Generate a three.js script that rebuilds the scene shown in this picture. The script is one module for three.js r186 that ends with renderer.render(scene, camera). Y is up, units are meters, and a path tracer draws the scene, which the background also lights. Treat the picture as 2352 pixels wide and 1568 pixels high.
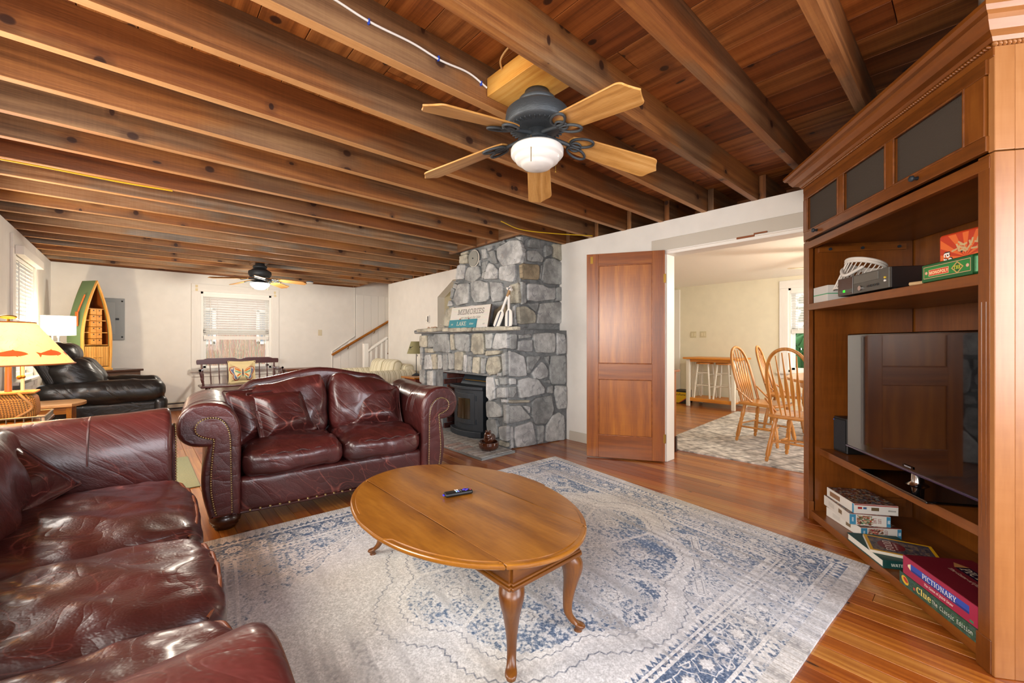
import * as THREE from 'three';
import { RoundedBoxGeometry } from 'three/addons/geometries/RoundedBoxGeometry.js';
import { mergeGeometries, mergeVertices } from 'three/addons/utils/BufferGeometryUtils.js';
import { RectAreaLightUniformsLib } from 'three/addons/lights/RectAreaLightUniformsLib.js';

// ---------- camera, sky, added window fill, exposure ----------
const scene = new THREE.Scene();
const FOCAL = 956.6, EYE = 1.16, TURN = Math.atan2(860, FOCAL);
const camera = new THREE.PerspectiveCamera(78.674, 1.5, 0.05, 120);
camera.position.set(0, EYE, 0);
camera.lookAt(Math.sin(TURN), EYE, -Math.cos(TURN));
scene.add(camera);
scene.background = new THREE.Color(0.93, 0.97, 1.0);      // even overcast sky
scene.backgroundIntensity = 3.0;
const renderer = new THREE.WebGLRenderer({ antialias: true });
renderer.toneMapping = THREE.LinearToneMapping;
renderer.toneMappingExposure = 1.14;
renderer.shadowMap.enabled = true;
RectAreaLightUniformsLib.init();
// daylight fill: added panels in the windows out of view, far stronger than the sky
function windowFill(w, h, [x, y, z], [tx, ty, tz], strength, color = 0xf3f6ff) {
  const l = new THREE.RectAreaLight(color, strength, w, h);
  l.position.set(x, y, z); l.lookAt(tx, ty, tz); scene.add(l);
}
const LIT = { near: 13.5, left: 14, dining: 13 }, LAMPS = { creel: 2.4, floor: 1.8, fan2: 8, dining: 6, stair: 7 };
windowFill(1.05, 1.2, [0.1, 1.42, 1.86], [0.1, 1.3, 0], LIT.near);
windowFill(1.05, 1.2, [2.0, 1.42, 1.86], [2.0, 1.3, 0], LIT.near);
windowFill(1.2, 1.1, [-0.9, 1.5, -0.2], [0, 1.4, -0.2], LIT.left, 0xfff6ec);
windowFill(1.2, 1.1, [-0.9, 1.5, -2.3], [0, 1.4, -2.3], LIT.left, 0xfff6ec);
windowFill(1.1, 1.1, [-0.9, 1.5, -4.7], [0, 1.4, -4.7], LIT.left, 0xfff6ec);
windowFill(1.1, 1.2, [5.6, 1.4, 1.42], [5.6, 1.2, 0], LIT.dining, 0xfffaf4);
windowFill(1.1, 1.2, [7.2, 1.4, 1.42], [7.2, 1.2, 0], LIT.dining, 0xfffaf4);

// ---------- helpers ----------
const PI = Math.PI, V3 = THREE.Vector3;
function rng(a) { return () => { a = (a + 0x6d2b79f5) | 0; let t = Math.imul(a ^ (a >>> 15), 1 | a); t = (t + Math.imul(t ^ (t >>> 7), 61 | t)) ^ t; return ((t ^ (t >>> 14)) >>> 0) / 4294967296; }; }
const R0 = rng(77);
const rand = (a = 0, b = 1) => a + (b - a) * R0();
const lerp = (a, b, t) => a + (b - a) * t, clamp = (x, a = 0, b = 1) => Math.min(b, Math.max(a, x)), sstep = (a, b, x) => { const t = clamp((x - a) / (b - a)); return t * t * (3 - 2 * t); };
function hash(x, y, s) { let h = Math.imul(x, 374761393) ^ Math.imul(y, 668265263) ^ Math.imul(s, 2147483647); h = Math.imul(h ^ (h >>> 13), 1274126177); h ^= h >>> 16; return (h >>> 0) / 4294967296; }
function pn(x, y, px, py, s) {                              // value noise that repeats after px, py cells
  const xi = Math.floor(x), yi = Math.floor(y), fx = x - xi, fy = y - yi, u = fx * fx * (3 - 2 * fx), v = fy * fy * (3 - 2 * fy);
  const a = ((xi % px) + px) % px, b = (a + 1) % px, c = ((yi % py) + py) % py, d = (c + 1) % py;
  return lerp(lerp(hash(a, c, s), hash(b, c, s), u), lerp(hash(a, d, s), hash(b, d, s), u), v);
}
function fbm(u, v, px, py, oct, s) { let t = 0, a = 0.5, n = 0; for (let i = 0; i < oct; i++) { t += a * pn(u * px, v * py, px, py, s + i * 17); n += a; a *= 0.5; px *= 2; py *= 2; } return t / n; }
const n3 = (x, y, z, s = 3) => pn(x + z * 0.37, y + z * 0.71, 4096, 4096, s) * 0.6 + pn(x * 1.7 - z * 1.3, y * 0.6 + z * 1.9, 4096, 4096, s + 9) * 0.4;
const rgb = (h) => [(h >> 16) & 255, (h >> 8) & 255, h & 255];
const mixc = (a, b, t) => [lerp(a[0], b[0], t), lerp(a[1], b[1], t), lerp(a[2], b[2], t)];
function dataTex(w, h, f, srgb = true) {
  const d = new Uint8Array(w * h * 4);
  for (let j = 0; j < h; j++) for (let i = 0; i < w; i++) { const c = f((i + 0.5) / w, (j + 0.5) / h), k = (j * w + i) * 4; d[k] = clamp(c[0], 0, 255); d[k + 1] = clamp(c[1], 0, 255); d[k + 2] = clamp(c[2], 0, 255); d[k + 3] = 255; }
  const t = new THREE.DataTexture(d, w, h); t.wrapS = t.wrapT = THREE.RepeatWrapping; t.magFilter = THREE.LinearFilter; t.minFilter = THREE.LinearMipmapLinearFilter; t.generateMipmaps = true;
  if (srgb) t.colorSpace = THREE.SRGBColorSpace; t.needsUpdate = true; return t;
}
function canvasTex(w, h, draw) {
  const c = document.createElement('canvas'); c.width = w; c.height = h; const g = c.getContext('2d'); draw(g, w, h);
  const t = new THREE.CanvasTexture(c); t.colorSpace = THREE.SRGBColorSpace; return t;
}
function woodTex({ w = 1024, h = 256, rings = 5, warp = 0.16, fine = 90, cols, knots = 0, seed = 1, grey = 0, contrast = 1, figure = 0 }) {
  const r = rng(seed), K = []; for (let i = 0; i < knots; i++) K.push([r(), r(), 0.004 + r() * 0.008, 0.014 + r() * 0.03]);
  const C = cols.map(rgb);
  return dataTex(w, h, (u, v) => {
    let y = v + warp * (fbm(u, v, 2, 2, 3, seed) - 0.5) + 0.03 * (fbm(u, v, 8, 4, 2, seed + 5) - 0.5), dark = 0;
    for (const [ku, kv, a, b] of K) {
      let du = u - ku, dv = v - kv; du -= Math.round(du); dv -= Math.round(dv);
      const q = (du * du) / (a * a) + (dv * dv) / (b * b);
      if (q < 60) { y += 0.10 * Math.sign(dv || 1) * Math.exp(-q / 9) * b * 8; dark = Math.max(dark, sstep(1.5, 0.4, q), 0.45 * sstep(9, 1, q) * fbm(u, v, 32, 16, 2, seed + 3)); }
    }
    const ph = y * rings * 2 * PI, ring = 0.5 + 0.5 * Math.sin(ph + 1.3 * Math.sin(ph * 0.5));
    const fib = pn(u * 14, v * fine, 14, fine, seed + 31) * 0.6 + pn(u * 40, v * fine * 2, 40, fine * 2, seed + 41) * 0.4;
    const saw = 0.10 * (pn(u * 420, v * 6, 420, 6, seed + 61) - 0.5); const cloud = fbm(u, v, 3, 2, 4, seed + 51) + saw, fig = figure ? figure * (pn(u * 60, v * 3, 60, 3, seed + 77) - 0.5) : 0;
    let t = clamp(0.5 + contrast * (0.34 * (ring - 0.5) + 0.42 * (fib - 0.5) + 0.7 * (cloud - 0.5) + fig));
    let c = t < 0.5 ? mixc(C[0], C[1], t * 2) : mixc(C[1], C[2], t * 2 - 1);
    if (grey) { const m = grey * sstep(0.5, 0.72, fbm(u, v, 4, 3, 4, seed + 90)); const L = (c[0] + c[1] + c[2]) / 3; c = mixc(c, [L * 1.12, L * 1.06, L * 0.98], m); }
    return mixc(c, [44, 22, 12], dark * 0.85);
  });
}
function mat(o) { const { physical, ...p } = o; return physical || p.clearcoat || p.transmission || p.sheen ? new THREE.MeshPhysicalMaterial(p) : new THREE.MeshStandardMaterial(p); }
function shadowed(o) { o.castShadow = true; o.receiveShadow = true; return o; }
const used = {};
function numbered(name) { const k = used[name] = (used[name] ?? -1) + 1; return k ? `${name}_${String(k).padStart(3, '0')}` : name; }
function part(name, geo, m, parent, x = 0, y = 0, z = 0, rx = 0, ry = 0, rz = 0) {
  const o = shadowed(new THREE.Mesh(Array.isArray(geo) ? join(geo) : geo, m)); o.name = name; o.position.set(x, y, z); o.rotation.set(rx, ry, rz); parent.add(o); return o;
}
function thing(name, label, category, [x, y, z] = [0, 0, 0], turn = 0, group) {
  const o = new THREE.Group(); o.name = numbered(name); o.position.set(x, y, z); o.rotation.y = turn; o.userData = { label, category }; if (group) o.userData.group = group; scene.add(o); return o;
}
function single(name, label, category, geo, m, [x, y, z] = [0, 0, 0], turn = 0, group) {
  const o = part(numbered(name), geo, m, scene, x, y, z); o.rotation.y = turn; o.userData = { label, category }; if (group) o.userData.group = group; return o;
}
function structure(name, label, category) { const o = new THREE.Group(); o.name = name; o.userData = { label, category, kind: 'structure' }; scene.add(o); return o; }
function copyOf(root, [x, y, z], turn, label) { const c = root.clone(); c.name = numbered(root.name.replace(/_\d{3}$/, '')); c.position.set(x, y, z); c.rotation.y = turn; c.userData = { ...root.userData }; if (label) c.userData.label = label; scene.add(c); return c; }
function strip(g) { const o = g.index ? g.toNonIndexed() : g; for (const k of Object.keys(o.attributes)) if (!['position', 'normal', 'uv'].includes(k)) o.deleteAttribute(k); if (!o.attributes.uv) o.setAttribute('uv', new THREE.BufferAttribute(new Float32Array(o.attributes.position.count * 2), 2)); return o; }
const join = (a) => mergeGeometries(a.map(strip));
const at = (g, x = 0, y = 0, z = 0, rx = 0, ry = 0, rz = 0) => { if (rx || ry || rz) g.applyMatrix4(new THREE.Matrix4().makeRotationFromEuler(new THREE.Euler(rx, ry, rz))); g.translate(x, y, z); return g; };
const cube = (w, h, d, x = 0, y = 0, z = 0) => new THREE.BoxGeometry(w, h, d).translate(x, y, z);
const rbox = (w, h, d, x = 0, y = 0, z = 0, b = 0.004, s = 1) => new RoundedBoxGeometry(w, h, d, s, Math.min(b, w / 2.01, h / 2.01, d / 2.01)).translate(x, y, z);
const cyl = (r1, r2, h, x = 0, y = 0, z = 0, n = 20) => new THREE.CylinderGeometry(r1, r2, h, n).translate(x, y, z);
const lathe = (pts, n = 32) => new THREE.LatheGeometry(pts.map(([r, y]) => new THREE.Vector2(Math.max(r, 0.0001), y)), n);
const ball = (r, x = 0, y = 0, z = 0, a = 14, b = 10) => new THREE.SphereGeometry(r, a, b).translate(x, y, z);
function rod(a, b, r1, r2 = r1, n = 10) { const A = new V3(...a), B = new V3(...b), g = new THREE.CylinderGeometry(r2, r1, A.distanceTo(B), n); g.applyQuaternion(new THREE.Quaternion().setFromUnitVectors(new V3(0, 1, 0), B.clone().sub(A).normalize())); const m = A.add(B).multiplyScalar(0.5); return g.translate(m.x, m.y, m.z); }
function turned(a, b, prof, n = 14) { // a turned spindle from a to b; prof: [t, radius]
  const A = new V3(...a), B = new V3(...b), L = A.distanceTo(B), g = lathe(prof.map(([t, r]) => [r, t * L]), n); g.applyQuaternion(new THREE.Quaternion().setFromUnitVectors(new V3(0, 1, 0), B.clone().sub(A).normalize())); return g.translate(A.x, A.y, A.z);
}
const tube = (pts, r, seg = 40, n = 8, closed = false) => new THREE.TubeGeometry(new THREE.CatmullRomCurve3(pts.map((p) => new V3(...p)), closed), seg, r, n, closed);
function poly(pts) { const s = new THREE.Shape(); pts.forEach(([x, y], i) => (i ? s.lineTo(x, y) : s.moveTo(x, y))); s.closePath(); return s; }
const splined = (pts, n = 40) => new THREE.Shape(new THREE.SplineCurve([...pts, pts[0]].map(([x, y]) => new THREE.Vector2(x, y))).getPoints(n).slice(0, -1));
const extr = (s, depth, b = 0.004, bs = 2, extra = {}) => new THREE.ExtrudeGeometry(s, { depth: depth - 2 * b, bevelEnabled: b > 0, bevelThickness: b, bevelSize: b, bevelOffset: -b, bevelSegments: bs, curveSegments: 12, ...extra }).translate(0, 0, b);
// uv in metres with the grain along an axis (0 x, 1 y, 2 z)
function grain(geo, axis, len = 2, wid = 0.5, ox = rand(), oy = rand()) {
  const g = strip(geo), p = g.attributes.position, uv = g.attributes.uv, A = new V3(), B = new V3(), C = new V3();
  for (let i = 0; i < p.count; i += 3) {
    A.fromBufferAttribute(p, i); B.fromBufferAttribute(p, i + 1); C.fromBufferAttribute(p, i + 2);
    const n = B.clone().sub(A).cross(C.clone().sub(A)), a = [Math.abs(n.x), Math.abs(n.y), Math.abs(n.z)], d = a.indexOf(Math.max(...a));
    let U = axis, W; if (d === axis) { U = (axis + 1) % 3; W = (axis + 2) % 3; } else W = 3 - d - axis;
    [A, B, C].forEach((q, k) => { const c = [q.x, q.y, q.z]; uv.setXY(i + k, c[U] / len + ox, c[W] / wid + oy); });
  }
  return g;
}
// a stuffed form: a box of many cells, rounded by r, crowned and creased by `shape`, smooth all over
function soft(w, h, d, { r = 0.05, n = [24, 10, 24], crown = 0, crownZ = 0, crease = 0, freq = 9, seed = 1, shape, uvs = 1 } = {}) {
  let g = new THREE.BoxGeometry(w, h, d, ...n); g.deleteAttribute('normal'); g.deleteAttribute('uv'); g = mergeVertices(g, 1e-5);
  const p = g.attributes.position, uv = new Float32Array(p.count * 2), q = new V3(), c = new V3();
  for (let i = 0; i < p.count; i++) {
    q.fromBufferAttribute(p, i); const X = q.x / (w / 2), Y = q.y / (h / 2), Z = q.z / (d / 2);
    c.set(clamp(q.x, -w / 2 + r, w / 2 - r), clamp(q.y, -h / 2 + r, h / 2 - r), clamp(q.z, -d / 2 + r, d / 2 - r));
    const dir = q.clone().sub(c); if (dir.lengthSq() > 1e-12) { dir.normalize(); q.copy(c).addScaledVector(dir, r); }
    if (crown) q.y += crown * (1 - X * X) * (1 - Z * Z) * Math.sign(Y) * Math.min(1, Math.abs(Y) * 1.5);
    if (crownZ) q.z += crownZ * (1 - X * X) * (1 - Y * Y) * Math.sign(Z) * Math.min(1, Math.abs(Z) * 1.5);
    if (crease) { const k = crease * (n3(q.x * freq + seed * 7, q.y * freq * 1.2, q.z * freq, seed) - 0.5) + crease * 0.5 * (n3(q.x * freq * 2.6, q.y * freq * 2.2 + seed, q.z * freq * 2.3, seed + 4) - 0.5); q.addScaledVector(dir.lengthSq() > 0.5 ? dir : new V3(0, 1, 0), k * 2); }
    if (shape) shape(q, X, Y, Z);
    p.setXYZ(i, q.x, q.y, q.z); uv[2 * i] = (q.x + 0.7 * q.y) * uvs; uv[2 * i + 1] = (q.z + 0.7 * q.y) * uvs;
  }
  g.setAttribute('uv', new THREE.BufferAttribute(uv, 2)); g.computeVertexNormals(); return g;
}
function uvPlanar(g, s = 1) { const o = strip(g), p = o.attributes.position; for (let i = 0; i < p.count; i++) o.attributes.uv.setXY(i, (p.getX(i) + 0.6 * p.getZ(i)) * s, (p.getY(i) + 0.8 * p.getZ(i)) * s); return o; }
// a box whose six faces wear canvas prints (materials in three.js order: +x -x +y -y +z -z)
const labels = {};
// photo pixel -> point on a plane
const VF = new V3(Math.sin(TURN), 0, -Math.cos(TURN)), VR = new V3(Math.cos(TURN), 0, Math.sin(TURN));
function pixel(u, v, P, N) { const d = VF.clone().multiplyScalar(FOCAL).addScaledVector(VR, u - 1176); d.y += 784 - v; const C = new V3(0, EYE, 0); return C.addScaledVector(d, P.clone().sub(C).dot(N) / d.dot(N)); }

// ---------- materials ----------
const T = {
  joist: woodTex({ w: 2048, h: 512, rings: 7, cols: [0x5e3616, 0x88552a, 0xa8743c], knots: 16, fine: 150, seed: 11, grey: 0.4, contrast: 1.0 }),
  joistGrey: woodTex({ w: 1024, h: 256, rings: 6, cols: [0x4f3522, 0x84603f, 0xb09271], knots: 5, seed: 15, grey: 0.9 }),
  plank: woodTex({ w: 2048, h: 512, rings: 6, cols: [0x663812, 0x985c2a, 0xb67a42], knots: 14, fine: 150, seed: 21, contrast: 1.1 }),
  floor: woodTex({ w: 2048, h: 256, rings: 9, cols: [0x8a5224, 0xac7434, 0xc2924e], knots: 2, seed: 31, fine: 50 }),
  cherry: woodTex({ w: 1024, h: 512, rings: 4, cols: [0x56320c, 0x7e4d1a, 0x98662a], seed: 41, contrast: 0.8, figure: 0.12 }),
  door: woodTex({ w: 1024, h: 512, rings: 7, cols: [0x824a10, 0xa8681c, 0xc48a2c], seed: 51, contrast: 0.9 }),
  maple: woodTex({ w: 1024, h: 512, rings: 3, cols: [0x96683a, 0xb48656, 0xc8a076], seed: 61, contrast: 0.6, figure: 0.15 }),
  oak: woodTex({ w: 1024, h: 256, rings: 4, cols: [0x9a6a30, 0xbd8a48, 0xd2a465], seed: 71, contrast: 1.1, warp: 0.4, fine: 120 }),
  table: woodTex({ w: 1024, h: 512, rings: 3, cols: [0x6e4414, 0x9a6a22, 0xbe8e3e], seed: 81, contrast: 0.9, fine: 60 }),
  pine: woodTex({ w: 512, h: 256, rings: 6, cols: [0xb9782c, 0xd29a48, 0xe2b468], seed: 91, contrast: 0.8 }),
};
T.leather = dataTex(1024, 1024, (u, v) => {
  const wx = fbm(u, v, 6, 6, 3, 5) * 0.16, wy = fbm(u, v, 6, 6, 3, 8) * 0.16;
  const cl = fbm(u, v, 3, 3, 5, 12), a = 1 - Math.abs(2 * pn((u + wx) * 9, (v + wy) * 14, 9, 14, 21) - 1), b = 1 - Math.abs(2 * pn((u + wy) * 22, (v + wx) * 17, 22, 17, 25) - 1), c = pn(u * 200, v * 200, 200, 200, 31);
  const d2 = 1 - Math.abs(2 * pn((u - wy) * 5, (v + wx) * 6, 5, 6, 29) - 1), vein = (sstep(0.95, 1, a) * 0.8 + sstep(0.96, 1, b) * 0.7 + sstep(0.97, 1, d2)) * sstep(0.3, 0.6, fbm(u, v, 4, 4, 3, 44));
  return mixc(mixc([47, 17, 16], [84, 33, 31], clamp(cl * 1.6 - 0.3 + (c - 0.5) * 0.15)), [160, 92, 80], vein * 0.55);
});
T.leatherBump = dataTex(1024, 1024, (u, v) => {
  const wx = fbm(u, v, 4, 4, 3, 5) * 0.22, wy = fbm(u, v, 4, 4, 3, 8) * 0.22;
  const fold = (p, q, s) => Math.abs(2 * pn((u + wx) * p, (v + wy) * q, p, q, s) - 1);
  const a = fold(5, 12, 61), b = fold(12, 5, 65), c = fold(26, 20, 69), m = sstep(0.4, 0.65, fbm(u, v, 3, 3, 3, 71));
  const k = 255 * clamp(0.15 + 0.42 * lerp(Math.pow(a, 0.6), Math.pow(b, 0.6), m) + 0.16 * Math.sqrt(c) + 0.05 * pn(u * 240, v * 240, 240, 240, 7)); return [k, k, k];
}, false);
const grainBump = dataTex(512, 512, (u, v) => { const k = 255 * (pn(u * 30, v * 30, 30, 30, 4) * 0.4 + pn(u * 120, v * 120, 120, 120, 9) * 0.6); return [k, k, k]; }, false);
T.stone = dataTex(1024, 1024, (u, v) => {
  const a = fbm(u, v, 3, 3, 5, 3), b = fbm(u, v, 14, 14, 4, 19), c = pn(u * 160, v * 160, 160, 160, 31), crack = 1 - Math.abs(2 * pn((u + a * 0.2) * 10, (v + b * 0.1) * 10, 10, 10, 77) - 1);
  return mixc(mixc([138, 139, 138], [204, 205, 202], clamp(0.5 + (a - 0.5) * 1.3 + (b - 0.5) * 1.0 + (c - 0.5) * 0.3)), [112, 114, 118], sstep(0.94, 1, crack) * 0.6);
});
T.stoneBump = dataTex(512, 512, (u, v) => { const k = 255 * (fbm(u, v, 6, 6, 5, 9) * 0.8 + 0.2 * (1 - Math.abs(2 * pn(u * 10, v * 10, 10, 10, 77) - 1))); return [k, k, k]; }, false);
T.wall = dataTex(512, 512, (u, v) => { const a = fbm(u, v, 2, 2, 5, 6), b = fbm(u, v, 20, 20, 3, 16), k = 236 + (a - 0.5) * 14 + (b - 0.5) * 9; return [k, k * 0.996, k * 0.985]; });
const flat = (hex, rough = 0.6, o = {}) => mat({ color: hex, roughness: rough, ...o });
const wood = (map, rough, o = {}) => mat({ map, roughness: rough, ...o });
const M = {
  litUnderside: wood(T.maple, 0.6, { color: 0xf4ecdc }),  // paler wood stands in for lamp light on the joist bottoms
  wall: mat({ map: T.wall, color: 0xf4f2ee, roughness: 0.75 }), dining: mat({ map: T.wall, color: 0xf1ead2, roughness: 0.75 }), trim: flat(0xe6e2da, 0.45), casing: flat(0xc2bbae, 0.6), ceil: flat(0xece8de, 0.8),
  joists: [wood(T.joist, 0.55, { bumpMap: grainBump, bumpScale: 0.0006 }), wood(T.joist, 0.5, { color: 0xe2d2c4, bumpMap: grainBump, bumpScale: 0.0006 }), wood(T.joistGrey, 0.6, { bumpMap: grainBump, bumpScale: 0.0006 })],
  planks: [wood(T.plank, 0.55), wood(T.plank, 0.55, { color: 0xdcc8b8 }), wood(T.plank, 0.5, { color: 0xfff0e0 })],
  floors: [0xfff4e8, 0xe0b48c, 0xffe4bc, 0xc4926c, 0xf0c8a0].map((c) => mat({ map: T.floor, color: c, roughness: 0.32, clearcoat: 0.5, clearcoatRoughness: 0.18 })),
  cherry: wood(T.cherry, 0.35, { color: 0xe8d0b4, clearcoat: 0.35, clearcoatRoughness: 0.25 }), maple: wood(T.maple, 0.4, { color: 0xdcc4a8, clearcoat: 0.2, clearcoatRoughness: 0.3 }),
  door: wood(T.door, 0.32, { color: 0xd8bc98, clearcoat: 0.4, clearcoatRoughness: 0.25 }), doorPanel: wood(T.door, 0.3, { color: 0xf8e4b8, clearcoat: 0.5, clearcoatRoughness: 0.25 }),
  oak: wood(T.oak, 0.4), oakChair: wood(T.oak, 0.32, { color: 0xffe8c4, clearcoat: 0.4, clearcoatRoughness: 0.2 }), table: wood(T.table, 0.28, { color: 0xf0dcc0, clearcoat: 0.6, clearcoatRoughness: 0.2, bumpMap: grainBump, bumpScale: 0.00015 }), tableLeg: wood(T.table, 0.35, { color: 0xb89c80, clearcoat: 0.3, clearcoatRoughness: 0.3 }), pine: wood(T.pine, 0.45),
  leather: mat({ map: T.leather, bumpMap: T.leatherBump, bumpScale: 0.008, roughness: 0.36, clearcoat: 0.3, clearcoatRoughness: 0.16 }), piping: flat(0x6b3a24, 0.45), seam: flat(0x4a1815, 0.5),
  leatherBlack: mat({ color: 0x1b1a19, bumpMap: T.leatherBump, bumpScale: 0.006, roughness: 0.32 }),
  nail: flat(0xa89468, 0.3, { metalness: 0.9 }), foot: flat(0x3a1f14, 0.3, { clearcoat: 0.4 }),
  white: flat(0xe8e6e0, 0.5), blind: flat(0xf4f3f0, 0.5, { transmission: 0.5, thickness: 0 }), black: flat(0x121212, 0.45), blackGloss: flat(0x060606, 0.08, { clearcoat: 1, clearcoatRoughness: 0.05 }), iron: flat(0x2c343c, 0.5, { metalness: 0.35 }), fanMetal: mat({ color: 0x454a4e, roughness: 0.5, metalness: 0.5, bumpMap: grainBump, bumpScale: 0.0006 }),
  chrome: flat(0xc8c8c8, 0.15, { metalness: 1 }), brass: flat(0x9a7834, 0.35, { metalness: 0.9 }), glass: mat({ color: 0xffffff, transmission: 1, thickness: 0, roughness: 0.02, ior: 1.12 }),
  stones: [0xf2f4f5, 0xdfe2e3, 0xf0ead8, 0xcfd3d5, 0xfafcff, 0xd8c4a4].map((c) => mat({ map: T.stone, color: c, bumpMap: T.stoneBump, bumpScale: 0.008, roughness: 0.85 })),
  mortar: mat({ map: T.stone, color: 0xb2b6ba, bumpMap: T.stoneBump, bumpScale: 0.006, roughness: 0.95 }),
};
for (const k of ['stone', 'stoneBump']) T[k].repeat.set(1, 1);

// ---------- the room ----------
const H = 2.327, PLANK = 2.522, XL = -0.94, XR = 3.8, ZF = -9.0, ZN = 1.9;
function wallGeo(outline, holes, thick) { const s = poly(outline); for (const h of holes) { const p = new THREE.Path(); h.forEach(([x, y], i) => (i ? p.lineTo(x, y) : p.moveTo(x, y))); p.closePath(); s.holes.push(p); } const g = new THREE.ExtrudeGeometry(s, { depth: thick, bevelEnabled: false }); const u = g.attributes.uv; for (let i = 0; i < u.count; i++) u.setXY(i, u.getX(i) * 0.5, u.getY(i) * 0.5); return g; }
const rect = (a, b, c, d) => [[a, c], [b, c], [b, d], [a, d]];
function structWall(name, label, geo, m, x, y, z, ry = 0) { const o = part(name, geo, m, scene, x, y, z, 0, ry, 0); o.userData = { label, category: 'wall', kind: 'structure' }; return o; }
// walls that run along z are drawn with local x = -z
structWall('wall_left', 'white painted wall with windows behind the sofa and recliner', wallGeo(rect(-2.05, 9.15, 0, H), [rect(-0.4, 0.8, 0.95, 2.05), rect(1.7, 2.9, 0.95, 2.05), rect(4.15, 5.25, 0.95, 2.05), rect(6.53, 7.65, 0.75, 2.1)], 0.15), M.wall, XL - 0.15, 0, 0, PI / 2);
structWall('wall_far', 'white painted end wall with a window and a stair rail', wallGeo([[-0.94, 0], [5.6, 0], [5.6, 4.3], [3.5, 4.3], [3.5, H], [-0.94, H]], [rect(0.816, 1.9, 0.66, 2.03)], 0.15), M.wall, 0, 0, ZF - 0.15);
structWall('wall_right', 'white painted wall with a wide doorway, holding the stone chimney', wallGeo([[-2.05, 0], [0.45, 0], [0.45, 2.035], [2.03, 2.035], [2.03, 0], [7.94, 0], [7.94, H], [-2.05, H]], [[[5.25, 1.35], [6.124, 1.35], [6.124, 1.916], [5.66, 2.16], [5.25, 2.16]]], 0.14), M.wall, XR, 0, 0, PI / 2);
structWall('wall_near', 'white painted wall with two windows opposite the fireplace end', wallGeo(rect(-0.94, 3.94, 0, H), [rect(-0.45, 0.65, 0.8, 2.05), rect(1.45, 2.55, 0.8, 2.05)], 0.15), M.wall, 0, 0, ZN);
// dining room shell
const DX = 8.1, DH = 2.245;
structWall('wall_dining_back', 'cream dining room wall with a window beside the bar table', wallGeo(rect(-1.5, 4.6, 0, 2.4), [rect(0.95, 2.09, 0.65, 2.05)], 0.15), M.dining, DX, 0, 0, PI / 2);
structWall('wall_dining_left', 'cream dining room side wall', wallGeo(rect(3.94, DX + 0.15, 0, 2.4), [], 0.15), M.dining, 0, 0, -4.75);
structWall('wall_dining_right', 'cream dining room wall with two windows', wallGeo(rect(3.94, DX + 0.15, 0, 2.4), [rect(5.05, 6.15, 0.75, 2.0), rect(6.65, 7.75, 0.75, 2.0)], 0.15), M.dining, 0, 0, 1.5);
{ const o = structure('ceiling_dining', 'plain white dining room ceiling', 'ceiling'); part('ceiling_panel', cube(DX - 3.94 + 0.15, 0.08, 6.4, (DX + 0.15 + 3.94) / 2, DH + 0.04, -1.6), M.ceil, o); }
{ const o = structure('wall_niche', 'cream lining of the pass-through beside the chimney', 'wall'); const m = M.dining;
  part('lining', join([cube(0.03, 1.1, 1.2, 4.3, 1.75, -5.7), cube(0.4, 0.03, 1.2, 4.12, 1.335, -5.7), cube(0.4, 0.03, 1.2, 4.12, 2.2, -5.7), cube(0.4, 1.0, 0.03, 4.12, 1.75, -6.14), cube(0.4, 1.0, 0.03, 4.12, 1.75, -5.2)]), m, o); }
// stairwell shell
{ const o = structure('wall_stairwell', 'white stairwell walls above the stair', 'wall');
  part('side', join([cube(1.8, 4.3, 0.12, 4.8, 2.15, -7.88), cube(0.12, 4.3, 1.2, 5.66, 2.15, -8.5), cube(0.1, 1.9, 1.2, 3.45, 3.4, -8.5), cube(2.3, 0.1, 1.3, 4.55, 4.33, -8.5)]), M.wall, o);
  part('corner_post', rbox(0.09, H, 0.05, 3.84, H / 2, -7.965), M.trim, o);
  const br = rng(5); for (let x = 3.04; x < 5.5; x += 0.165) { const top = x < 3.42 ? 0.93 + (x - 3.0) * 0.7 : 2.18; part('panel_board', rbox(0.161, top, 0.012, x + 0.082, top / 2, ZF + 0.006, 0.003), M.white, o); }
  part('panel_trim', join([rod([3.02, 0, ZF + 0.015], [3.02, 0.95, ZF + 0.015], 0.018, 0.018, 6), rod([3.02, 0.95, ZF + 0.015], [3.5, 1.28, ZF + 0.015], 0.014, 0.014, 6), rod([3.5, 1.28, ZF + 0.01], [3.5, H, ZF + 0.01], 0.008, 0.008, 6)]), M.white, o); }
// floor of boards along z
{
  const o = structure('floor', 'varnished orange pine floorboards', 'floor'), wd = 0.083; let k = 0;
  part('subfloor', cube(DX + 1.4, 0.05, 11.3, 3.5, -0.045, -3.6), flat(0x2a160c, 0.9), o);
  for (let x = XL - 0.02; x < 5.55; x += wd) {
    const z0 = x < 3.9 ? -9.02 : x < 5.55 && x > 3.9 ? -4.65 : 0, z1 = x < 3.9 ? ZN : 1.5; let z = z0, first = true;
    while (z < z1 - 0.01) { let L = first ? rand(1.6, 4.6) : rand(3.2, 5.5); first = false; if (z1 - z - L < 1.2) L = z1 - z; k++;
      part('floorboard', grain(rbox(wd - 0.0012, 0.02, L - 0.0015, x + wd / 2, -0.01 + rand(-0.0004, 0.0004), z + L / 2, 0.0016), 2, 2.4, 0.34), M.floors[Math.floor(rand(0, 5))], o); z += L; }
  }
  for (let x = 5.56; x < DX; x += wd) part('floorboard', grain(rbox(wd - 0.0012, 0.02, 6.1, x + wd / 2, -0.01, -1.55, 0.0016), 2, 2.4, 0.34), M.floors[Math.floor(rand(0, 5))], o);
  part('stair_landing', cube(1.8, 0.02, 1.1, 4.75, -0.011, -8.45), M.floors[0], o);
}
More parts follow.
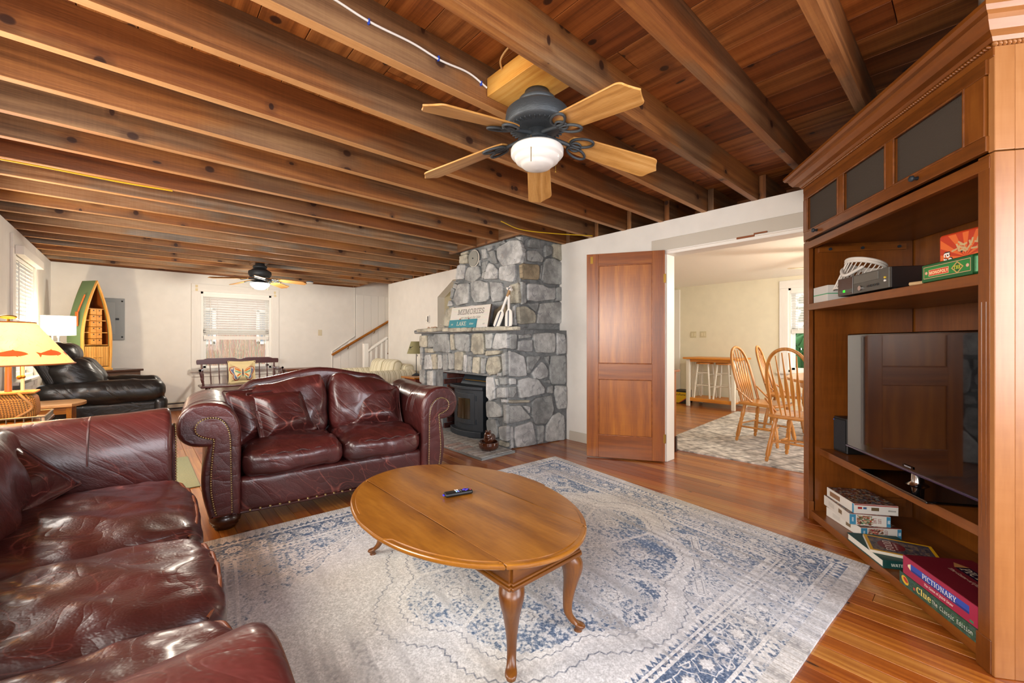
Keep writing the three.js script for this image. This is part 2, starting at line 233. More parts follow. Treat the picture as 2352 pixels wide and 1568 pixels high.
// ceiling: planks along z above joists along x
{
  const o = structure('ceiling', 'open ceiling of brown planks on exposed wooden joists', 'ceiling'), wd = 0.187;
  part('sky_seal_slab', cube(5.7, 0.04, 11.4, 1.7, PLANK + 0.05, -3.6), flat(0x241409, 0.9), o);  // unseen slab added to keep sky light out of the plank gaps
  for (let x = -1.12; x < 4.4; x += wd) { let z = -9.2; while (z < 2.0) { let L = rand(2.4, 4.4); if (2.05 - z - L < 1) L = 2.05 - z; if (!(x > 3.4 && z + L < -7.5)) part('ceiling_plank', grain(rbox(wd - 0.003, 0.02, L - 0.003, x + wd / 2, PLANK + 0.012, z + L / 2, 0.002), 2, 2.6, 0.6), M.planks[Math.floor(rand(0, 3))], o); z += L; } }
  for (let k = -3; k <= 20; k++) {
    const z = -0.386 - 0.415 * k; let x1 = 3.86; if (z < -3.4 && z > -4.7) x1 = 3.1; if (z < -7.9) x1 = 3.5;
    const g = new THREE.BoxGeometry(x1 + 1.02, PLANK - H + 0.002, 0.046, 40, 3, 1), p = g.attributes.position, ox = rand(-0.003, 0.003);
    for (let i = 0; i < p.count; i++) { const X = p.getX(i); p.setY(i, p.getY(i) + (p.getY(i) < 0 ? 0.004 * (n3(X * 1.3 + k * 9, k, 0) - 0.5) : 0)); p.setZ(i, p.getZ(i) + 0.006 * (n3(X * 0.8 + k * 5, 3, k) - 0.5) + ox); }
    g.computeVertexNormals();
    part('joist', grain(g.translate((x1 - 1.02) / 2, (PLANK + H) / 2, z), 0, 2.6, 0.6), M.joists[k > 9 && k % 3 ? 2 : k % 4 === 1 ? 1 : k < 3 && k % 2 ? 2 : 0], o);
    if (k > 2) part('joist_lit_strip', grain(rbox(x1 + 0.98, 0.004, 0.045, (x1 - 1.0) / 2, H - 0.001, z + ox, 0.001), 0, 1.6, 0.3), M.litUnderside, o);  // added strip, lamp light from below put into its colour
    if (x1 > 3.6) part('lapped_joist_end', grain(rbox(0.55, PLANK - H, 0.05, 4.08, (PLANK + H) / 2, z + 0.052, 0.002), 0, 2, 0.5), M.joists[0], o);
  }
  part('chimney_header', grain(rbox(0.045, 0.19, 1.38, 3.122, (PLANK + H) / 2, -4.02, 0.003), 2, 2.6, 0.6), M.joists[0], o);
  part('stair_header', grain(rbox(0.045, 0.19, 1.1, 3.5, (PLANK + H) / 2, -8.45, 0.003), 2, 2.6, 0.6), M.joists[0], o);
  part('rim_board', join([grain(cube(0.03, 0.2, 11, 4.37, (PLANK + H) / 2, -3.6), 2, 2.6, 0.6), grain(cube(0.03, 0.2, 11.2, -1.06, (PLANK + H) / 2, -3.6), 2, 2.6, 0.6), cube(5.4, 0.21, 0.03, 1.65, (PLANK + H) / 2, 1.98), cube(5.0, 0.21, 0.03, 1.4, (PLANK + H) / 2, -9.08)]), M.planks[0], o);
  part('ceiling_edge', join([cube(0.55, 0.01, 9.9, 4.12, H - 0.004, -3.0)]), flat(0x6a5138, 0.8), o);
}
// windows
function buildWindow(name, label, w, h, [x, y, z], ry, { blind = 0, sill = true, casing = 0.13, head = 0, tilt = -0.72 } = {}) {
  const o = structure(name, label, 'window'); o.position.set(x, y, z); o.rotation.y = ry;   // local +z looks into the room, origin at the centre of the opening on the wall face
  const m = M.trim, J = 0.035;
  part('window_frame', join([cube(w, J, 0.15, 0, h / 2 - J / 2, -0.075), cube(w, J, 0.15, 0, -h / 2 + J / 2, -0.075), cube(J, h, 0.15, -w / 2 + J / 2, 0, -0.075), cube(J, h, 0.15, w / 2 - J / 2, 0, -0.075)]), M.white, o);
  const iw = w - 2 * J, ih = h - 2 * J, S = 0.045;
  for (const [k, zz] of [[1, -0.10], [-1, -0.07]]) {
    const cy = k * ih / 4, sh = ih / 2 + 0.02;
    const s = part('sash', join([cube(iw, S, 0.03, 0, cy + sh / 2 - S / 2, zz), cube(iw, S, 0.03, 0, cy - sh / 2 + S / 2, zz), cube(S, sh, 0.03, -iw / 2 + S / 2, cy, zz), cube(S, sh, 0.03, iw / 2 - S / 2, cy, zz)]), M.white, o);
    part('pane', cube(iw - 2 * S, sh - 2 * S, 0.004, 0, cy, zz), M.glass, s);
  }
  if (casing) for (const [a, b, cx, cy] of [[w + 2 * casing, casing, 0, h / 2 + casing / 2], [casing, h, -w / 2 - casing / 2, 0], [casing, h, w / 2 + casing / 2, 0]]) part('casing', rbox(a, b, 0.02, cx, cy, 0.01), M.wall, o);
  if (sill) part('window_sill', join([rbox(w + 2 * casing + 0.06, 0.03, 0.07, 0, -h / 2 - 0.015, 0.03), rbox(w + 2 * casing, 0.08, 0.018, 0, -h / 2 - 0.07, 0.009)]), M.wall, o);
  if (head) part('head_rail', rbox(w + 0.1, 0.09, 0.06, 0, h / 2 - 0.01, 0.05), M.white, o);
  if (blind) {
    const b = part('blind_rail', rbox(iw + 0.002, 0.055, 0.05, 0, ih / 2 - 0.025, -0.02), M.white, o), y0 = ih / 2 - 0.07, bot = ih / 2 - blind;
    const sl = cube(iw - 0.015, 0.0022, 0.05); let c = 0;
    for (let yy = y0; yy > bot + 0.06; yy -= 0.042) { part('blind_slat', sl, M.blind, o, 0, yy, -0.02, tilt, 0, 0); c++; }
    part('blind_bottom_rail', join([0, 1, 2, 3, 4, 5].map((i) => cube(iw - 0.015, 0.009, 0.05, 0, bot + 0.004 + i * 0.0105, -0.02))), M.white, o);
    for (const f of [-0.3, 0, 0.3]) part('ladder_cord', cyl(0.0016, 0.0016, y0 - bot, f * iw, (y0 + bot) / 2, 0.008, 6), M.white, o);
    part('tilt_wand', cyl(0.004, 0.004, Math.min(0.6, y0 - bot), -iw * 0.4, y0 - Math.min(0.6, y0 - bot) / 2, 0.02, 6), M.white, o);
  }
  return o;
}
const farWindow = buildWindow('window_1', 'white sash window with raised blind behind the spindle bench', 1.084, 1.37, [1.358, 1.345, ZF], 0, { blind: 0.80 });
for (const [x, y] of [[-0.6, 0.77], [-0.6, 0.71], [0.6, 0.75], [0.605, 0.69]]) part('paint_patch', rbox(0.035, 0.045, 0.002, x, y, 0.0205, 0.0008), flat(0xd8c8a0, 0.8), farWindow);
buildWindow('window_2', 'white sash window with half-raised blind behind the recliner', 1.12, 1.35, [XL, 1.425, -7.09], PI / 2, { blind: 0.68, head: 1, casing: 0.14, tilt: -0.15 });
buildWindow('window_3', 'white sash window in the dining room wall', 1.14, 1.4, [DX, 1.35, -1.52], -PI / 2, { blind: 0.72 });
buildWindow('window_4', 'white sash window above the burgundy sofa', 1.2, 1.1, [XL, 1.5, -2.3], PI / 2, { sill: false });
buildWindow('window_5', 'white sash window past the arm of the sofa', 1.1, 1.1, [XL, 1.5, -4.7], PI / 2, { sill: false });
buildWindow('window_6', 'white sash window beside the camera end of the sofa', 1.2, 1.1, [XL, 1.5, -0.2], PI / 2, { sill: false });
buildWindow('window_7', 'white sash window at the end of the living room', 1.1, 1.25, [0.1, 1.425, ZN], PI);
buildWindow('window_8', 'white sash window at the end of the living room near the cabinet', 1.1, 1.25, [2.0, 1.425, ZN], PI);
buildWindow('window_9', 'white sash window in the dining room side wall', 1.1, 1.25, [5.6, 1.375, 1.5], PI);
buildWindow('window_10', 'second white sash window in the dining room side wall', 1.1, 1.25, [7.2, 1.375, 1.5], PI);
// doorway trim, doors, baseboards
{
  const o = structure('trim_1', 'greyed white door casing and jambs of the wide doorway', 'trim');
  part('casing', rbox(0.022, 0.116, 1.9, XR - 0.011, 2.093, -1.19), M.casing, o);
  part('jamb', join([rbox(0.15, 2.03, 0.045, XR + 0.065, 1.015, -2.0075), rbox(0.022, 2.03, 0.045, XR - 0.011, 1.015, -2.02)]), M.trim, o);
  part('jamb', rbox(0.15, 2.03, 0.03, XR + 0.065, 1.015, -0.46), M.trim, o);
  part('head_jamb', join([rbox(0.166, 0.036, 1.56, XR + 0.06, 2.016, -1.23), rbox(0.03, 0.014, 1.56, XR - 0.02, 2.03, -1.23)]), M.trim, o);
  part('torn_wood', join([rbox(0.012, 0.016, 0.14, XR - 0.034, 2.03, -1.28, 0.004), rbox(0.01, 0.012, 0.1, XR - 0.026, 2.046, -1.17, 0.003)]), flat(0x8a4f2c, 0.8), o);
  const b = structure('baseboard_right', 'greyed white baseboard along the right wall', 'baseboard');
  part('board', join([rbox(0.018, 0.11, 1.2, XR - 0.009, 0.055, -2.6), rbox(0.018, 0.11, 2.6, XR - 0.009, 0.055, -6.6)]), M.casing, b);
  const f = structure('baseboard_far', 'white baseboard along the end wall', 'baseboard');
  part('board', rbox(3.9, 0.11, 0.018, 1.05, 0.055, ZF + 0.009), M.trim, f);
  const g = structure('baseboard_dining', 'cream baseboard along the dining room wall', 'baseboard');
  part('board', rbox(0.018, 0.11, 5.9, DX - 0.009, 0.055, -1.55), M.dining, g);
  const d = structure('trim_2', 'white door casing on the dining room wall', 'trim'); part('casing', rbox(0.025, 2.2, 0.12, DX - 0.012, 1.1, -4.02), M.trim, d); part('casing', rbox(0.025, 2.06, 0.5, DX - 0.006, 1.03, -4.33), M.white, d);
}
{
  // open panelled door
  const hx = 3.752, hz = -1.986, fx = 3.369, fz = -2.618, w = Math.hypot(fx - hx, fz - hz), t = 0.035, h = 2.02;
  const o = structure('door_1', 'orange-brown two-panel wooden door standing open', 'door'); o.position.set(hx, 0.012, hz); o.rotation.y = Math.atan2(-(fz - hz), fx - hx);
  const st = 0.115;
  part('stile', grain(rbox(st, h, t, st / 2, h / 2, 0, 0.003), 1, 2, 0.6), M.door, o); part('stile', grain(rbox(st, h, t, w - st / 2, h / 2, 0, 0.003), 1, 2, 0.6), M.door, o);
  for (const [y0, y1] of [[0, 0.22], [0.775, 0.93], [h - 0.12, h]]) part('rail', grain(rbox(w - 2 * st, y1 - y0, t, w / 2, (y0 + y1) / 2, 0, 0.002), 0, 2, 0.6), M.door, o);
  for (const [y0, y1] of [[0.22, 0.775], [0.93, h - 0.12]]) { part('panel', grain(cube(w - 2 * st, y1 - y0, 0.014, w / 2, (y0 + y1) / 2, 0), 1, 2, 0.9), M.doorPanel, o);
    for (const s of [-1, 1]) part('panel_moulding', join([rod([st, y0, s * 0.012], [w - st, y0, s * 0.012], 0.008, 0.008, 6), rod([st, y1, s * 0.012], [w - st, y1, s * 0.012], 0.008, 0.008, 6), rod([st, y0, s * 0.012], [st, y1, s * 0.012], 0.008, 0.008, 6), rod([w - st, y0, s * 0.012], [w - st, y1, s * 0.012], 0.008, 0.008, 6)]), M.door, o); }
  for (const y of [0.22, 1.75]) part('hinge', join([cyl(0.005, 0.005, 0.085, -0.004, y, -0.019, 8), cube(0.016, 0.08, 0.003, 0.004, y, -0.0185)]), M.brass, o);
  part('hook_plate', cube(0.025, 0.07, 0.004, w - 0.05, h - 0.06, t / 2), M.brass, o);
  part('hook_plate', cube(0.025, 0.07, 0.004, w - 0.05, h - 0.06, -t / 2), M.brass, o);
}
// stair
{
  const o = thing('staircase', 'white stair with wooden handrail rising behind the striped sofa', 'stairs', [3.02, 0, -8.5]);
  for (let i = 0; i < 8; i++) { part('tread', grain(rbox(0.32, 0.03, 1.0, 0.16 + i * 0.3, 0.18 * (i + 1) - 0.015, 0.02, 0.006), 2, 2, 0.5), M.floors[3], o); part('riser', cube(0.02, 0.15, 1.0, 0.02 + i * 0.3, 0.18 * i + 0.075, 0.02), M.white, o); }
  part('newel_post', rbox(0.09, 1.12, 0.09, 0.32, 0.56, 0.47, 0.006), M.white, o);
  part('balustrade_rail', rod([0.36, 0.97, 0.49], [0.76, 1.24, 0.49], 0.035, 0.035, 4), M.white, o);
  for (const [x, y] of [[0.42, 0.98], [0.53, 1.06], [0.64, 1.13], [0.74, 1.2]]) part('baluster', rbox(0.035, y - 0.2, 0.035, x, (y + 0.2) / 2, 0.49, 0.003), M.white, o);
  part('handrail', grain(rod([-0.02, 0.88, -0.42], [1.5, 1.78, -0.42], 0.026, 0.026, 12), 0, 2, 0.3), wood(T.door, 0.35), o);
  for (const x of [0.32, 0.9, 1.3]) part('handrail_bracket', tube([[x, 0.87 + 0.592 * (x + 0.02), -0.42], [x, 0.82 + 0.592 * (x + 0.02), -0.43], [x, 0.8 + 0.592 * (x + 0.02), -0.49]], 0.008, 12, 6), M.brass, o);
}
{ const o = thing('added_stair_light', 'added unseen ceiling light standing in for light from upstairs', 'lamp', [4.8, 4.28, -8.45]); part('glass', lathe([[0.14, 0], [0.13, -0.05], [0.08, -0.09], [0, -0.1]], 28), mat({ color: 0xffffff, emissive: 0xfff2dc, emissiveIntensity: 2 }), o); part('rim', lathe([[0, 0], [0.15, 0], [0.15, -0.012], [0.138, -0.014]], 28), M.chrome, o); const l = new THREE.PointLight(0xfff2e0, LAMPS.stair); l.position.set(0, -0.05, 0); l.shadow.radius = 4; o.add(l); }  // added lamp out of view, brightens the stairwell as if from upstairs
// outdoors
{
  const o = structure('ground_outside', 'pale winter grass outside the windows', 'ground'); part('lawn', cube(80, 0.1, 80, 3, -0.45, -10), mat({ map: T.wall, color: 0x9a9478, roughness: 1 }), o);
  const h = thing('house', 'red house with white windows seen through the end window', 'house', [1.5, -0.4, -24]);
  part('wall', cube(14, 4, 5, 0, 2, 0), flat(0xa08074, 0.9), h); part('roof', extr(poly([[-7.4, 0], [7.4, 0], [6, 2], [-6, 2]]), 5.4, 0), flat(0x4d4a4a, 0.9), h, 0, 4, -2.7);
  for (const x of [-4.5, -1.9, 0.4, 3.0, 5.2]) { const w = part('window', join([cube(1.1, 0.12, 0.1, x, 2.9, 2.53), cube(1.1, 0.12, 0.1, x, 1.5, 2.53), cube(0.12, 1.5, 0.1, x - 0.5, 2.2, 2.53), cube(0.12, 1.5, 0.1, x + 0.5, 2.2, 2.53), cube(0.1, 1.5, 0.1, x, 2.2, 2.53)]), M.white, h); part('pane', cube(0.95, 1.35, 0.02, x, 2.2, 2.52), flat(0x7a828c, 0.1), w); }
  const r = rng(9);
  const twigs = (name, label, cx, cz, n, w, d, hh, cols) => { const geos = cols.map(() => []); for (let i = 0; i < n; i++) { const x = cx + (r() - 0.5) * w, z = cz + (r() - 0.5) * d, L = hh * (0.5 + 0.6 * r()); geos[i % cols.length].push(rod([x, -0.4, z], [x + (r() - 0.5) * 0.9, -0.4 + L, z + (r() - 0.5) * 0.7], 0.009, 0.003, 4)); } const t = thing(name, label, 'shrub'); cols.forEach((c, i) => { const b = part('branches', join(geos[i]), flat(c, 0.9), t); b.userData.kind = 'stuff'; }); };
  twigs('bare_shrub', 'bare brown winter shrub outside the end window', 1.6, -12.2, 900, 6, 2.0, 2.1, [0xc49c82, 0xd8b8a0, 0xa8ae94]);
  const sd = thing('added_sky_block_shed', 'added blue-grey shed blocking the sky outside the recliner window', 'shed', [-4.2, -0.4, -7.5]); for (let k = 0; k < 16; k++) part('siding_board', at(cube(0.03, 0.2, 7, 1.2, 0.1 + k * 0.19, 0), 0, 0, 0), flat(0x7c8794, 0.8), sd); part('wall', cube(2.3, 3.1, 7, 0, 1.55, 0), flat(0x7c8794, 0.8), sd); part('roof', cube(3, 0.1, 7.4, 0, 3.15, 0), flat(0x4a4a4a, 0.9), sd);  // shed added to block the sky and darken the view through the blinds
  const t = thing('evergreen_tree', 'green evergreen tree outside the dining window', 'tree', [11.5, -0.4, -1.9]); part('trunk', cyl(0.08, 0.14, 1, 0, 0.5, 0), flat(0x4a3626, 0.9), t);
  const lv = []; for (let i = 0; i < 700; i++) { const y = 0.3 + r() * 3.6, a = r() * 7, q = (1.6 - y * 0.32) * Math.sqrt(r()); lv.push(at(new THREE.ConeGeometry(0.09, 0.4, 5), q * Math.cos(a), y, q * Math.sin(a), (r() - 0.5) * 2, r() * 6, (r() - 0.5) * 2)); } const fo = part('foliage', join(lv), flat(0x3f6a3c, 0.9), t); fo.userData.kind = 'stuff';
}

// ---------- stone chimney ----------
{
  const o = thing('stone_chimney', 'grey fieldstone chimney with mantel shelf and fireplace opening', 'fireplace');
  const lowerFront = { P: new V3(2.95, 0, 0), N: new V3(1, 0, 0) };
  const lowerSide = { P: new V3(2.957, 0, -3.355), N: new V3(0.105, 0, -0.843).normalize() };
  const upperFront = { P: new V3(3.1, 1.3, 0), N: new V3(1, -0.065, 0).normalize() };
  const upperSide = { P: new V3(3.1, 0, -3.352), N: new V3(0, 0, -1) };
  const mantelFront = { P: new V3(2.87, 1.3, 0), N: new V3(1, 0, 0) };
  const cropA = ([x, y]) => [950 + x / 5.808, 530 + y / 5.808], cropB = ([x, y]) => [950 + x / 5.057, 750 + y / 5.057];
  const r = rng(404);
  function stone(plane, pts, crop, tone, proud = 0.022, name = 'stone') {
    const w = pts.map(crop).map(([u, v]) => pixel(u, v, plane.P, plane.N));
    const out = plane.N.clone().negate(), up = new V3(0, 1, 0), right = up.clone().cross(out).normalize(), up2 = out.clone().cross(right);
    const c = w.reduce((a, b) => a.add(b), new V3()).multiplyScalar(1 / w.length);
    const q = w.map((p) => { const d = p.clone().sub(c); return [d.dot(right) * 1.055, d.dot(up2) * 1.055]; });
    // outline: cut corners, wavering edges
    const o2 = []; const n = q.length;
    for (let i = 0; i < n; i++) { const a = q[i], b = q[(i + 1) % n]; for (const t of [0.09, 0.35, 0.65, 0.91]) { const wv = (r() - 0.5) * 0.008; const dx = b[0] - a[0], dy = b[1] - a[1], L = Math.hypot(dx, dy) || 1; o2.push([a[0] + dx * t - (dy / L) * wv, a[1] + dy * t + (dx / L) * wv]); } }
    const g = extr(poly(o2), 0.05, 0.010, 2), p = g.attributes.position;
    for (let i = 0; i < p.count; i++) if (p.getZ(i) > 0.03) p.setZ(i, p.getZ(i) + 0.010 * (n3(p.getX(i) * 14 + c.z * 9, p.getY(i) * 14, c.y * 5, 8) - 0.5));
    g.translate(0, 0, -0.05 + proud + (r() - 0.5) * 0.008); g.computeVertexNormals();
    const ox = r(), oy = r(), uv = g.attributes.uv; for (let i = 0; i < uv.count; i++) uv.setXY(i, p.getX(i) * 1.6 + ox, p.getY(i) * 1.6 + oy);
    const m = part(name, g, M.stones[tone ?? Math.floor(r() * 5)], o); m.matrixAutoUpdate = true;
    m.quaternion.setFromRotationMatrix(new THREE.Matrix4().makeBasis(right, up2, out)); m.position.copy(c); return m;
  }
  const UF = [[[1130, 240], [1290, 140], [1420, 135], [1455, 230], [1465, 300], [1420, 425], [1200, 465], [1135, 350]], [[1160, 485], [1360, 445], [1365, 600], [1330, 680], [1155, 650]], [[1010, 435], [1080, 455], [1130, 525], [1128, 640], [945, 640]], [[930, 425], [1005, 405], [985, 530], [930, 560]], [[920, 250], [972, 242], [995, 360], [930, 370]], [[1005, 282], [1088, 265], [1125, 425], [1085, 438]], [[1148, 180], [1220, 125], [1238, 160], [1160, 195]], [[1000, 232], [1070, 198], [1068, 240], [1000, 270]], [[740, 495], [880, 475], [902, 610], [800, 688], [702, 655], [712, 560]], [[622, 342], [718, 312], [728, 430], [620, 438]], [[602, 462], [708, 462], [688, 638], [577, 648]], [[642, 302], [735, 268], [735, 300], [642, 330]], [[780, 695], [890, 668], [1000, 702], [1018, 890], [960, 938], [832, 955], [790, 870]], [[1032, 685], [1188, 702], [1208, 880], [1180, 930], [1062, 945], [1040, 800]], [[602, 722], [748, 702], [738, 955], [592, 995], [542, 900]], [[1292, 732], [1408, 695], [1415, 955], [1292, 965]], [[520, 762], [558, 780], [528, 898], [497, 898]], [[482, 932], [518, 942], [538, 998], [462, 1008]], [[442, 1052], [548, 1022], [538, 1130], [500, 1268], [402, 1268]], [[1092, 1062], [1228, 975], [1248, 1100], [1120, 1238], [1062, 1238]], [[1332, 1012], [1368, 1002], [1368, 1248], [1322, 1248]], [[545, 700], [598, 720], [570, 778], [532, 758]], [[550, 672], [620, 682], [600, 704], [535, 688]], [[762, 1002], [1050, 985], [1045, 1250], [620, 1258], [585, 1062]], [[1376, 82], [1445, 78], [1438, 128], [1390, 102]], [[925, 560], [985, 540], [930, 640], [915, 620]], [[880, 400], [905, 390], [905, 470], [885, 460]]];
  UF.forEach((p, i) => stone(upperFront, p, cropA, i === 19 ? 5 : undefined));
  const US = [[[1535, 120], [1658, 112], [1676, 238], [1522, 222]], [[1502, 272], [1640, 272], [1716, 360], [1698, 418], [1512, 400]], [[1742, 192], [1838, 212], [1828, 310], [1742, 348]], [[1852, 182], [1955, 182], [1962, 398], [1862, 350]], [[1432, 442], [1658, 462], [1658, 650], [1442, 640]], [[1760, 382], [1850, 372], [1962, 432], [1968, 708], [1760, 698], [1702, 640], [1722, 480]], [[1512, 712], [1700, 722], [1780, 770], [1868, 762], [1868, 908], [1640, 938], [1512, 918]], [[1890, 762], [1968, 752], [1964, 928], [1892, 928]], [[1392, 1022], [1500, 1012], [1580, 1070], [1618, 1130], [1608, 1228], [1402, 1238]], [[1502, 972], [1656, 962], [1630, 1085], [1522, 990]], [[1692, 972], [1960, 952], [1960, 1228], [1790, 1238], [1642, 1228], [1662, 1100]], [[1428, 685], [1482, 702], [1490, 958], [1432, 975]], [[1440, 250], [1488, 240], [1490, 420], [1440, 425]], [[1690, 470], [1712, 470], [1690, 640], [1672, 640]]];
  US.forEach((p, i) => stone(upperSide, p, cropA, i === 4 ? 5 : undefined));
  const LF = [[[80, 110], [165, 105], [165, 235], [80, 230]], [[180, 110], [240, 110], [240, 235], [180, 240]], [[250, 95], [410, 85], [430, 200], [430, 300], [330, 290], [250, 280]], [[440, 95], [475, 95], [485, 265], [445, 265]], [[490, 90], [650, 90], [660, 230], [650, 290], [560, 280], [500, 250]], [[690, 85], [815, 80], [825, 200], [825, 310], [720, 320], [680, 270]], [[845, 90], [935, 85], [915, 250], [850, 250]], [[960, 85], [1090, 80], [1095, 240], [1000, 260], [925, 250]], [[850, 285], [1020, 275], [1000, 320], [850, 335]], [[140, 250], [240, 260], [240, 300], [150, 300]], [[85, 240], [115, 240], [110, 440], [85, 440]], [[140, 340], [200, 325], [225, 400], [225, 490], [130, 490]], [[215, 325], [275, 320], [285, 490], [235, 490]], [[290, 330], [340, 330], [345, 480], [295, 490]], [[355, 325], [405, 320], [410, 500], [355, 500]], [[415, 310], [480, 310], [480, 490], [420, 490]], [[495, 295], [590, 295], [580, 500], [490, 500]], [[595, 330], [635, 330], [625, 520], [585, 515]], [[645, 345], [690, 350], [685, 530], [635, 520]], [[700, 360], [780, 360], [770, 540], [695, 530]], [[795, 365], [850, 370], [835, 545], [785, 545]], [[880, 360], [1000, 350], [1025, 480], [990, 540], [890, 560], [855, 500]], [[1040, 330], [1090, 300], [1090, 560], [1050, 570]], [[985, 540], [1030, 530], [1035, 570], [985, 575]], [[85, 500], [145, 500], [140, 660], [85, 640]], [[165, 520], [240, 510], [240, 690], [170, 680]], [[860, 590], [940, 590], [960, 700], [960, 830], [900, 850], [858, 800]], [[955, 600], [990, 610], [1000, 680], [970, 680]], [[1010, 595], [1090, 590], [1090, 670], [1020, 670]], [[985, 710], [1085, 705], [1088, 820], [985, 820]], [[858, 870], [940, 870], [1020, 930], [1030, 1040], [860, 1050]], [[1030, 840], [1090, 850], [1090, 880], [1030, 875]], [[1050, 910], [1092, 910], [1095, 1120], [1055, 1100]], [[862, 1085], [960, 1080], [985, 1160], [980, 1280], [930, 1290], [872, 1240]], [[1005, 1165], [1095, 1150], [1098, 1330], [1010, 1300]], [[1010, 1320], [1095, 1350], [1095, 1395], [1010, 1375]], [[85, 680], [140, 680], [140, 900], [85, 900]], [[160, 700], [240, 705], [240, 900], [160, 900]]];
  LF.forEach((p, i) => stone(lowerFront, p, cropB, i === 3 || i === 5 ? 2 : undefined));
  const LS = [[[1108, 290], [1180, 310], [1270, 350], [1298, 480], [1298, 560], [1200, 578], [1105, 560]], [[1108, 92], [1190, 92], [1190, 250], [1112, 258]], [[1217, 92], [1358, 87], [1358, 125], [1222, 138]], [[1212, 172], [1280, 157], [1368, 157], [1368, 288], [1204, 278]], [[1392, 82], [1618, 77], [1632, 180], [1622, 298], [1422, 298], [1392, 200]], [[1657, 77], [1738, 92], [1762, 200], [1757, 308], [1657, 318]], [[1312, 342], [1465, 347], [1398, 450], [1340, 535], [1312, 528]], [[1374, 540], [1488, 406], [1556, 510], [1548, 578], [1470, 602], [1402, 598]], [[1514, 347], [1562, 342], [1558, 445]], [[1597, 342], [1757, 342], [1757, 658], [1592, 658], [1574, 470]], [[1212, 622], [1340, 593], [1438, 622], [1506, 710], [1498, 768], [1380, 797], [1242, 827], [1214, 700]], [[1107, 602], [1178, 602], [1178, 668], [1107, 668]], [[1107, 702], [1188, 692], [1188, 760], [1150, 818], [1107, 818]], [[1514, 642], [1572, 614], [1576, 660]], [[1544, 768], [1562, 702], [1607, 682], [1607, 768]], [[1642, 692], [1767, 692], [1762, 938], [1672, 952], [1634, 770]], [[1107, 852], [1338, 852], [1328, 883], [1112, 883]], [[1107, 922], [1240, 922], [1346, 1050], [1336, 1068], [1112, 1126]], [[1274, 922], [1343, 922], [1338, 1005]], [[1372, 872], [1430, 833], [1597, 803], [1612, 960], [1597, 1018], [1528, 1117], [1412, 1127], [1374, 1030]], [[1172, 1172], [1366, 1105], [1416, 1338], [1380, 1367], [1192, 1397], [1168, 1280]], [[1117, 1162], [1148, 1162], [1158, 1397], [1117, 1407]], [[1432, 1152], [1506, 1152], [1498, 1338], [1437, 1347]], [[1602, 1042], [1680, 1004], [1737, 1042], [1747, 1250], [1737, 1307], [1532, 1327], [1542, 1162]]];
  LS.forEach((p, i) => stone(lowerSide, p, cropB, i === 0 || i === 21 ? 4 : undefined));
  const MF = [[[50, 1312], [190, 1302], [190, 1348], [60, 1352]], [[200, 1302], [390, 1292], [390, 1338], [200, 1348]], [[400, 1297], [470, 1292], [470, 1338], [400, 1343]], [[480, 1297], [640, 1297], [640, 1348], [480, 1348]], [[650, 1292], [790, 1292], [780, 1338], [650, 1343]], [[805, 1292], [970, 1287], [970, 1328], [800, 1333]], [[980, 1282], [1240, 1274], [1240, 1328], [980, 1328]], [[1248, 1280], [1400, 1276], [1400, 1326], [1248, 1328]]];
  MF.forEach((p) => stone(mantelFront, p, cropA, 2, 0.02, 'mantel_stone'));
  // mortar body: piers, lintel, upper shaft
  const hearthY = 0.03, z0 = -5.21, z1 = -3.372, zo0 = -4.66, zo1 = -3.71, yo = 0.765;
  part('mortar', join([cube(0.826, 1.29, zo0 - z0, 3.383, 0.645, (z0 + zo0) / 2), cube(0.826, 1.29, z1 - zo1, 3.383, 0.645, (z1 + zo1) / 2), cube(0.826, 1.29 - yo, zo1 - zo0, 3.383, (1.29 + yo) / 2, (zo0 + zo1) / 2), cube(0.17, 1.29, zo1 - zo0, 3.71, 0.645, (zo0 + zo1) / 2), cube(0.72, 0.03, zo1 - zo0, 3.3, 0.015, (zo0 + zo1) / 2), cube(0.001, 0.1, 0.1, 3.7, 0.645, (zo0 + zo1) / 2)]), M.mortar, o);
  const wedge = extr(poly([[0, 0], [0.838, 0], [0.838, 0.12]]), 1.29, 0); part('mortar_side', at(wedge, 2.957, 1.29, -3.372, PI / 2, 0, 0), M.mortar, o);
  part('mantel_slab', rbox(0.92, 0.05, 1.9, 3.335, 1.292, -4.31, 0.02, 3), M.mortar, o);
  const cs = new THREE.Shape(); cs.moveTo(-4.87, 1.29); cs.lineTo(-3.362, 1.29); cs.lineTo(-3.362, H + 0.19); cs.lineTo(-4.46, H + 0.19); cs.closePath();
  { const g = new THREE.ExtrudeGeometry(cs, { depth: 0.78, bevelEnabled: false }); g.rotateY(-PI / 2); const p = g.attributes.position; for (let i = 0; i < p.count; i++) { const y = p.getY(i); p.setX(i, p.getX(i) < -0.5 ? 3.115 + (y - 1.3) * 0.065 : 3.797); } g.computeVertexNormals(); part('mortar_shaft', g, M.mortar, o); }
  const c = pixel(...cropA([810, 370]), upperFront.P, upperFront.N); part('flue_cover', at(cyl(0.098, 0.098, 0.02, 0, 0, 0, 28), 0, 0, 0, 0, 0, PI / 2), flat(0x8f908a, 0.5, { metalness: 0.3 }), o, c.x - 0.012, c.y, c.z); part('flue_ring', at(new THREE.TorusGeometry(0.103, 0.008, 8, 32), 0, 0, 0, 0, PI / 2, 0), flat(0xcfc8bc, 0.8), o, c.x - 0.005, c.y, c.z);
  part('flue_knob', ball(0.008), M.iron, o, c.x - 0.026, c.y, c.z);
  // firebox bricks
  const bm = [0x7c4034, 0x6a342a, 0x8a4c3c].map((k) => mat({ map: T.stone, color: k, roughness: 0.95 })), bg = rbox(0.03, 0.062, 0.19, 0, 0, 0, 0.004), bg2 = rbox(0.19, 0.062, 0.03, 0, 0, 0, 0.004);
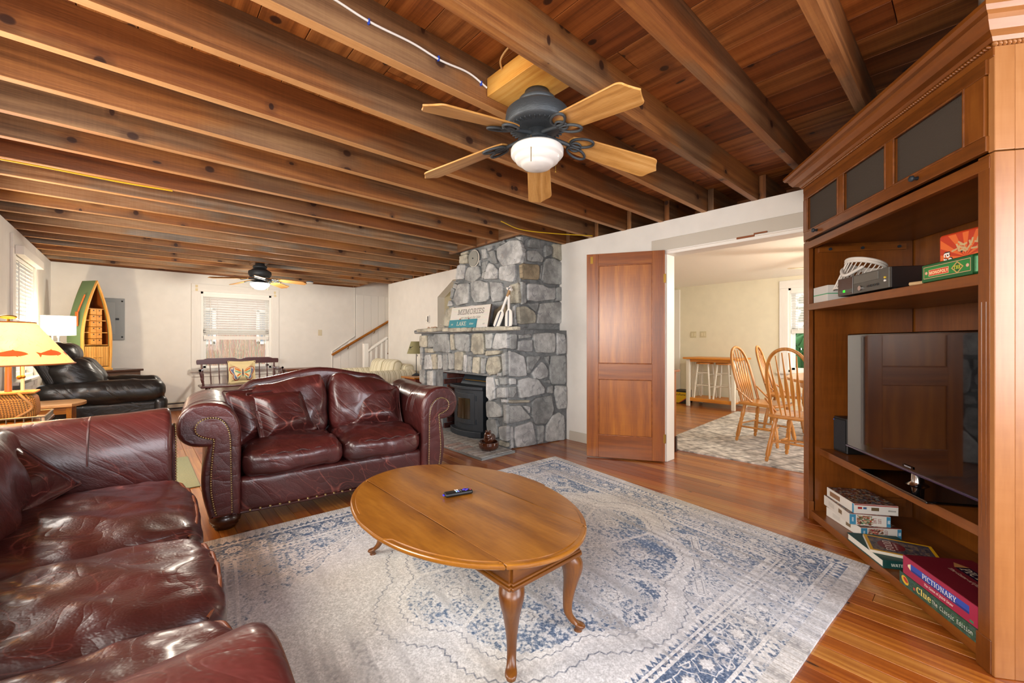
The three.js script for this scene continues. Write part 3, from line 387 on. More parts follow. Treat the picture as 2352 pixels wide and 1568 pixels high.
  for (let j = 0; j < 11; j++) { for (let i = 0; i < 5; i++) part('firebrick', bg, bm[Math.floor(r() * 3)], o, 3.61, 0.06 + j * 0.072, zo0 + 0.07 + i * 0.2 + (j % 2 ? 0.05 : 0)); for (let i = 0; i < 3; i++) part('firebrick', bg2, bm[Math.floor(r() * 3)], o, 3.08 + i * 0.2 + (j % 2 ? 0.05 : 0), 0.06 + j * 0.072, zo0 + 0.012); }
  // hearth
  const h = thing('hearth', 'grey-washed brick hearth in front of the pellet stove', 'hearth', [2.703, 0, -4.2]);
  part('mortar_bed', rbox(0.44, 0.026, 2.0, 0, 0.013, 0, 0.004), M.stones[3], h);
  const hm = [0xf0d0c6, 0xe4e0dc, 0xf6ece8].map((k) => mat({ map: T.stone, color: k, roughness: 0.9 })), hg = rbox(0.2, 0.012, 0.085, 0, 0, 0, 0.003), hs = rbox(0.045, 0.012, 0.19, 0, 0, 0, 0.003);
  for (let j = 0; j < 21; j++) { part('hearth_brick', hg, hm[Math.floor(r() * 3)], h, -0.12, 0.027, -0.95 + j * 0.0945); part('hearth_brick', hg, hm[1], h, 0.09, 0.027, -0.95 + j * 0.0945); }
}
// pellet stove in the fireplace
{
  const o = thing('pellet_stove', 'dark grey cast iron pellet stove with brass strip in the fireplace', 'stove', [3.24, 0.034, -4.16]);
  const m = M.iron;   // front faces -x
  const bow = (x, z0, z1, b, n = 9) => { const a = []; for (let i = 0; i <= n; i++) { const t = i / n; a.push([lerp(z0, z1, t), x - b * (1 - (2 * t - 1) ** 2)]); } return a; };
  const slab = (w, y0, y1, b, back, front) => { const a = bow(front, -w / 2, w / 2, b), s = poly([...a.map(([z, x]) => [x, -z]), [back, -w / 2], [back, w / 2]]); const g = new THREE.ExtrudeGeometry(s, { depth: y1 - y0, bevelEnabled: true, bevelSize: 0.006, bevelThickness: 0.006, bevelSegments: 2 }); g.rotateX(-PI / 2); return g.translate(0, y0, 0); };
  part('base', slab(0.62, 0, 0.06, 0.09, 0.28, -0.27), m, o); part('body', slab(0.58, 0.06, 0.56, 0.07, 0.3, -0.22), m, o); part('top_plate', slab(0.66, 0.56, 0.585, 0.08, 0.28, -0.26), m, o);
  const w = part('hopper_top', extr(poly([[-0.14, 0], [0.3, 0], [0.3, 0.12], [-0.07, 0.12]]), 0.56, 0.008, 2), m, o, 0, 0.59, -0.28);
  part('brass_strip', join([rod([-0.13, 0.05, 0.06], [-0.13, 0.05, 0.5], 0.009, 0.009, 8)]), M.brass, w, 0.025, 0, 0);
  const d = part('door', slab(0.36, 0.14, 0.5, 0.045, -0.24, -0.265), m, o); part('door_glass', slab(0.25, 0.2, 0.44, 0.03, -0.27, -0.29), flat(0x2a2418, 0.12), d);
  for (const y of [0.17, 0.45]) part('hinge', join([cyl(0.012, 0.012, 0.06, -0.26, y, 0.2, 8)]), m, o);
  for (const s of [-1, 1]) part('side_panel', rbox(0.28, 0.4, 0.012, 0.04, 0.31, s * 0.295, 0.004), m, o);
}
// things on hearth and mantel
{
  const o = thing('ceramic_bear_planter', 'glossy brown ceramic bowl with a bear on the hearth', 'figurine', [2.73, 0.033, -3.4], 0.4);
  const m = mat({ color: 0x4a2616, roughness: 0.12, clearcoat: 1, clearcoatRoughness: 0.06, bumpMap: T.stoneBump, bumpScale: 0.004 });
  part('bowl', lathe([[0, 0], [0.085, 0], [0.105, 0.03], [0.108, 0.075], [0.1, 0.085], [0.09, 0.08], [0.085, 0.04], [0, 0.03]], 32), m, o);
  part('bear', soft(0.15, 0.11, 0.1, { r: 0.048, n: [14, 12, 12], crease: 0.006, freq: 22, seed: 6 }), m, o, 0.02, 0.105, 0); part('head', join([ball(0.042, -0.035, 0.155, 0.01, 18, 14), ball(0.018, -0.06, 0.14, 0.025), ball(0.014, -0.03, 0.195, 0.03), ball(0.014, -0.03, 0.195, -0.01)]), m, o);
  const f = thing('stove_shovel', 'small black ash shovel leaning beside the pellet stove', 'shovel', [2.86, 0.034, -3.66]); part('handle', rod([0, 0.02, 0], [-0.14, 0.05, 0.12], 0.006), M.black, f); part('blade', rbox(0.07, 0.004, 0.08, 0.03, 0.018, -0.02, 0.002), M.black, f);
  // sign
  const s = thing('lake_sign', 'whitewashed wooden lake sign with teal strip leaning on the mantel', 'sign', [2.92, 1.318, -4.04], 0);
  const W = 0.78, Hh = 0.27, tilt = 0.2;
  const face = canvasTex(1024, 356, (g, w, h) => { g.fillStyle = '#cfcdc6'; g.fillRect(0, 0, w, h); const r = rng(3); for (let i = 0; i < 900; i++) { g.fillStyle = `rgba(${150 + r() * 90},${145 + r() * 90},${140 + r() * 80},0.16)`; g.fillRect(r() * w, r() * h, 40 + r() * 220, 1 + r() * 4); } g.fillStyle = '#6b6a68'; g.textAlign = 'center'; g.font = '112px serif'; g.save(); g.translate(w * 0.53, 128); g.scale(1.15, 1); g.strokeStyle = '#6b6762'; g.lineWidth = 6; g.strokeText('MEMORIES', 0, 0); g.restore(); g.font = 'italic 54px serif'; g.fillStyle = '#3c3a38'; g.fillText('are made at the lake', w * 0.54, 205); g.font = 'italic 34px serif'; g.fillText('NY', w * 0.9, 312); });
  const pl = canvasTex(768, 160, (g, w, h) => { g.fillStyle = '#2f7f8d'; g.fillRect(0, 0, w, h); const r = rng(8); for (let i = 0; i < 300; i++) { g.fillStyle = `rgba(${20 + r() * 60},${90 + r() * 60},${110 + r() * 60},0.2)`; g.fillRect(r() * w, r() * h, 30 + r() * 120, 2); } g.fillStyle = '#d9d2bd'; g.textAlign = 'center'; g.font = '104px serif'; g.fillText('LAKE', w * 0.48, 116); g.font = 'italic 52px serif'; g.fillText('on', w * 0.12, 104); g.fillText('time', w * 0.84, 104); });
  const bd = part('board', rbox(W, Hh, 0.02, 0, Hh / 2, 0, 0.002), flat(0x57493c, 0.8), s, 0, 0, 0); bd.rotation.set(0, -PI / 2, 0); bd.geometry.rotateX(-tilt);
  const fc = part('face', new THREE.PlaneGeometry(W - 0.004, Hh - 0.004).translate(0, Hh / 2, 0.0105).rotateX(-tilt), mat({ map: face, roughness: 0.8 }), s); fc.rotation.y = -PI / 2;
  const st = part('teal_strip', rbox(0.56, 0.105, 0.012, -0.1, 0.053, 0.017, 0.002).rotateX(-tilt), flat(0x2f7f8d, 0.7), s); st.rotation.y = -PI / 2; const sf = part('lettering', new THREE.PlaneGeometry(0.556, 0.102).translate(-0.1, 0.053, 0.0235).rotateX(-tilt), mat({ map: pl, roughness: 0.75 }), st);
  for (const x of [-0.16, 0.02]) part('rivet', ball(0.007, x, 0.112, 0.02).rotateX(-tilt), flat(0xb04a3a, 0.5), st);
  // oars
  const stripe = flat(0x4a5262, 0.6), oarW = flat(0xe6e3dc, 0.55), hand = flat(0xa98558, 0.6);
  const oarShape = splined([[-0.016, 0.2], [-0.05, 0.16], [-0.056, 0.08], [-0.05, 0.008], [-0.02, 0], [0.02, 0], [0.05, 0.008], [0.056, 0.08], [0.05, 0.16], [0.016, 0.2]], 60);
  const oar = (pos, rz, rx, label) => { const o = thing('decorative_oar', label, 'oar', pos, -PI / 2, 'crossed oars on the mantel'); const b = new THREE.Group(); const add = (n, g, m) => { g.rotateZ(rz); g.rotateX(rx); part(n, g, m, o); };
    add('blade', extr(oarShape, 0.014, 0.004).translate(0, 0, -0.007), oarW); add('stripe', rbox(0.022, 0.36, 0.017, 0, 0.183, 0, 0.003), stripe); add('shaft', rod([0, 0.18, 0], [0, 0.38, 0], 0.015, 0.014, 12), oarW); add('handle', rod([0, 0.36, 0], [0, 0.435, 0], 0.016, 0.014, 12), hand); add('grip', join([cyl(0.016, 0.016, 0.028, 0, 0, 0, 12).rotateZ(PI / 2).translate(0.017, 0.445, 0), cyl(0.016, 0.016, 0.028, 0, 0, 0, 12).rotateZ(PI / 2).translate(-0.017, 0.445, 0)]), oarW); add('grip_band', cyl(0.017, 0.017, 0.018, 0, 0, 0, 12).rotateZ(PI / 2).translate(0, 0.445, 0), stripe); };
  oar([2.955, 1.32, -3.555], -0.32, -0.2, 'small white striped oar crossing in front of its pair'); oar([2.985, 1.32, -3.375], 0.16, -0.16, 'small white striped oar crossing behind its pair');
  const sh = thing('shell_strand', 'strand of small shells draped on the end of the mantel', 'shells', [3.0, 1.32, -4.98]); const g = []; const r = rng(12); for (let i = 0; i < 16; i++) g.push(ball(0.013 + r() * 0.008, r() * 0.1, 0.012 + r() * 0.02, (r() - 0.5) * 0.2, 8, 6)); part('shells', join(g), flat(0xb89a80, 0.6), sh).userData.kind = 'stuff'; part('glass_cup', lathe([[0.0, 0], [0.03, 0], [0.032, 0.08], [0.028, 0.08], [0.027, 0.005], [0, 0.005]], 20), M.glass, sh, 0.08, 0.0, 0.1);
}
// ---------- ceiling fans ----------
const opal = mat({ color: 0xf2f0ec, roughness: 0.25, transmission: 0.25, thickness: 0 });
const bladeShape = () => { const s = new THREE.Shape(); s.moveTo(0.17, -0.045); s.quadraticCurveTo(0.14, 0, 0.17, 0.045); s.quadraticCurveTo(0.21, 0.062, 0.27, 0.062); s.lineTo(0.585, 0.073); s.quadraticCurveTo(0.615, 0.074, 0.622, 0.055); s.quadraticCurveTo(0.632, 0.03, 0.655, 0.0); s.quadraticCurveTo(0.632, -0.03, 0.622, -0.055); s.quadraticCurveTo(0.615, -0.074, 0.585, -0.073); s.lineTo(0.27, -0.062); s.quadraticCurveTo(0.21, -0.062, 0.17, -0.045); return s; };
function fan(label, pos, angles, { globe, m = M.fanMetal, blade = M.oak, drop = 0.29, reach = 1, light = 0, droop = 0 }) {
  const o = thing('ceiling_fan', label, 'ceiling fan', pos);   // origin at blade level
  part('canopy', lathe([[0, drop], [0.06, drop], [0.062, drop - 0.02], [0.07, drop - 0.026], [0.088, drop - 0.038], [0.098, drop - 0.055], [0.088, drop - 0.07], [0, drop - 0.07]], 36), m, o);
  part('motor_housing', lathe([[0, 0.138], [0.09, 0.138], [0.1, 0.13], [0.118, 0.118], [0.14, 0.108], [0.15, 0.098], [0.154, 0.06], [0.146, 0.05], [0.149, 0.043], [0.138, 0.031], [0.11, 0.019], [0.075, 0.013], [0, 0.013]], 48), m, o);
  for (let i = 0; i < 36; i++) { const a = (i / 36) * 2 * PI; part('vent_fin', at(rbox(0.03, 0.008, 0.006, 0.12, 0, 0, 0.002), 0, 0.022, 0, 0, a, 0), m, o); }
  part('switch_housing', lathe([[0, 0.015], [0.05, 0.015], [0.05, -0.025], [0.06, -0.035], [0.085, -0.05], [0.118, -0.066], [0.118, -0.074], [0, -0.074]], 36), m, o);
  const gl = part('light_globe', lathe([[0.112, -0.062], [0.124, -0.064], [0.128, -0.072], [0.127, -0.094], [0.12, -0.103], [0.111, -0.106], [0.109, -0.112], [0.103, -0.124], [0.088, -0.134], [0.08, -0.136], [0.078, -0.142], [0.066, -0.152], [0.035, -0.16], [0, -0.162]], 48), globe, o, 0, -0.01, 0);
  if (light) { const l = new THREE.PointLight(0xfff4e2, light); l.position.set(0, -0.11, 0); l.shadow.radius = 4; o.add(l); }
  const bs = extr(bladeShape(), 0.008, 0.002, 1), scr = [];
  for (const deg of angles) {
    const a = -deg * PI / 180, b = part('blade', grain(bs.clone().rotateX(-PI / 2).rotateX(-0.22), 0, 0.9, 0.3), blade, o, 0, 0.0, 0, 0, a, -droop); b.rotation.order = 'YXZ'; if (reach !== 1) b.scale.x = reach;
    const ring = (x, z, rx, rz, t = 0.0055, tw = 0) => { const e = new THREE.EllipseCurve(0, 0, rx, rz, 0, 2 * PI), pts = e.getPoints(20).slice(0, -1).map((p) => { const c = Math.cos(tw), s = Math.sin(tw); return [x + p.x * c - p.y * s, -0.008, z + p.x * s + p.y * c]; }); return tube(pts, t, 36, 6, true); };
    part('blade_iron', join([rod([0.05, 0.0, 0], [0.17, -0.006, 0], 0.011, 0.009, 8), ring(0.2, 0, 0.028, 0.028), ring(0.22, 0.038, 0.055, 0.028, 0.0065, 0.35), ring(0.22, -0.038, 0.055, 0.028, 0.0065, -0.35)]).rotateX(-0.22), m, b);
  }
  part('pull_chain', join([rod([0.1, -0.03, 0.03], [0.1, -0.16, 0.03], 0.0018, 0.0018, 6), ball(0.004, 0.1, -0.165, 0.03)]), M.brass, o); part('pull_chain', rod([-0.1, -0.06, 0.06], [-0.1, -0.18, 0.06], 0.0018, 0.0018, 6), M.brass, o);
  return o;
}
fan('speckled dark grey ceiling fan with five oak blades above the coffee table', [1.44, 2.165, -1.42], [101, 29, -42.7, -115.6, 177.3], { globe: mat({ color: 0xd9d6d0, roughness: 0.25 }), drop: 0.2, droop: 0.185 });
{
  const o = thing('fan_mounting_block', 'new yellow pine block bracing the fan between joists', 'wood block', [1.4, 2.41, -1.424]);
  part('block', grain(rbox(0.24, 0.09, 0.366, 0, 0.0, 0, 0.002), 2, 1, 0.3), M.pine, o);
  const c = single('fan_wire_loop', 'loop of tan cable above the fan mounting block', 'cable', tube([[1.29, 2.44, -1.5], [1.25, 2.46, -1.47], [1.25, 2.49, -1.42], [1.27, 2.515, -1.36], [1.25, 2.5, -1.32], [1.27, 2.46, -1.3], [1.29, 2.44, -1.29]], 0.005, 40, 6), flat(0xb98f58, 0.6));
  const w = thing('white_cable', 'white cable stapled along a joist toward the fan', 'cable'); part('wire', tube([[0.2, 2.46, -1.60], [0.54, 2.44, -1.603], [0.68, 2.425, -1.603], [0.875, 2.43, -1.603], [1.01, 2.42, -1.603], [1.17, 2.43, -1.603], [1.275, 2.405, -1.603]], 0.005, 60, 6), M.white, w);
  for (const x of [0.68, 1.0, 1.24]) part('staple', rbox(0.008, 0.022, 0.014, x, x > 1.2 ? 2.412 : 2.424, -1.604, 0.003), flat(0x2a4fc0, 0.4), w);
  const y = thing('yellow_cable', 'yellow cable strung under joists above the lamp side', 'cable'); part('wire', tube([[-0.7, 2.314, -4.13], [-0.4, 2.31, -4.11], [-0.1, 2.312, -4.13], [0.2, 2.316, -4.12]], 0.006, 30, 6), flat(0xd8b018, 0.5), y); part('wire', tube([[2.6, 2.316, -3.05], [2.9, 2.302, -3.1], [3.3, 2.31, -3.0], [3.7, 2.316, -2.8]], 0.005, 30, 6), flat(0xd8b018, 0.5), y);
}

// ---------- corner media cabinet ----------
const CAB = { p: new V3(3.314, 0, -0.77), turn: Math.atan2(-0.5889, -0.8082) };
const inCab = (s, y, q) => [CAB.p.x - 0.8082 * s + 0.5889 * q, y, CAB.p.z + 0.5889 * s + 0.8082 * q];   // s along the front, q back from it
{
  const o = thing('media_cabinet', 'tall cherry media cabinet with mesh-panelled top door, standing across the corner', 'cabinet', [CAB.p.x, 0, CAB.p.z], CAB.turn);
  const W = 1.38, D = 0.6, TOP = 2.18, c = M.cherry, seam = 1.818;
  const G = (g, ax, l = 1.6, w = 0.8) => grain(g, ax, l, w);
  // side walls, in two stacked units
  for (const [y0, y1] of [[0.0, seam - 0.002], [seam + 0.002, TOP]]) {
    part('side_panel', G(rbox(0.022, y1 - y0, D - 0.06, 0.011, (y0 + y1) / 2, -D / 2 - 0.03, 0.002), 1), c, o);
    part('side_panel', G(rbox(0.022, y1 - y0, D - 0.06, W - 0.011, (y0 + y1) / 2, -D / 2 - 0.03, 0.002), 1), M.maple, o);
    part('corner_stile', G(rbox(0.026, y1 - y0, 0.058, W - 0.012, (y0 + y1) / 2, -0.031, 0.003), 1), M.maple, o);
    part('corner_stile', G(rbox(0.026, y1 - y0, 0.058, 0.012, (y0 + y1) / 2, -0.031, 0.003), 1), c, o);
  }
  // front stiles with flutes below the upper shelf
  for (const [x, s] of [[0.042, 1], [W - 0.04, -1]]) {
    part('front_stile', G(rbox(0.05, seam - 0.04, 0.03, x, seam / 2 + 0.02, -0.016, 0.004), 1), c, o);
    for (const dx of [-0.009, 0.009]) part('flute', rod([x + dx, 0.5, -0.002], [x + dx, 1.3, -0.002], 0.003, 0.003, 6), c, o);
    part('plinth_block', G(rbox(0.06, 0.12, 0.036, x, 0.06, -0.016, 0.004), 1), c, o);
  }
  for (const x of [0.03, W - 0.03]) part('inner_side', G(cube(0.012, 1.76, D - 0.06, x + (x < 0.5 ? 0.03 : -0.03), 0.92, -D / 2 - 0.01), 1), c, o);
  part('back_panel', G(cube(W - 0.04, 2.14, 0.012, W / 2, 1.09, -D + 0.006), 1), c, o);
  part('bottom_board', G(rbox(W - 0.04, 0.045, D - 0.03, W / 2, 0.0375, -D / 2 - 0.0, 0.003), 0), c, o);
  part('middle_shelf', G(rbox(W - 0.11, 0.042, D - 0.09, W / 2, 0.444, -D / 2 - 0.022, 0.003), 0), c, o);
  part('upper_shelf', G(rbox(W - 0.05, 0.042, D - 0.03, W / 2, 1.384, -D / 2 + 0.013, 0.003), 0), c, o);
  part('front_rail', G(rbox(W - 0.03, 0.045, 0.03, W / 2, 1.787, -0.014, 0.003), 0), c, o);
  part('compartment_top', G(cube(W - 0.05, 0.02, D - 0.04, W / 2, 1.80, -D / 2), 0), c, o);
  for (const y of [1.755]) { const k = part('cleat', G(cube(0.018, 0.035, D - 0.12, 0.07, y, -D / 2), 2), c, o); for (const z of [-0.12, -0.3, -0.5]) part('bolt', at(cyl(0.009, 0.009, 0.012, 0, 0, 0, 10), 0.082, y, z, 0, 0, PI / 2), M.iron, k); }
  part('floor_cleat', G(cube(W - 0.2, 0.06, 0.02, W / 2, 0.2, -D + 0.022), 0), c, o);
  part('floor_cleat', G(cube(0.02, 0.05, 0.4, 0.08, 0.155, -0.33), 2), c, o);
  // flip-up door with three mesh panels
  const dy0 = 1.826, dy1 = 2.15, door = new THREE.Group(); door.name = 'mesh_door'; o.add(door);
  const xs = [0.03, 0.43, 0.455, 0.845, 0.872, 1.262];
  part('door_rail', G(rbox(W - 0.04, 0.055, 0.022, W / 2, dy0 + 0.0275, -0.003, 0.003), 0), c, door); part('door_rail', G(rbox(W - 0.04, 0.055, 0.022, W / 2, dy1 - 0.0275, -0.003, 0.003), 0), c, door);
  for (const x of [0.045, 0.455, 0.86, 1.31]) part('door_stile', G(rbox(x > 1.2 ? 0.085 : 0.058, dy1 - dy0 - 0.11, 0.022, x, (dy0 + dy1) / 2, -0.003, 0.003), 1), c, door);
  const mesh = mat({ color: 0x3a3128, roughness: 0.9, bumpMap: grainBump, bumpScale: 0.001 });
  for (const [a, b] of [[0.074, 0.426], [0.484, 0.831], [0.889, 1.268]]) { part('mesh_panel', cube(b - a, dy1 - dy0 - 0.108, 0.006, (a + b) / 2, (dy0 + dy1) / 2, -0.012), mesh, door);
    part('panel_bead', join([rod([a, dy0 + 0.054, 0.006], [b, dy0 + 0.054, 0.006], 0.006, 0.006, 6), rod([a, dy1 - 0.054, 0.006], [b, dy1 - 0.054, 0.006], 0.006, 0.006, 6), rod([a, dy0 + 0.054, 0.006], [a, dy1 - 0.054, 0.006], 0.006, 0.006, 6), rod([b, dy0 + 0.054, 0.006], [b, dy1 - 0.054, 0.006], 0.006, 0.006, 6)]), c, door); }
  for (const x of [0.2, 1.04]) part('knob', lathe([[0, 0], [0.008, 0], [0.006, 0.012], [0.013, 0.02], [0.012, 0.028], [0, 0.03]], 16).rotateX(PI / 2).translate(x, dy0 + 0.028, 0.008), M.iron, door);
  part('frieze', G(rbox(W, 0.06, 0.03, W / 2, TOP - 0.004, -0.014, 0.003), 0), c, o);
  // crown moulding along the front and the right side
  const prof = [[0, 0], [0.012, 0.0], [0.02, 0.012], [0.045, 0.02], [0.062, 0.045], [0.066, 0.06], [0.08, 0.066], [0.088, 0.08], [0.088, 0.095], [0, 0.095]];
  const crown = (len) => { const g = extr(poly(prof.map(([x, y]) => [x, y])), len, 0); return g; };   // profile x outwards, y up, runs along z
  const mitre = (g, f) => { const p = g.attributes.position; for (let i = 0; i < p.count; i++) f(p, i, p.getX(i), p.getZ(i)); g.computeVertexNormals(); return g; };
  const cf = crown(1); cf.rotateY(-PI / 2); mitre(cf, (p, i, x, z) => p.setX(i, x < -0.5 ? -z : W + z)); cf.translate(0, TOP + 0.01, 0);
  part('crown_moulding', G(cf, 0), c, o);
  const cr = mitre(crown(1), (p, i, x, z) => { p.setZ(i, z > 0.5 ? x : -D); p.setX(i, W + x); }); cr.translate(0, TOP + 0.01, 0); part('crown_moulding', G(cr, 2), M.maple, o);
  const cl = mitre(crown(1), (p, i, x, z) => { p.setZ(i, z > 0.5 ? x : -D); p.setX(i, -x); }); cl.translate(0, TOP + 0.01, 0); part('crown_moulding', G(cl, 2), c, o);
  part('cabinet_top', cube(W, 0.02, D, W / 2, TOP + 0.09, -D / 2), c, o);
  const rope = (len, f) => { const b = []; const n = Math.round(len / 0.013); for (let i = 0; i < n; i++) { const s = new THREE.SphereGeometry(0.009, 7, 5); s.scale(0.62, 1, 1); s.rotateZ(0.6); s.translate(i * 0.013, 0, 0); b.push(s); } return f(join(b)); };
  part('rope_trim', rope(W, (g) => g.translate(0.004, TOP + 0.004, 0.006)), c, o).userData.kind = 'stuff';
  part('rope_trim', rope(D, (g) => g.rotateY(PI / 2).translate(W + 0.005, TOP + 0.004, 0)), M.maple, o).userData.kind = 'stuff';
}
function cabThing(name, label, cat, s, y, q, turn = 0) { return thing(name, label, cat, inCab(s, y, q), CAB.turn + turn); }
// television
{
  const o = cabThing('television', 'black flat screen television on a glossy swivel base', 'television', 0.79, 0.466, 0.13);
  part('screen_frame', rbox(1.02, 0.67, 0.045, 0, 0.405, -0.005, 0.012, 2), M.blackGloss, o);
  part('screen', cube(0.985, 0.6, 0.004, 0, 0.42, 0.0185), mat({ color: 0x060506, roughness: 0.05, clearcoat: 1, clearcoatRoughness: 0.02 }), o);
  part('bottom_edge', rbox(1.02, 0.012, 0.05, 0, 0.076, 0.0, 0.005), mat({ color: 0x2a2440, roughness: 0.1, clearcoat: 1 }), o);
  part('brand_mark', new THREE.PlaneGeometry(0.07, 0.012).translate(0, 0.096, 0.0215), mat({ map: canvasTex(256, 44, (g, w, h) => { g.fillStyle = '#08080a'; g.fillRect(0, 0, w, h); g.fillStyle = '#b9bcc4'; g.font = 'bold 34px sans-serif'; g.textAlign = 'center'; g.fillText('SAMSUNG', w / 2, 34); }), roughness: 0.2 }), o);
  part('neck', lathe([[0.045, 0.0], [0.024, 0.014], [0.022, 0.07], [0, 0.07]], 24), M.chrome, o, 0, 0.012, -0.02);
  part('base', rbox(0.48, 0.012, 0.24, 0, 0.006, -0.02, 0.005), M.blackGloss, o);
}
{
  const o = cabThing('speaker_box', 'small black cube speaker beside the television', 'speaker', 0.14, 0.466, 0.22, 0.15); part('case', rbox(0.12, 0.22, 0.16, 0, 0.11, 0, 0.008, 2), M.black, o); part('grille', rbox(0.1, 0.19, 0.006, 0, 0.11, 0.082, 0.002), flat(0x1c1c20, 0.9), o); part('indicator', ball(0.003, -0.045, 0.2, 0.086), flat(0x3060d0, 0.3), o);
  // vcr
  const v = cabThing('video_recorder', 'black video cassette recorder with green display on the upper shelf', 'video recorder', 0.63, 1.406, 0.135);
  part('case', rbox(0.43, 0.1, 0.25, 0, 0.058, 0, 0.004), M.black, v);
  part('front_panel', rbox(0.43, 0.098, 0.012, 0, 0.058, 0.128, 0.003), flat(0x4c4b46, 0.4), v);
  part('cassette_flap', rbox(0.2, 0.04, 0.004, 0.04, 0.08, 0.135, 0.001), flat(0x5a5953, 0.35), v); part('display_window', rbox(0.14, 0.09, 0.003, -0.14, 0.058, 0.135, 0.001), M.blackGloss, v);
  part('display_strip', rbox(0.12, 0.022, 0.003, -0.135, 0.03, 0.137, 0.001), flat(0x4a4a42, 0.4), v); part('display', cube(0.018, 0.012, 0.002, -0.145, 0.032, 0.139), mat({ color: 0x2fbf2f, emissive: 0x30ff30, emissiveIntensity: 1.2 }), v);
  part('jog_dial', at(cyl(0.013, 0.013, 0.012, 0, 0, 0, 20), 0.0, 0.032, 0.137, PI / 2, 0, 0), M.chrome, v); for (const x of [0.06, 0.085, 0.11, 0.135]) part('button', rbox(0.016, 0.01, 0.006, x, 0.035, 0.135, 0.002), M.black, v); for (const y of [0.06, 0.045]) part('jack', at(cyl(0.005, 0.005, 0.006, 0, 0, 0, 10), 0.19, y, 0.136, PI / 2, 0, 0), y > 0.05 ? flat(0xd8b83a, 0.4) : M.white, v);
  for (const s of [-0.17, 0.17]) part('foot', cyl(0.014, 0.014, 0.008, s, 0.004, 0.08, 12), M.black, v);
  // game tin
  const tin = cabThing('game_tin', 'green rectangular board game tin on the upper shelf', 'board game', 1.165, 1.406, 0.075);
  const art = canvasTex(1024, 300, (g, w, h) => { const gr = ['#1f5a30', '#2c7440']; g.fillStyle = gr[0]; g.fillRect(0, 0, w, h); g.strokeStyle = '#c9a27a'; g.lineWidth = 10; g.strokeRect(40, 40, w - 80, h - 100); g.fillStyle = '#2f7d3c'; g.fillRect(52, 52, w - 104, h - 124); g.fillStyle = '#c8452c'; g.fillRect(150, 100, 420, 105); g.strokeStyle = '#e8dcb0'; g.lineWidth = 5; g.strokeRect(150, 100, 420, 105); g.fillStyle = '#f0e2b0'; g.font = 'bold 78px sans-serif'; g.textAlign = 'center'; g.fillText('MONOPOLY', 360, 181, 400); g.fillStyle = '#b99a5a'; g.beginPath(); g.moveTo(740, 45); g.lineTo(860, 145); g.lineTo(740, 250); g.lineTo(620, 145); g.fill(); g.fillStyle = '#1f5a30'; g.beginPath(); g.moveTo(740, 70); g.lineTo(830, 145); g.lineTo(740, 225); g.lineTo(650, 145); g.fill(); g.fillStyle = '#d8d23a'; g.font = 'bold 80px serif'; g.fillText('THE', 740, 172, 150); g.fillStyle = '#d8a58a'; for (const x of [95, 930]) { g.beginPath(); g.arc(x, 145, 28, 0, 7); g.fill(); } });
  part('tin', rbox(0.27, 0.078, 0.13, 0, 0.039, 0, 0.012, 3), flat(0x1f5a30, 0.25, { metalness: 0.4 }), tin); part('front_print', new THREE.PlaneGeometry(0.246, 0.07).translate(-0.004, 0.038, 0.0655), mat({ map: art, roughness: 0.3 }), tin); part('end_print', new THREE.PlaneGeometry(0.1, 0.07).rotateY(PI / 2).translate(0.1355, 0.038, 0), mat({ map: canvasTex(200, 140, (g, w, h) => { g.fillStyle = '#1f5a30'; g.fillRect(0, 0, w, h); g.fillStyle = '#d88a70'; g.fillRect(30, 20, w - 60, h - 40); g.fillStyle = '#2c7440'; g.beginPath(); g.arc(w / 2, h / 2, 34, 0, 7); g.fill(); }), roughness: 0.3 }), tin);
  // block tower game
  const jg = cabThing('block_game_bag', 'orange block-stacking game bag standing behind the green tin', 'board game', 1.02, 1.406, 0.24, 0.15);
  const ja = canvasTex(640, 512, (g, w, h) => { const r = rng(5); g.fillStyle = '#c8401c'; g.fillRect(0, 0, w, h); for (let i = 0; i < 26; i++) { g.fillStyle = i % 2 ? '#e0682c' : '#c03818'; g.beginPath(); g.moveTo(w * 0.4, h * 0.5); const a = (i / 26) * 2 * PI; g.lineTo(w * 0.4 + 800 * Math.cos(a), h * 0.5 + 800 * Math.sin(a)); g.lineTo(w * 0.4 + 800 * Math.cos(a + 0.24), h * 0.5 + 800 * Math.sin(a + 0.24)); g.fill(); } for (let i = 0; i < 70; i++) { g.save(); g.translate(120 + r() * 500, 40 + (i % 2 ? 60 : 330) + r() * 90); g.rotate(r() * 3); g.fillStyle = ['#e6cfa0', '#c9a878', '#3a2a20'][i % 3 === 2 && r() > 0.5 ? 2 : i % 2]; g.fillRect(-30, -9, 60, 18); g.restore(); } g.save(); g.translate(95, 470); g.rotate(-PI / 2); g.fillStyle = '#1a1410'; g.font = 'bold 118px sans-serif'; g.fillText('Jenga', -4, 6); g.fillStyle = '#f2ece2'; g.font = 'bold 112px sans-serif'; g.fillText('Jenga', 0, 0); g.restore(); });
  part('bag', rbox(0.3, 0.232, 0.09, 0, 0.116, 0, 0.014, 3), flat(0xc8401c, 0.5), jg); part('front_print', new THREE.PlaneGeometry(0.276, 0.21).translate(0, 0.116, 0.0455), mat({ map: ja, roughness: 0.35 }), jg);
  // white carton and white wire basket
  const wb = cabThing('white_carton', 'white carton with green stripe behind the wire basket', 'box', 0.155, 1.406, 0.09); part('carton', rbox(0.17, 0.1, 0.12, 0, 0.05, 0, 0.002), flat(0xc9c6c0, 0.7), wb); part('stripe', rbox(0.171, 0.006, 0.121, 0, 0.048, 0, 0.001), flat(0x3f9a6a, 0.6), wb);
  const bk = cabThing('wicker_handle_basket', 'white spoked wire basket lying on its side', 'basket', 0.335, 1.406, 0.16, 0.0); const wm = flat(0xd4cdc4, 0.7), sp = [];
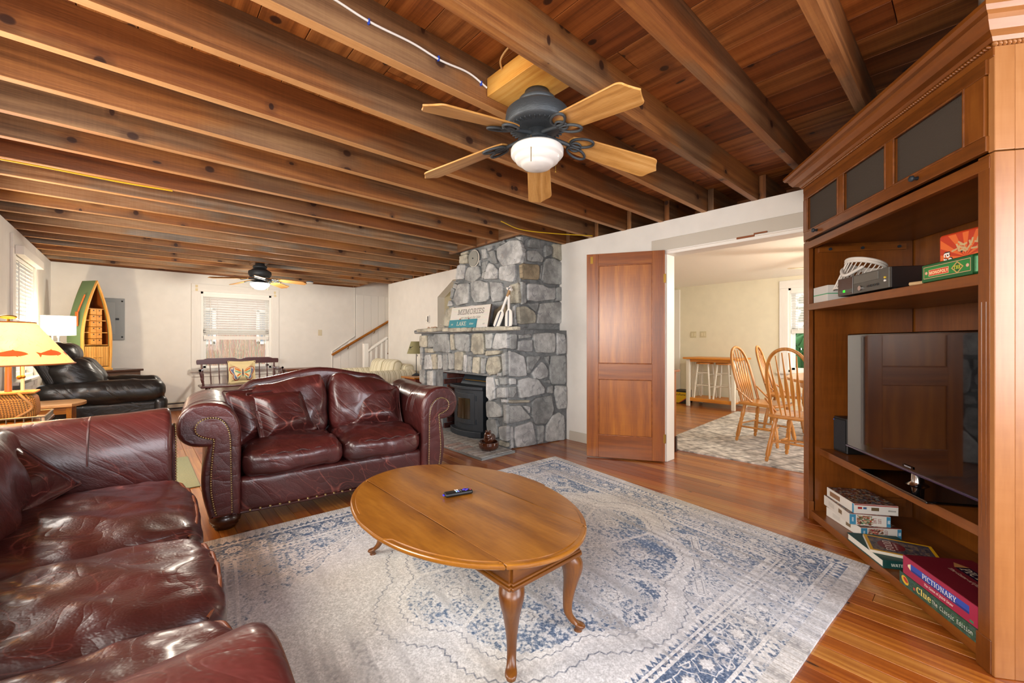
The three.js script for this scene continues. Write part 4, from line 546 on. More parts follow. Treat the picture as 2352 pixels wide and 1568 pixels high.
  const P0 = (t) => [-0.05 + 0.075 * Math.cos(t), 0.042 + 0.03 * Math.sin(t) + 0.0, 0.05 + 0.06 * Math.sin(t)], P1 = (t) => [0.04 + 0.1 * Math.cos(t), 0.185 + 0.03 * Math.sin(t * 1), -0.0 + 0.085 * Math.sin(t)];
  for (let i = 0; i < 26; i++) { const t = (i / 26) * 2 * PI; part('spoke', rod(P0(t), P1(t), 0.0035, 0.0035, 6), wm, bk); }
  const lp = (P) => { const a = []; for (let i = 0; i < 24; i++) a.push(P((i / 24) * 2 * PI)); return a; }; part('base_ring', tube(lp(P0), 0.006, 48, 6, true), wm, bk); part('rim', join([tube(lp(P1), 0.009, 48, 8, true), tube(lp((t) => { const p = P1(t); return [p[0], p[1] + 0.014, p[2]]; }), 0.008, 48, 8, true)]), wm, bk); part('handle', tube([[-0.06, 0.205, 0.03], [0.0, 0.17, 0.1], [0.08, 0.13, 0.12], [0.13, 0.17, 0.06]], 0.009, 24, 8), wm, bk);
  const pk = cabThing('cork_peg', 'tan wooden peg lying beside the green game tin', 'peg', 0.975, 1.406, 0.03, 0.5); part('peg', at(cyl(0.008, 0.009, 0.05, 0, 0, 0, 12), 0, 0.009, 0, 0, 0, PI / 2), flat(0xb99a70, 0.8), pk);
}
// bottom compartment: puzzles, books, games
function printed(draw, w = 512, h = 256) { return mat({ map: canvasTex(w, h, draw), roughness: 0.4 }); }
function carton(o, w, h, d, base, faces) { const g = rbox(w, h, d, 0, h / 2, 0, 0.0015); part('carton', g, base, o); for (const [k, m] of Object.entries(faces)) { const e = 0.0006; const pg = k === 'top' ? new THREE.PlaneGeometry(w - 0.003, d - 0.003).rotateX(-PI / 2).translate(0, h + e, 0) : k === 'right' ? new THREE.PlaneGeometry(d - 0.003, h - 0.003).rotateY(PI / 2).translate(w / 2 + e, h / 2, 0) : new THREE.PlaneGeometry(w - 0.003, h - 0.003).translate(0, h / 2, d / 2 + e); part(k + '_print', pg, m, o); } }
{
  const puzzleSide = (a, b, c2) => printed((g, w, h) => { const r = rng(a); g.fillStyle = '#dedbd4'; g.fillRect(0, 0, w, h); g.fillStyle = '#3f8ab0'; g.fillRect(0, 0, 80, h); g.fillRect(w - 50, 0, 50, h); g.save(); g.translate(30, 128); g.rotate(PI / 2); g.fillStyle = '#f2f2f2'; g.font = 'bold 40px sans-serif'; g.textAlign = 'center'; g.fillText('ceaco', 0, 0); g.restore(); g.save(); g.translate(w - 38, 128); g.rotate(PI / 2); g.fillStyle = '#f2f2f2'; g.font = 'bold 44px sans-serif'; g.textAlign = 'center'; g.fillText('1000', 0, 0, h - 16); g.restore(); for (let i = 0; i < 260; i++) { g.fillStyle = [b, '#8a6a4a', '#4a3a34', '#c8b89a', c2][Math.floor(r() * 5)]; g.fillRect(90 + r() * 180, 12 + r() * (h - 40), 8 + r() * 26, 6 + r() * 26); } g.save(); g.translate(300, 128); g.rotate(PI / 2); g.fillStyle = '#8a3428'; g.font = 'bold 52px serif'; g.textAlign = 'center'; (a === 2 ? ['LAKE', 'LIFE'] : ['CITIES', '']).forEach((t, i) => g.fillText(t, 0, -i * 58, h - 20)); g.restore(); });
  const plainSide = printed((g, w, h) => { g.fillStyle = '#d9d6ce'; g.fillRect(0, 0, w, h); g.fillStyle = '#7a6a54'; g.fillRect(w * 0.6, 60, 70, 110); g.fillStyle = '#8a8880'; for (let i = 0; i < 8; i++) g.fillRect(w * 0.2, 70 + i * 16, 120, 4); });
  const topArt = (s) => printed((g, w, h) => { const r = rng(s); g.fillStyle = '#3a2a24'; g.fillRect(0, 0, w, h); for (let i = 0; i < 900; i++) { g.fillStyle = ['#5a3a2a', '#6a7a8a', '#8a6a4a', '#a89a84', '#7a2a22', '#38424a'][Math.floor(r() * 6)]; g.fillRect(r() * w, r() * h, 6 + r() * 22, 4 + r() * 20); } g.fillStyle = '#8a2a24'; g.fillRect(w - 16, 0, 16, h); });
  const pz = (label, s, y, q, w, h, d, turn, right, top, front) => { const o = cabThing('puzzle_box', label, 'puzzle', s, y, q, turn); o.userData.group = 'jigsaw puzzle boxes in the cabinet base'; carton(o, w, h, d, flat(0xd6d2ca, 0.6), { right, top, front }); };
  const F = 0.0605;
  pz('jigsaw box with pink and red street art, lowest of the puzzle stack', 0.28, F, 0.19, 0.3, 0.055, 0.21, 0.1, puzzleSide(1, '#9a2a3a', '#c86a5a'), topArt(4), plainSide);
  pz('jigsaw box with lake lettering, middle of the puzzle stack', 0.255, F + 0.0555, 0.17, 0.3, 0.06, 0.2, -0.04, puzzleSide(2, '#4a7a5a', '#b0402a'), topArt(5), plainSide);
  pz('white jigsaw box with bar code, topmost of the puzzle stack', 0.25, F + 0.116, 0.2, 0.28, 0.055, 0.22, 0.02, printed((g, w, h) => { g.fillStyle = '#e2e0da'; g.fillRect(0, 0, w, h); g.fillStyle = '#a03a34'; g.fillRect(0, 0, w, 26); g.fillStyle = '#a83030'; g.fillRect(40, 70, 50, 60); g.fillStyle = '#4a6a9a'; g.fillRect(105, 70, 40, 60); g.fillStyle = '#6a5a40'; g.fillRect(200, 70, 90, 90); g.fillStyle = '#222'; for (let i = 0; i < 18; i++) g.fillRect(400 + i * 5, 120, i % 3 ? 2 : 3, 40); }), topArt(6), printed((g, w, h) => { g.fillStyle = '#d9d6ce'; g.fillRect(0, 0, w, h); g.fillStyle = '#3f8ab0'; g.fillRect(w - 30, 0, 30, h); g.fillStyle = '#8a6a50'; g.fillRect(60, 60, 200, 140); }));
  // books
  const bk = cabThing('photo_book', 'dark teal hardback book of water views under the magazine', 'book', 0.63, F, 0.13, 0.0); part('pages', cube(0.29, 0.034, 0.225, -0.002, 0.02, 0), flat(0xd8d4c8, 0.8), bk); part('cover', join([rbox(0.3, 0.004, 0.235, 0, 0.002, 0, 0.001), rbox(0.3, 0.004, 0.235, 0, 0.038, 0, 0.001), rbox(0.005, 0.04, 0.235, 0.15, 0.02, 0, 0.002)]), flat(0x16423f, 0.5), bk);
  part('spine_print', new THREE.PlaneGeometry(0.2, 0.034).rotateY(PI / 2).translate(0.1532, 0.02, 0.0), printed((g, w, h) => { g.fillStyle = '#16423f'; g.fillRect(0, 0, w, h); g.fillStyle = '#c9d0c4'; g.font = 'bold 52px sans-serif'; g.fillText('WATER VIEWS', 40, 64, 320); }, 512, 88), bk);
  const mg = cabThing('yellow_bordered_magazine', 'yellow-bordered food magazine lying on the teal book', 'magazine', 0.66, F + 0.0405, 0.16, PI - 0.35); carton(mg, 0.2, 0.014, 0.27, flat(0xcfc8b8, 0.7), { top: printed((g, w, h) => { const r = rng(7); g.fillStyle = '#d9a514'; g.fillRect(0, 0, w, h); g.fillStyle = '#4a4650'; g.fillRect(26, 26, w - 52, h - 52); for (let i = 0; i < 300; i++) { g.fillStyle = ['#5a5058', '#6a5a54', '#3a3a44', '#7a6a58'][Math.floor(r() * 4)]; g.fillRect(26 + r() * (w - 90), 26 + r() * (h - 90), 12 + r() * 30, 10 + r() * 30); } g.fillStyle = '#6a1c22'; g.beginPath(); g.ellipse(w / 2, h * 0.36, w * 0.3, h * 0.2, 0, 0, 7); g.fill(); g.fillStyle = '#e6e0d4'; g.font = '86px serif'; g.textAlign = 'center'; g.fillText('FOOD', w / 2, h * 0.38); g.font = '24px sans-serif'; g.fillText('the new age of', w / 2, h * 0.44); }, 384, 512) });
  // stacked game boxes at the front
  const cl = cabThing('detective_game_box', 'dark green mystery board game box under the red drawing game', 'board game', 1.1, F, 0.14); const clueTop = flat(0x23402f, 0.5);
  carton(cl, 0.4, 0.055, 0.26, flat(0x23402f, 0.55), { front: printed((g, w, h) => { const r = rng(3); g.fillStyle = '#2c4a3c'; g.fillRect(0, 0, w, h); for (let i = 0; i < 400; i++) { g.fillStyle = `rgba(${40 + r() * 60},${80 + r() * 60},${70 + r() * 50},0.35)`; g.fillRect(r() * w, r() * h, 30, 12); } g.fillStyle = '#d8b030'; g.beginPath(); g.ellipse(90, 70, 60, 44, 0.5, 0, 7); g.fill(); g.fillStyle = '#b83028'; g.beginPath(); g.ellipse(100, 62, 40, 22, 0.5, 0, 7); g.fill(); g.fillStyle = '#c04a40'; g.fillRect(220, 76, 26, 30); g.fillStyle = '#e8d070'; g.font = 'bold 96px serif'; g.fillText('Clue', 262, 104); g.fillStyle = '#d8dcd0'; g.font = '62px monospace'; g.fillText('The Classic Edition', 486, 98, 500); }, 1024, 144) });
  const pc = cabThing('drawing_game_box', 'maroon drawing game box with a blue pencil on its side', 'board game', 1.115, F + 0.0555, 0.14);
  const pen = (g, x0, y0, L, t) => { g.fillStyle = '#e8d4b0'; g.beginPath(); g.moveTo(x0, y0); g.lineTo(x0 + 70, y0 - t / 2); g.lineTo(x0 + 70, y0 + t / 2); g.fill(); g.fillStyle = '#25242e'; g.beginPath(); g.moveTo(x0, y0); g.lineTo(x0 + 18, y0 - t / 8); g.lineTo(x0 + 18, y0 + t / 8); g.fill(); g.fillStyle = '#2f4aa8'; g.fillRect(x0 + 66, y0 - t / 2, L, t); g.fillStyle = '#25347c'; g.fillRect(x0 + 66, y0 + t * 0.22, L, t * 0.28); };
  carton(pc, 0.385, 0.082, 0.26, flat(0x7c1c30, 0.5), {
    front: printed((g, w, h) => { g.fillStyle = '#9c2444'; g.fillRect(0, 0, w, h); pen(g, 60, 92, 800, 84); g.fillStyle = '#f2ece0'; g.font = '78px serif'; g.fillText('PICTIONARY', 300, 118, 470); g.font = 'italic 40px serif'; g.fillText('The Game of Quick Draw', 330, 186, 400); g.fillStyle = '#3a7a5a'; g.fillRect(930, 176, 44, 26); }, 1024, 218),
    top: printed((g, w, h) => { g.fillStyle = '#641422'; g.fillRect(0, 0, w, h); g.fillStyle = '#1c1428'; g.fillRect(200, h * 0.25, w - 240, 150); g.fillStyle = '#a87848'; g.beginPath(); g.moveTo(90, h * 0.25 + 75); g.lineTo(210, h * 0.25); g.lineTo(210, h * 0.25 + 150); g.fill(); g.fillStyle = '#d8c8b0'; g.font = '130px serif'; g.fillText('PICTIONARY', 230, h * 0.25 + 120, w - 320); g.font = 'italic 54px serif'; g.fillText('The Game of Quick Draw', 240, h * 0.25 + 240, 600); }, 1024, 690) });
  // power strip and cords
  const ps = cabThing('power_strip', 'white power strip with plugs behind the game boxes', 'power strip', 0.98, F, 0.42, -0.12); part('body', rbox(0.3, 0.04, 0.055, 0, 0.045, 0, 0.014, 3), M.white, ps); for (const x of [-0.1, -0.07, -0.04]) part('socket', cube(0.008, 0.014, 0.002, x, 0.05, 0.028), M.black, ps); part('plug', rbox(0.055, 0.05, 0.05, 0.07, 0.07, 0.02, 0.006), M.black, ps); part('plug', rbox(0.05, 0.045, 0.05, 0.14, 0.07, 0.01, 0.006), M.white, ps);
  part('cord', tube([[0.07, 0.09, 0.03], [0.0, 0.12, 0.06], [-0.05, 0.06, 0.07]], 0.004, 20, 6), M.black, ps); part('cord', tube([[0.14, 0.09, 0.02], [0.2, 0.13, 0.04], [0.24, 0.06, 0.06]], 0.004, 20, 6), flat(0xb8ad94, 0.6), ps);
  single('white_power_cord', 'thin white cord hanging from the middle shelf of the cabinet', 'cord', tube([inCab(1.16, 0.42, 0.12), inCab(1.2, 0.33, 0.11), inCab(1.27, 0.25, 0.12), inCab(1.3, 0.2, 0.2)], 0.0035, 24, 6), M.white);
}
// ---------- rug ----------
{
  const PXW = 2048, PXH = 1640, mx = PXW / 3.05, mz = PXH / 2.44;
  const tex = canvasTex(PXW, PXH, (g, w, h) => {
    const r = rng(2024), cream = '#cfd1d4', blue = '#6c819f', deep = '#586f92', pale = '#d9dadc', line = '#868c98';
    g.fillStyle = cream; g.fillRect(0, 0, w, h);
    const star = (x, y, R, n, k, fill, stroke) => { g.beginPath(); for (let i = 0; i <= n * 2; i++) { const a = (i / n) * PI, q = i % 2 ? R * k : R; g.lineTo(x + q * Math.cos(a), y + q * Math.sin(a)); } g.closePath(); if (fill) { g.fillStyle = fill; g.fill(); } if (stroke) { g.strokeStyle = stroke; g.lineWidth = 3; g.stroke(); } };
    const rosette = (x, y, R) => { star(x, y, R, 9, 0.82, pale, deep); star(x, y, R * 0.6, 8, 0.75, null, line); star(x, y, R * 0.28, 6, 0.6, blue); };
    const vine = (x, y, s, a) => { g.save(); g.translate(x, y); g.rotate(a); g.strokeStyle = pale; g.lineWidth = 4; g.beginPath(); g.moveTo(0, 0); g.lineTo(s, 0); for (let k = 1; k < 5; k++) { g.moveTo(k * s / 5, 0); g.lineTo(k * s / 5 + s * 0.12, -s * 0.14); g.moveTo(k * s / 5, 0); g.lineTo(k * s / 5 + s * 0.12, s * 0.14); } g.stroke(); g.restore(); };
    const twigsIn = (x0, y0, x1, y1, n) => { for (let i = 0; i < n; i++) { const x = lerp(x0, x1, r()), y = lerp(y0, y1, r()); if (r() < 0.3) rosette(x, y, 22 + r() * 26); else if (r() < 0.7) vine(x, y, 50 + r() * 60, Math.floor(r() * 8) * PI / 4); else { g.strokeStyle = pale; g.lineWidth = 5; g.beginPath(); g.arc(x, y, 16 + r() * 20, r() * 6, r() * 6 + 4); g.stroke(); } } };
    // spandrels
    const B = 239; const sp = (fx, fy) => { g.save(); g.translate(fx ? w : 0, fy ? h : 0); g.scale(fx ? -1 : 1, fy ? -1 : 1); g.fillStyle = blue; g.beginPath(); g.moveTo(B, B); g.lineTo(B + 520, B); const st = 9; for (let i = 0; i < st; i++) { g.lineTo(B + 520 - (i + 0.3) * 57, B + (i + 0.3) * 40 + 30 * (i % 2)); g.lineTo(B + 520 - (i + 1) * 57 + 10, B + (i + 1) * 44); } g.lineTo(B, B + 430); g.closePath(); g.fill(); g.strokeStyle = pale; g.lineWidth = 7; g.stroke(); for (let i = 0; i < 16; i++) { const a = r(), b = r() * (1 - a); const x = B + 40 + a * 400, y = B + 30 + b * 330; if (i % 3) vine(x, y, 70, Math.floor(r() * 8) * PI / 4); else rosette(x, y, 34); } for (let k = 0; k < 3; k++) { g.fillStyle = pale; g.save(); g.translate(B + 120 + k * 120, B + 210 - k * 70); g.rotate(-0.6); g.fillRect(-45, -16, 90, 32); g.strokeStyle = line; g.lineWidth = 3; g.strokeRect(-38, -10, 76, 20); g.restore(); } g.restore(); };
    for (const fx of [0, 1]) for (const fy of [0, 1]) sp(fx, fy);
    // medallion
    const cx = w * 0.575, cy = h * 0.535; const lobes = (R, k) => { g.beginPath(); for (let i = 0; i <= 240; i++) { const a = (i / 240) * 2 * PI, q = R * (1 + k * Math.abs(Math.cos(4 * a)) + 0.02 * (i % 2)); g.lineTo(cx + q * 1.12 * Math.cos(a), cy + q * 0.92 * Math.sin(a)); } g.closePath(); };
    lobes(500, 0.12); g.strokeStyle = line; g.lineWidth = 4; g.stroke(); lobes(465, 0.14); g.fillStyle = pale; g.fill(); lobes(438, 0.13); g.strokeStyle = line; g.lineWidth = 3; g.stroke(); lobes(418, 0.13); g.fillStyle = blue; g.fill();
    g.strokeStyle = pale; g.lineWidth = 14; for (let i = 0; i < 8; i++) { const a = ((i + 0.5) / 8) * 2 * PI; g.beginPath(); g.moveTo(cx, cy); g.quadraticCurveTo(cx + 220 * Math.cos(a + 0.2), cy + 180 * Math.sin(a + 0.2), cx + 480 * Math.cos(a), cy + 395 * Math.sin(a)); g.stroke(); }
    for (let i = 0; i < 8; i++) { const a = (i / 8) * 2 * PI; vine(cx + 150 * Math.cos(a), cy + 130 * Math.sin(a), 130, a); rosette(cx + 385 * Math.cos(a), cy + 315 * Math.sin(a), 40); vine(cx + 260 * Math.cos(a + 0.2), cy + 210 * Math.sin(a + 0.2), 70, a + 1); vine(cx + 260 * Math.cos(a - 0.2), cy + 210 * Math.sin(a - 0.2), 70, a - 1); }
    star(cx, cy, 130, 10, 0.78, pale, line); rosette(cx, cy, 90);
    g.strokeStyle = line; g.lineWidth = 3; for (let i = 0; i < 0; i++) { const a = r() * 7, q = 470 + r() * 60; g.beginPath(); g.arc(cx + q * 1.1 * Math.cos(a), cy + q * 0.9 * Math.sin(a), 14 + r() * 16, r() * 6, r() * 6 + 4); g.stroke(); }
    // border bands
    const band = (d, t, c) => { g.strokeStyle = c; g.lineWidth = t; g.strokeRect(d + t / 2, d + t / 2, w - 2 * d - t, h - 2 * d - t); };
    band(0, 46, '#d2d3d5'); band(46, 24, blue); band(70, 20, pale); band(90, 100, blue); band(190, 24, pale); band(214, 18, blue); band(232, 7, pale);
    const zig = (d, t, c, p = 24) => { g.fillStyle = c; for (let x = d; x < w - d; x += p) for (const y of [d, h - d - t]) { g.beginPath(); g.moveTo(x, y); g.lineTo(x + p / 2, y + t); g.lineTo(x + p, y); g.fill(); } for (let y = d; y < h - d; y += p) for (const x of [d, w - d - t]) { g.beginPath(); g.moveTo(x, y); g.lineTo(x + t, y + p / 2); g.lineTo(x, y + p); g.fill(); } };
    zig(46, 24, pale); zig(214, 18, pale, 20); zig(70, 10, blue, 18); zig(196, 10, deep, 18);
    const along = (f) => { for (let x = 150; x < w - 120; x += 84) for (const y of [140, h - 140]) f(x, y, 0); for (let y = 224; y < h - 200; y += 84) for (const x of [140, w - 140]) f(x, y, PI / 2); };
    let q = 0; along((x, y, a) => { q++; if (q % 2) rosette(x, y, 32); else { star(x, y, 36, 6, 0.8, null, pale); star(x, y, 22, 8, 0.7, pale, line); vine(x - 20, y, 40, a); } for (const s of [-1, 1]) { g.strokeStyle = pale; g.lineWidth = 4; g.beginPath(); g.arc(x + (a ? 34 * s : 42), y + (a ? 42 : 34 * s), 12, 0, 4); g.stroke(); g.beginPath(); g.moveTo(x + (a ? 40 * s : 20), y + (a ? 20 : 40 * s)); g.lineTo(x + (a ? 30 * s : 60), y + (a ? 60 : 30 * s)); g.stroke(); } });
    g.fillStyle = line; for (let x = 200; x < w - 200; x += 30) for (const y of [198, h - 206]) g.fillRect(x, y, 16, 6); for (let y = 200; y < h - 200; y += 30) for (const x of [198, w - 206]) g.fillRect(x, y, 6, 16);
    g.fillStyle = '#bcb9b5'; for (let x = 0; x < w; x += 8) { for (const y of [0, h - 46]) if (r() < 0.6) g.fillRect(x, y, 3, 46); } for (let y = 0; y < h; y += 8) for (const x of [0, w - 46]) if (r() < 0.6) g.fillRect(x, y, 46, 3);
    // wear: threadbare patches, streaks of grey yarn, faded and darker dye
    const im = g.getImageData(0, 0, w, h), d = im.data;
    for (let j = 0; j < h; j++) for (let i = 0; i < w; i++) {
      const k = (j * w + i) * 4, u = i / w, v = j / h; let c = [d[k], d[k + 1], d[k + 2]];
      const patch = fbm(u, v, 4, 3, 4, 301), fine = pn(u * 300, v * 240, 300, 240, 310), fine2 = pn(u * 700, v * 560, 700, 560, 311), streak = pn(u * 170, v * 9, 170, 9, 320) * 0.6 + pn(u * 60, v * 4, 60, 4, 322) * 0.4;
      const isBlue = clamp((c[2] - c[0] - 10) / 40);
      const fade = clamp(sstep(0.40, 0.66, patch * 0.55 + fine * 0.3 + fine2 * 0.12 + streak * 0.2 - 0.04) * 1.1);
      c = mixc(c, [200, 202, 206], fade * (0.72 * isBlue + 0.25)); { const worn = sstep(0.5, 0.8, fbm(u, v, 9, 7, 4, 333)); c = mixc(c, [188, 186, 188], worn * 0.5); }
      const dirt = sstep(0.5, 0.8, streak * 0.55 + fbm(u, v, 6, 5, 3, 340) * 0.5) * sstep(0.35, 0.75, fine * 0.7 + fine2 * 0.4);
      c = mixc(c, [120, 120, 124], dirt * 0.7);
      const cool = fbm(u, v, 2, 2, 3, 350); const navy = isBlue * (1 - fade) * sstep(0.45, 0.65, cool);
      c = mixc(c, [58, 72, 98], navy * 0.45 * (0.5 + fine)); const far = sstep(0.55, 0.75, fbm(u, v, 3, 2, 3, 360)); c = mixc(c, [c[0] * 0.93 + 6, c[1] * 0.9 + 4, c[2] * 0.82], far * 0.5);
      const n = (fine2 - 0.5) * 46 + (fine - 0.5) * 26; d[k] = clamp(c[0] + n, 0, 255); d[k + 1] = clamp(c[1] + n, 0, 255); d[k + 2] = clamp(c[2] + n, 0, 255);
    }
    g.putImageData(im, 0, 0);
  });
  const FR = [3.11, -2.814], FL = [0.07, -2.962], NR = [2.79, -0.36], NL = [-0.22, -0.52];
  const g = new THREE.BoxGeometry(1, 0.009, 1, 60, 1, 48), p = g.attributes.position, uv = g.attributes.uv;
  for (let i = 0; i < p.count; i++) { const u = p.getX(i) + 0.5, v = p.getZ(i) + 0.5, x = lerp(lerp(FL[0], FR[0], u), lerp(NL[0], NR[0], u), v), z = lerp(lerp(FL[1], FR[1], u), lerp(NL[1], NR[1], u), v); const e = Math.min(u, 1 - u, v, 1 - v); const wob = 0.006 * (n3(x * 3, z * 3, 0, 5) - 0.5) * sstep(0.05, 0, e); p.setXYZ(i, x + wob, Math.max(0.0005, p.getY(i) + 0.0055 + (p.getY(i) > 0 ? 0.003 * n3(x * 2.2, z * 2.2, 1, 6) : 0)), z + wob); uv.setXY(i, u, 1 - v); }
  g.computeVertexNormals();
  single('area_rug', 'distressed blue and cream medallion rug under the coffee table', 'rug', g, mat({ map: tex, roughness: 0.95, bumpMap: grainBump, bumpScale: 0.001 }));
}
// ---------- coffee table ----------
{
  const TH = 0.42, o = thing('coffee_table', 'oval drop-leaf coffee table with cabriole legs', 'table', [1.125, 0.0125, -1.616], 0), A = 0.45, B = 0.654, jx = 0.215;
  const h = TH - 0.0125;
  const half = (x0, x1, gap) => { const s = new THREE.Shape(), pts = []; const xa = x0 + gap, xb = x1 - gap; const N = 60; for (let i = 0; i <= N; i++) { const x = lerp(xa, xb, i / N), X = clamp(x / A, -1, 1); pts.push([x, B * Math.sqrt(1 - X * X)]); } for (let i = N; i >= 0; i--) { const x = lerp(xa, xb, i / N), X = clamp(x / A, -1, 1); pts.push([x, -B * Math.sqrt(1 - X * X)]); } return pts; };
  const leafGeo = (x0, x1, inset, y0, y1, bev) => { const k = 1 - inset / A; const pts = half(x0, x1, 0.0016).map(([x, y]) => [Math.abs(x - x0) < 0.01 || Math.abs(x - x1) < 0.01 ? x : x * k, y * (1 - inset / B)]); const g = new THREE.ExtrudeGeometry(poly(pts), { depth: y1 - y0 - 2 * bev, bevelEnabled: bev > 0, bevelSize: bev * 0.9, bevelThickness: bev, bevelOffset: -bev * 0.9, bevelSegments: 3 }); g.rotateX(PI / 2); return g.translate(0, y1 - bev, 0); };
  for (const [n, a, b] of [['drop_leaf', -A, -jx], ['table_top', -jx, jx], ['drop_leaf', jx, A]]) {
    const t = part(n, grain(leafGeo(a, b, 0.0, h - 0.022, h - 0.003, 0.008), 2, 1.3, 0.7), M.table, o);
    part('top_surface', grain(leafGeo(a, b, 0.022, h - 0.006, h, 0.0012), 2, 1.3, 0.7), M.table, t);
  }
  const ax = 0.175, az = 0.555;
  for (const [w, d, x, z, axs] of [[0.02, 2 * az, -ax, 0, 2], [0.02, 2 * az, ax, 0, 2], [2 * ax, 0.02, 0, -az, 0], [2 * ax, 0.02, 0, az, 0]]) {
    part('apron', grain(rbox(w, 0.075, d, x, h - 0.06, z, 0.002), axs, 1.3, 0.5), M.tableLeg, o);
    part('apron_moulding', grain(join([rbox(w + 0.022, 0.014, d + 0.022, x, h - 0.1, z, 0.005), rbox(w + 0.012, 0.01, d + 0.012, x, h - 0.088, z, 0.004)]), axs, 1.3, 0.5), M.tableLeg, o);
  }
  // cabriole legs
  const section = (path, n = 14) => { const P = path.map(([x, y, r]) => [x, y, r]), cv = new THREE.CatmullRomCurve3(P.map(([x, y]) => new V3(x, y, x))), rv = new THREE.CatmullRomCurve3(P.map(([, , r], i) => new V3(i, r, 0))), N = 40, pos = [], idx = [];
    for (let i = 0; i <= N; i++) { const t = i / N, c = cv.getPoint(t), r = rv.getPoint(t).y; for (let k = 0; k < n; k++) { const a = (k / n) * 2 * PI; pos.push(c.x + r * Math.cos(a), c.y, c.z + r * Math.sin(a)); } }
    for (let i = 0; i < N; i++) for (let k = 0; k < n; k++) { const a = i * n + k, b = i * n + (k + 1) % n; idx.push(a, a + n, b, b, a + n, b + n); }
    const g = new THREE.BufferGeometry(); g.setAttribute('position', new THREE.Float32BufferAttribute(pos, 3)); g.setIndex(idx); g.computeVertexNormals(); return g; };
  const yk = h - 0.11, leg = [[-0.016, yk + 0.005, 0.043], [-0.006, yk - 0.022, 0.046], [-0.002, yk - 0.055, 0.04], [-0.006, yk - 0.1, 0.03], [-0.014, yk - 0.17, 0.021], [-0.014, 0.07, 0.017], [0.002, 0.035, 0.017], [0.016, 0.024, 0.021], [0.02, 0.016, 0.02], [0.016, 0.008, 0.015], [0.014, 0.0, 0.017]];
  for (const sx of [-1, 1]) for (const sz of [-1, 1]) {
    const g = section(leg); const l = part('leg', grain(g, 1, 1, 0.4), M.tableLeg, o); l.position.set(sx * (ax - 0.01), 0, sz * (az - 0.01)); l.rotation.y = sx > 0 ? (sz > 0 ? 0 : PI / 2) : (sz > 0 ? -PI / 2 : PI);
    part('knee_bracket', join([0, 1].map((k) => { const s = new THREE.Shape(); s.moveTo(0, 0); s.lineTo(0.06, 0); s.quadraticCurveTo(0.03, -0.012, 0.012, -0.06); s.lineTo(0, -0.06); const b = extr(s, 0.03, 0.006, 2); return k ? at(b, 0, yk, sz * 0.004 + (sx > 0 ? 0.015 : -0.015), 0, sx > 0 ? PI : 0, 0) : at(b, sz > 0 ? -0.015 : 0.015, yk, 0, 0, sz > 0 ? PI / 2 : -PI / 2, 0); })), M.tableLeg, o, sx * (ax - 0.012), 0, sz * (az - 0.012));
  }
  const rm = thing('remote_control', 'black remote control with purple buttons on the coffee table', 'remote', [1.2, TH + 0.0005, -1.7], 0);
}
{
  // the remote (placed on the table top)
  const o = scene.children.find((c) => c.name === 'remote_control'); const p0 = pixel(1017, 1140, new V3(0, 0.425, 0), new V3(0, 1, 0)), p1 = pixel(1087, 1128, new V3(0, 0.425, 0), new V3(0, 1, 0));
  o.position.set((p0.x + p1.x) / 2, 0.4205, (p0.z + p1.z) / 2); o.rotation.y = Math.atan2(-(p1.z - p0.z), p1.x - p0.x); const L = 0.14;
  part('body', soft(L, 0.02, 0.043, { r: 0.0095, n: [20, 6, 8] }), M.black, o, 0, 0.0105, 0);
  part('direction_pad', join([rbox(0.03, 0.003, 0.011, 0.035, 0.0215, 0, 0.0014), rbox(0.011, 0.003, 0.03, 0.035, 0.0215, 0, 0.0014)]), flat(0x5040c8, 0.4), o);
  for (const [x, z, c] of [[-0.012, -0.01, 0xd8d8d8], [-0.012, 0.009, 0x8fd0f0], [-0.002, -0.01, 0xe8e0dc], [-0.002, 0.009, 0x8888f0], [0.01, -0.008, 0x555555], [0.01, 0.008, 0x555555], [0.058, -0.008, 0x606060], [0.058, 0.008, 0xa04048]]) part('button', rbox(0.007, 0.003, 0.012, x, 0.021, z, 0.0014), flat(c, 0.4), o);
  part('loop_tab', rbox(0.008, 0.006, 0.016, -L / 2 - 0.003, 0.01, 0, 0.002), flat(0x3a34d0, 0.5), o);
}

// ---------- leather sofas ----------
const scrollArm = () => { const s = new THREE.Shape(); s.moveTo(0.0, 0.10); s.lineTo(-0.005, 0.58); s.bezierCurveTo(0.0, 0.73, 0.06, 0.80, 0.165, 0.80); s.bezierCurveTo(0.27, 0.80, 0.315, 0.73, 0.312, 0.655); s.bezierCurveTo(0.31, 0.58, 0.25, 0.535, 0.165, 0.535); s.bezierCurveTo(0.19, 0.45, 0.20, 0.38, 0.195, 0.30); s.bezierCurveTo(0.19, 0.22, 0.17, 0.15, 0.155, 0.10); s.closePath(); return s; };
const armPanel = () => { const s = new THREE.Shape(); s.moveTo(0.04, 0.12); s.lineTo(0.048, 0.56); s.bezierCurveTo(0.052, 0.66, 0.09, 0.71, 0.15, 0.71); s.bezierCurveTo(0.2, 0.71, 0.232, 0.68, 0.228, 0.645); s.bezierCurveTo(0.222, 0.605, 0.18, 0.595, 0.133, 0.58); s.bezierCurveTo(0.143, 0.46, 0.152, 0.38, 0.15, 0.30); s.bezierCurveTo(0.146, 0.22, 0.13, 0.16, 0.12, 0.12); s.closePath(); return s; };
function nails(shape, n, z, sx, r = 0.0055) { const g = []; const pts = shape.getSpacedPoints(n); pts.forEach(([...q], i) => { const p = pts[i]; if (p.y > 0.125) g.push(new THREE.SphereGeometry(r, 6, 4).translate(sx * (p.x * 0.93 + 0.008), p.y, z)); }); return join(g); }
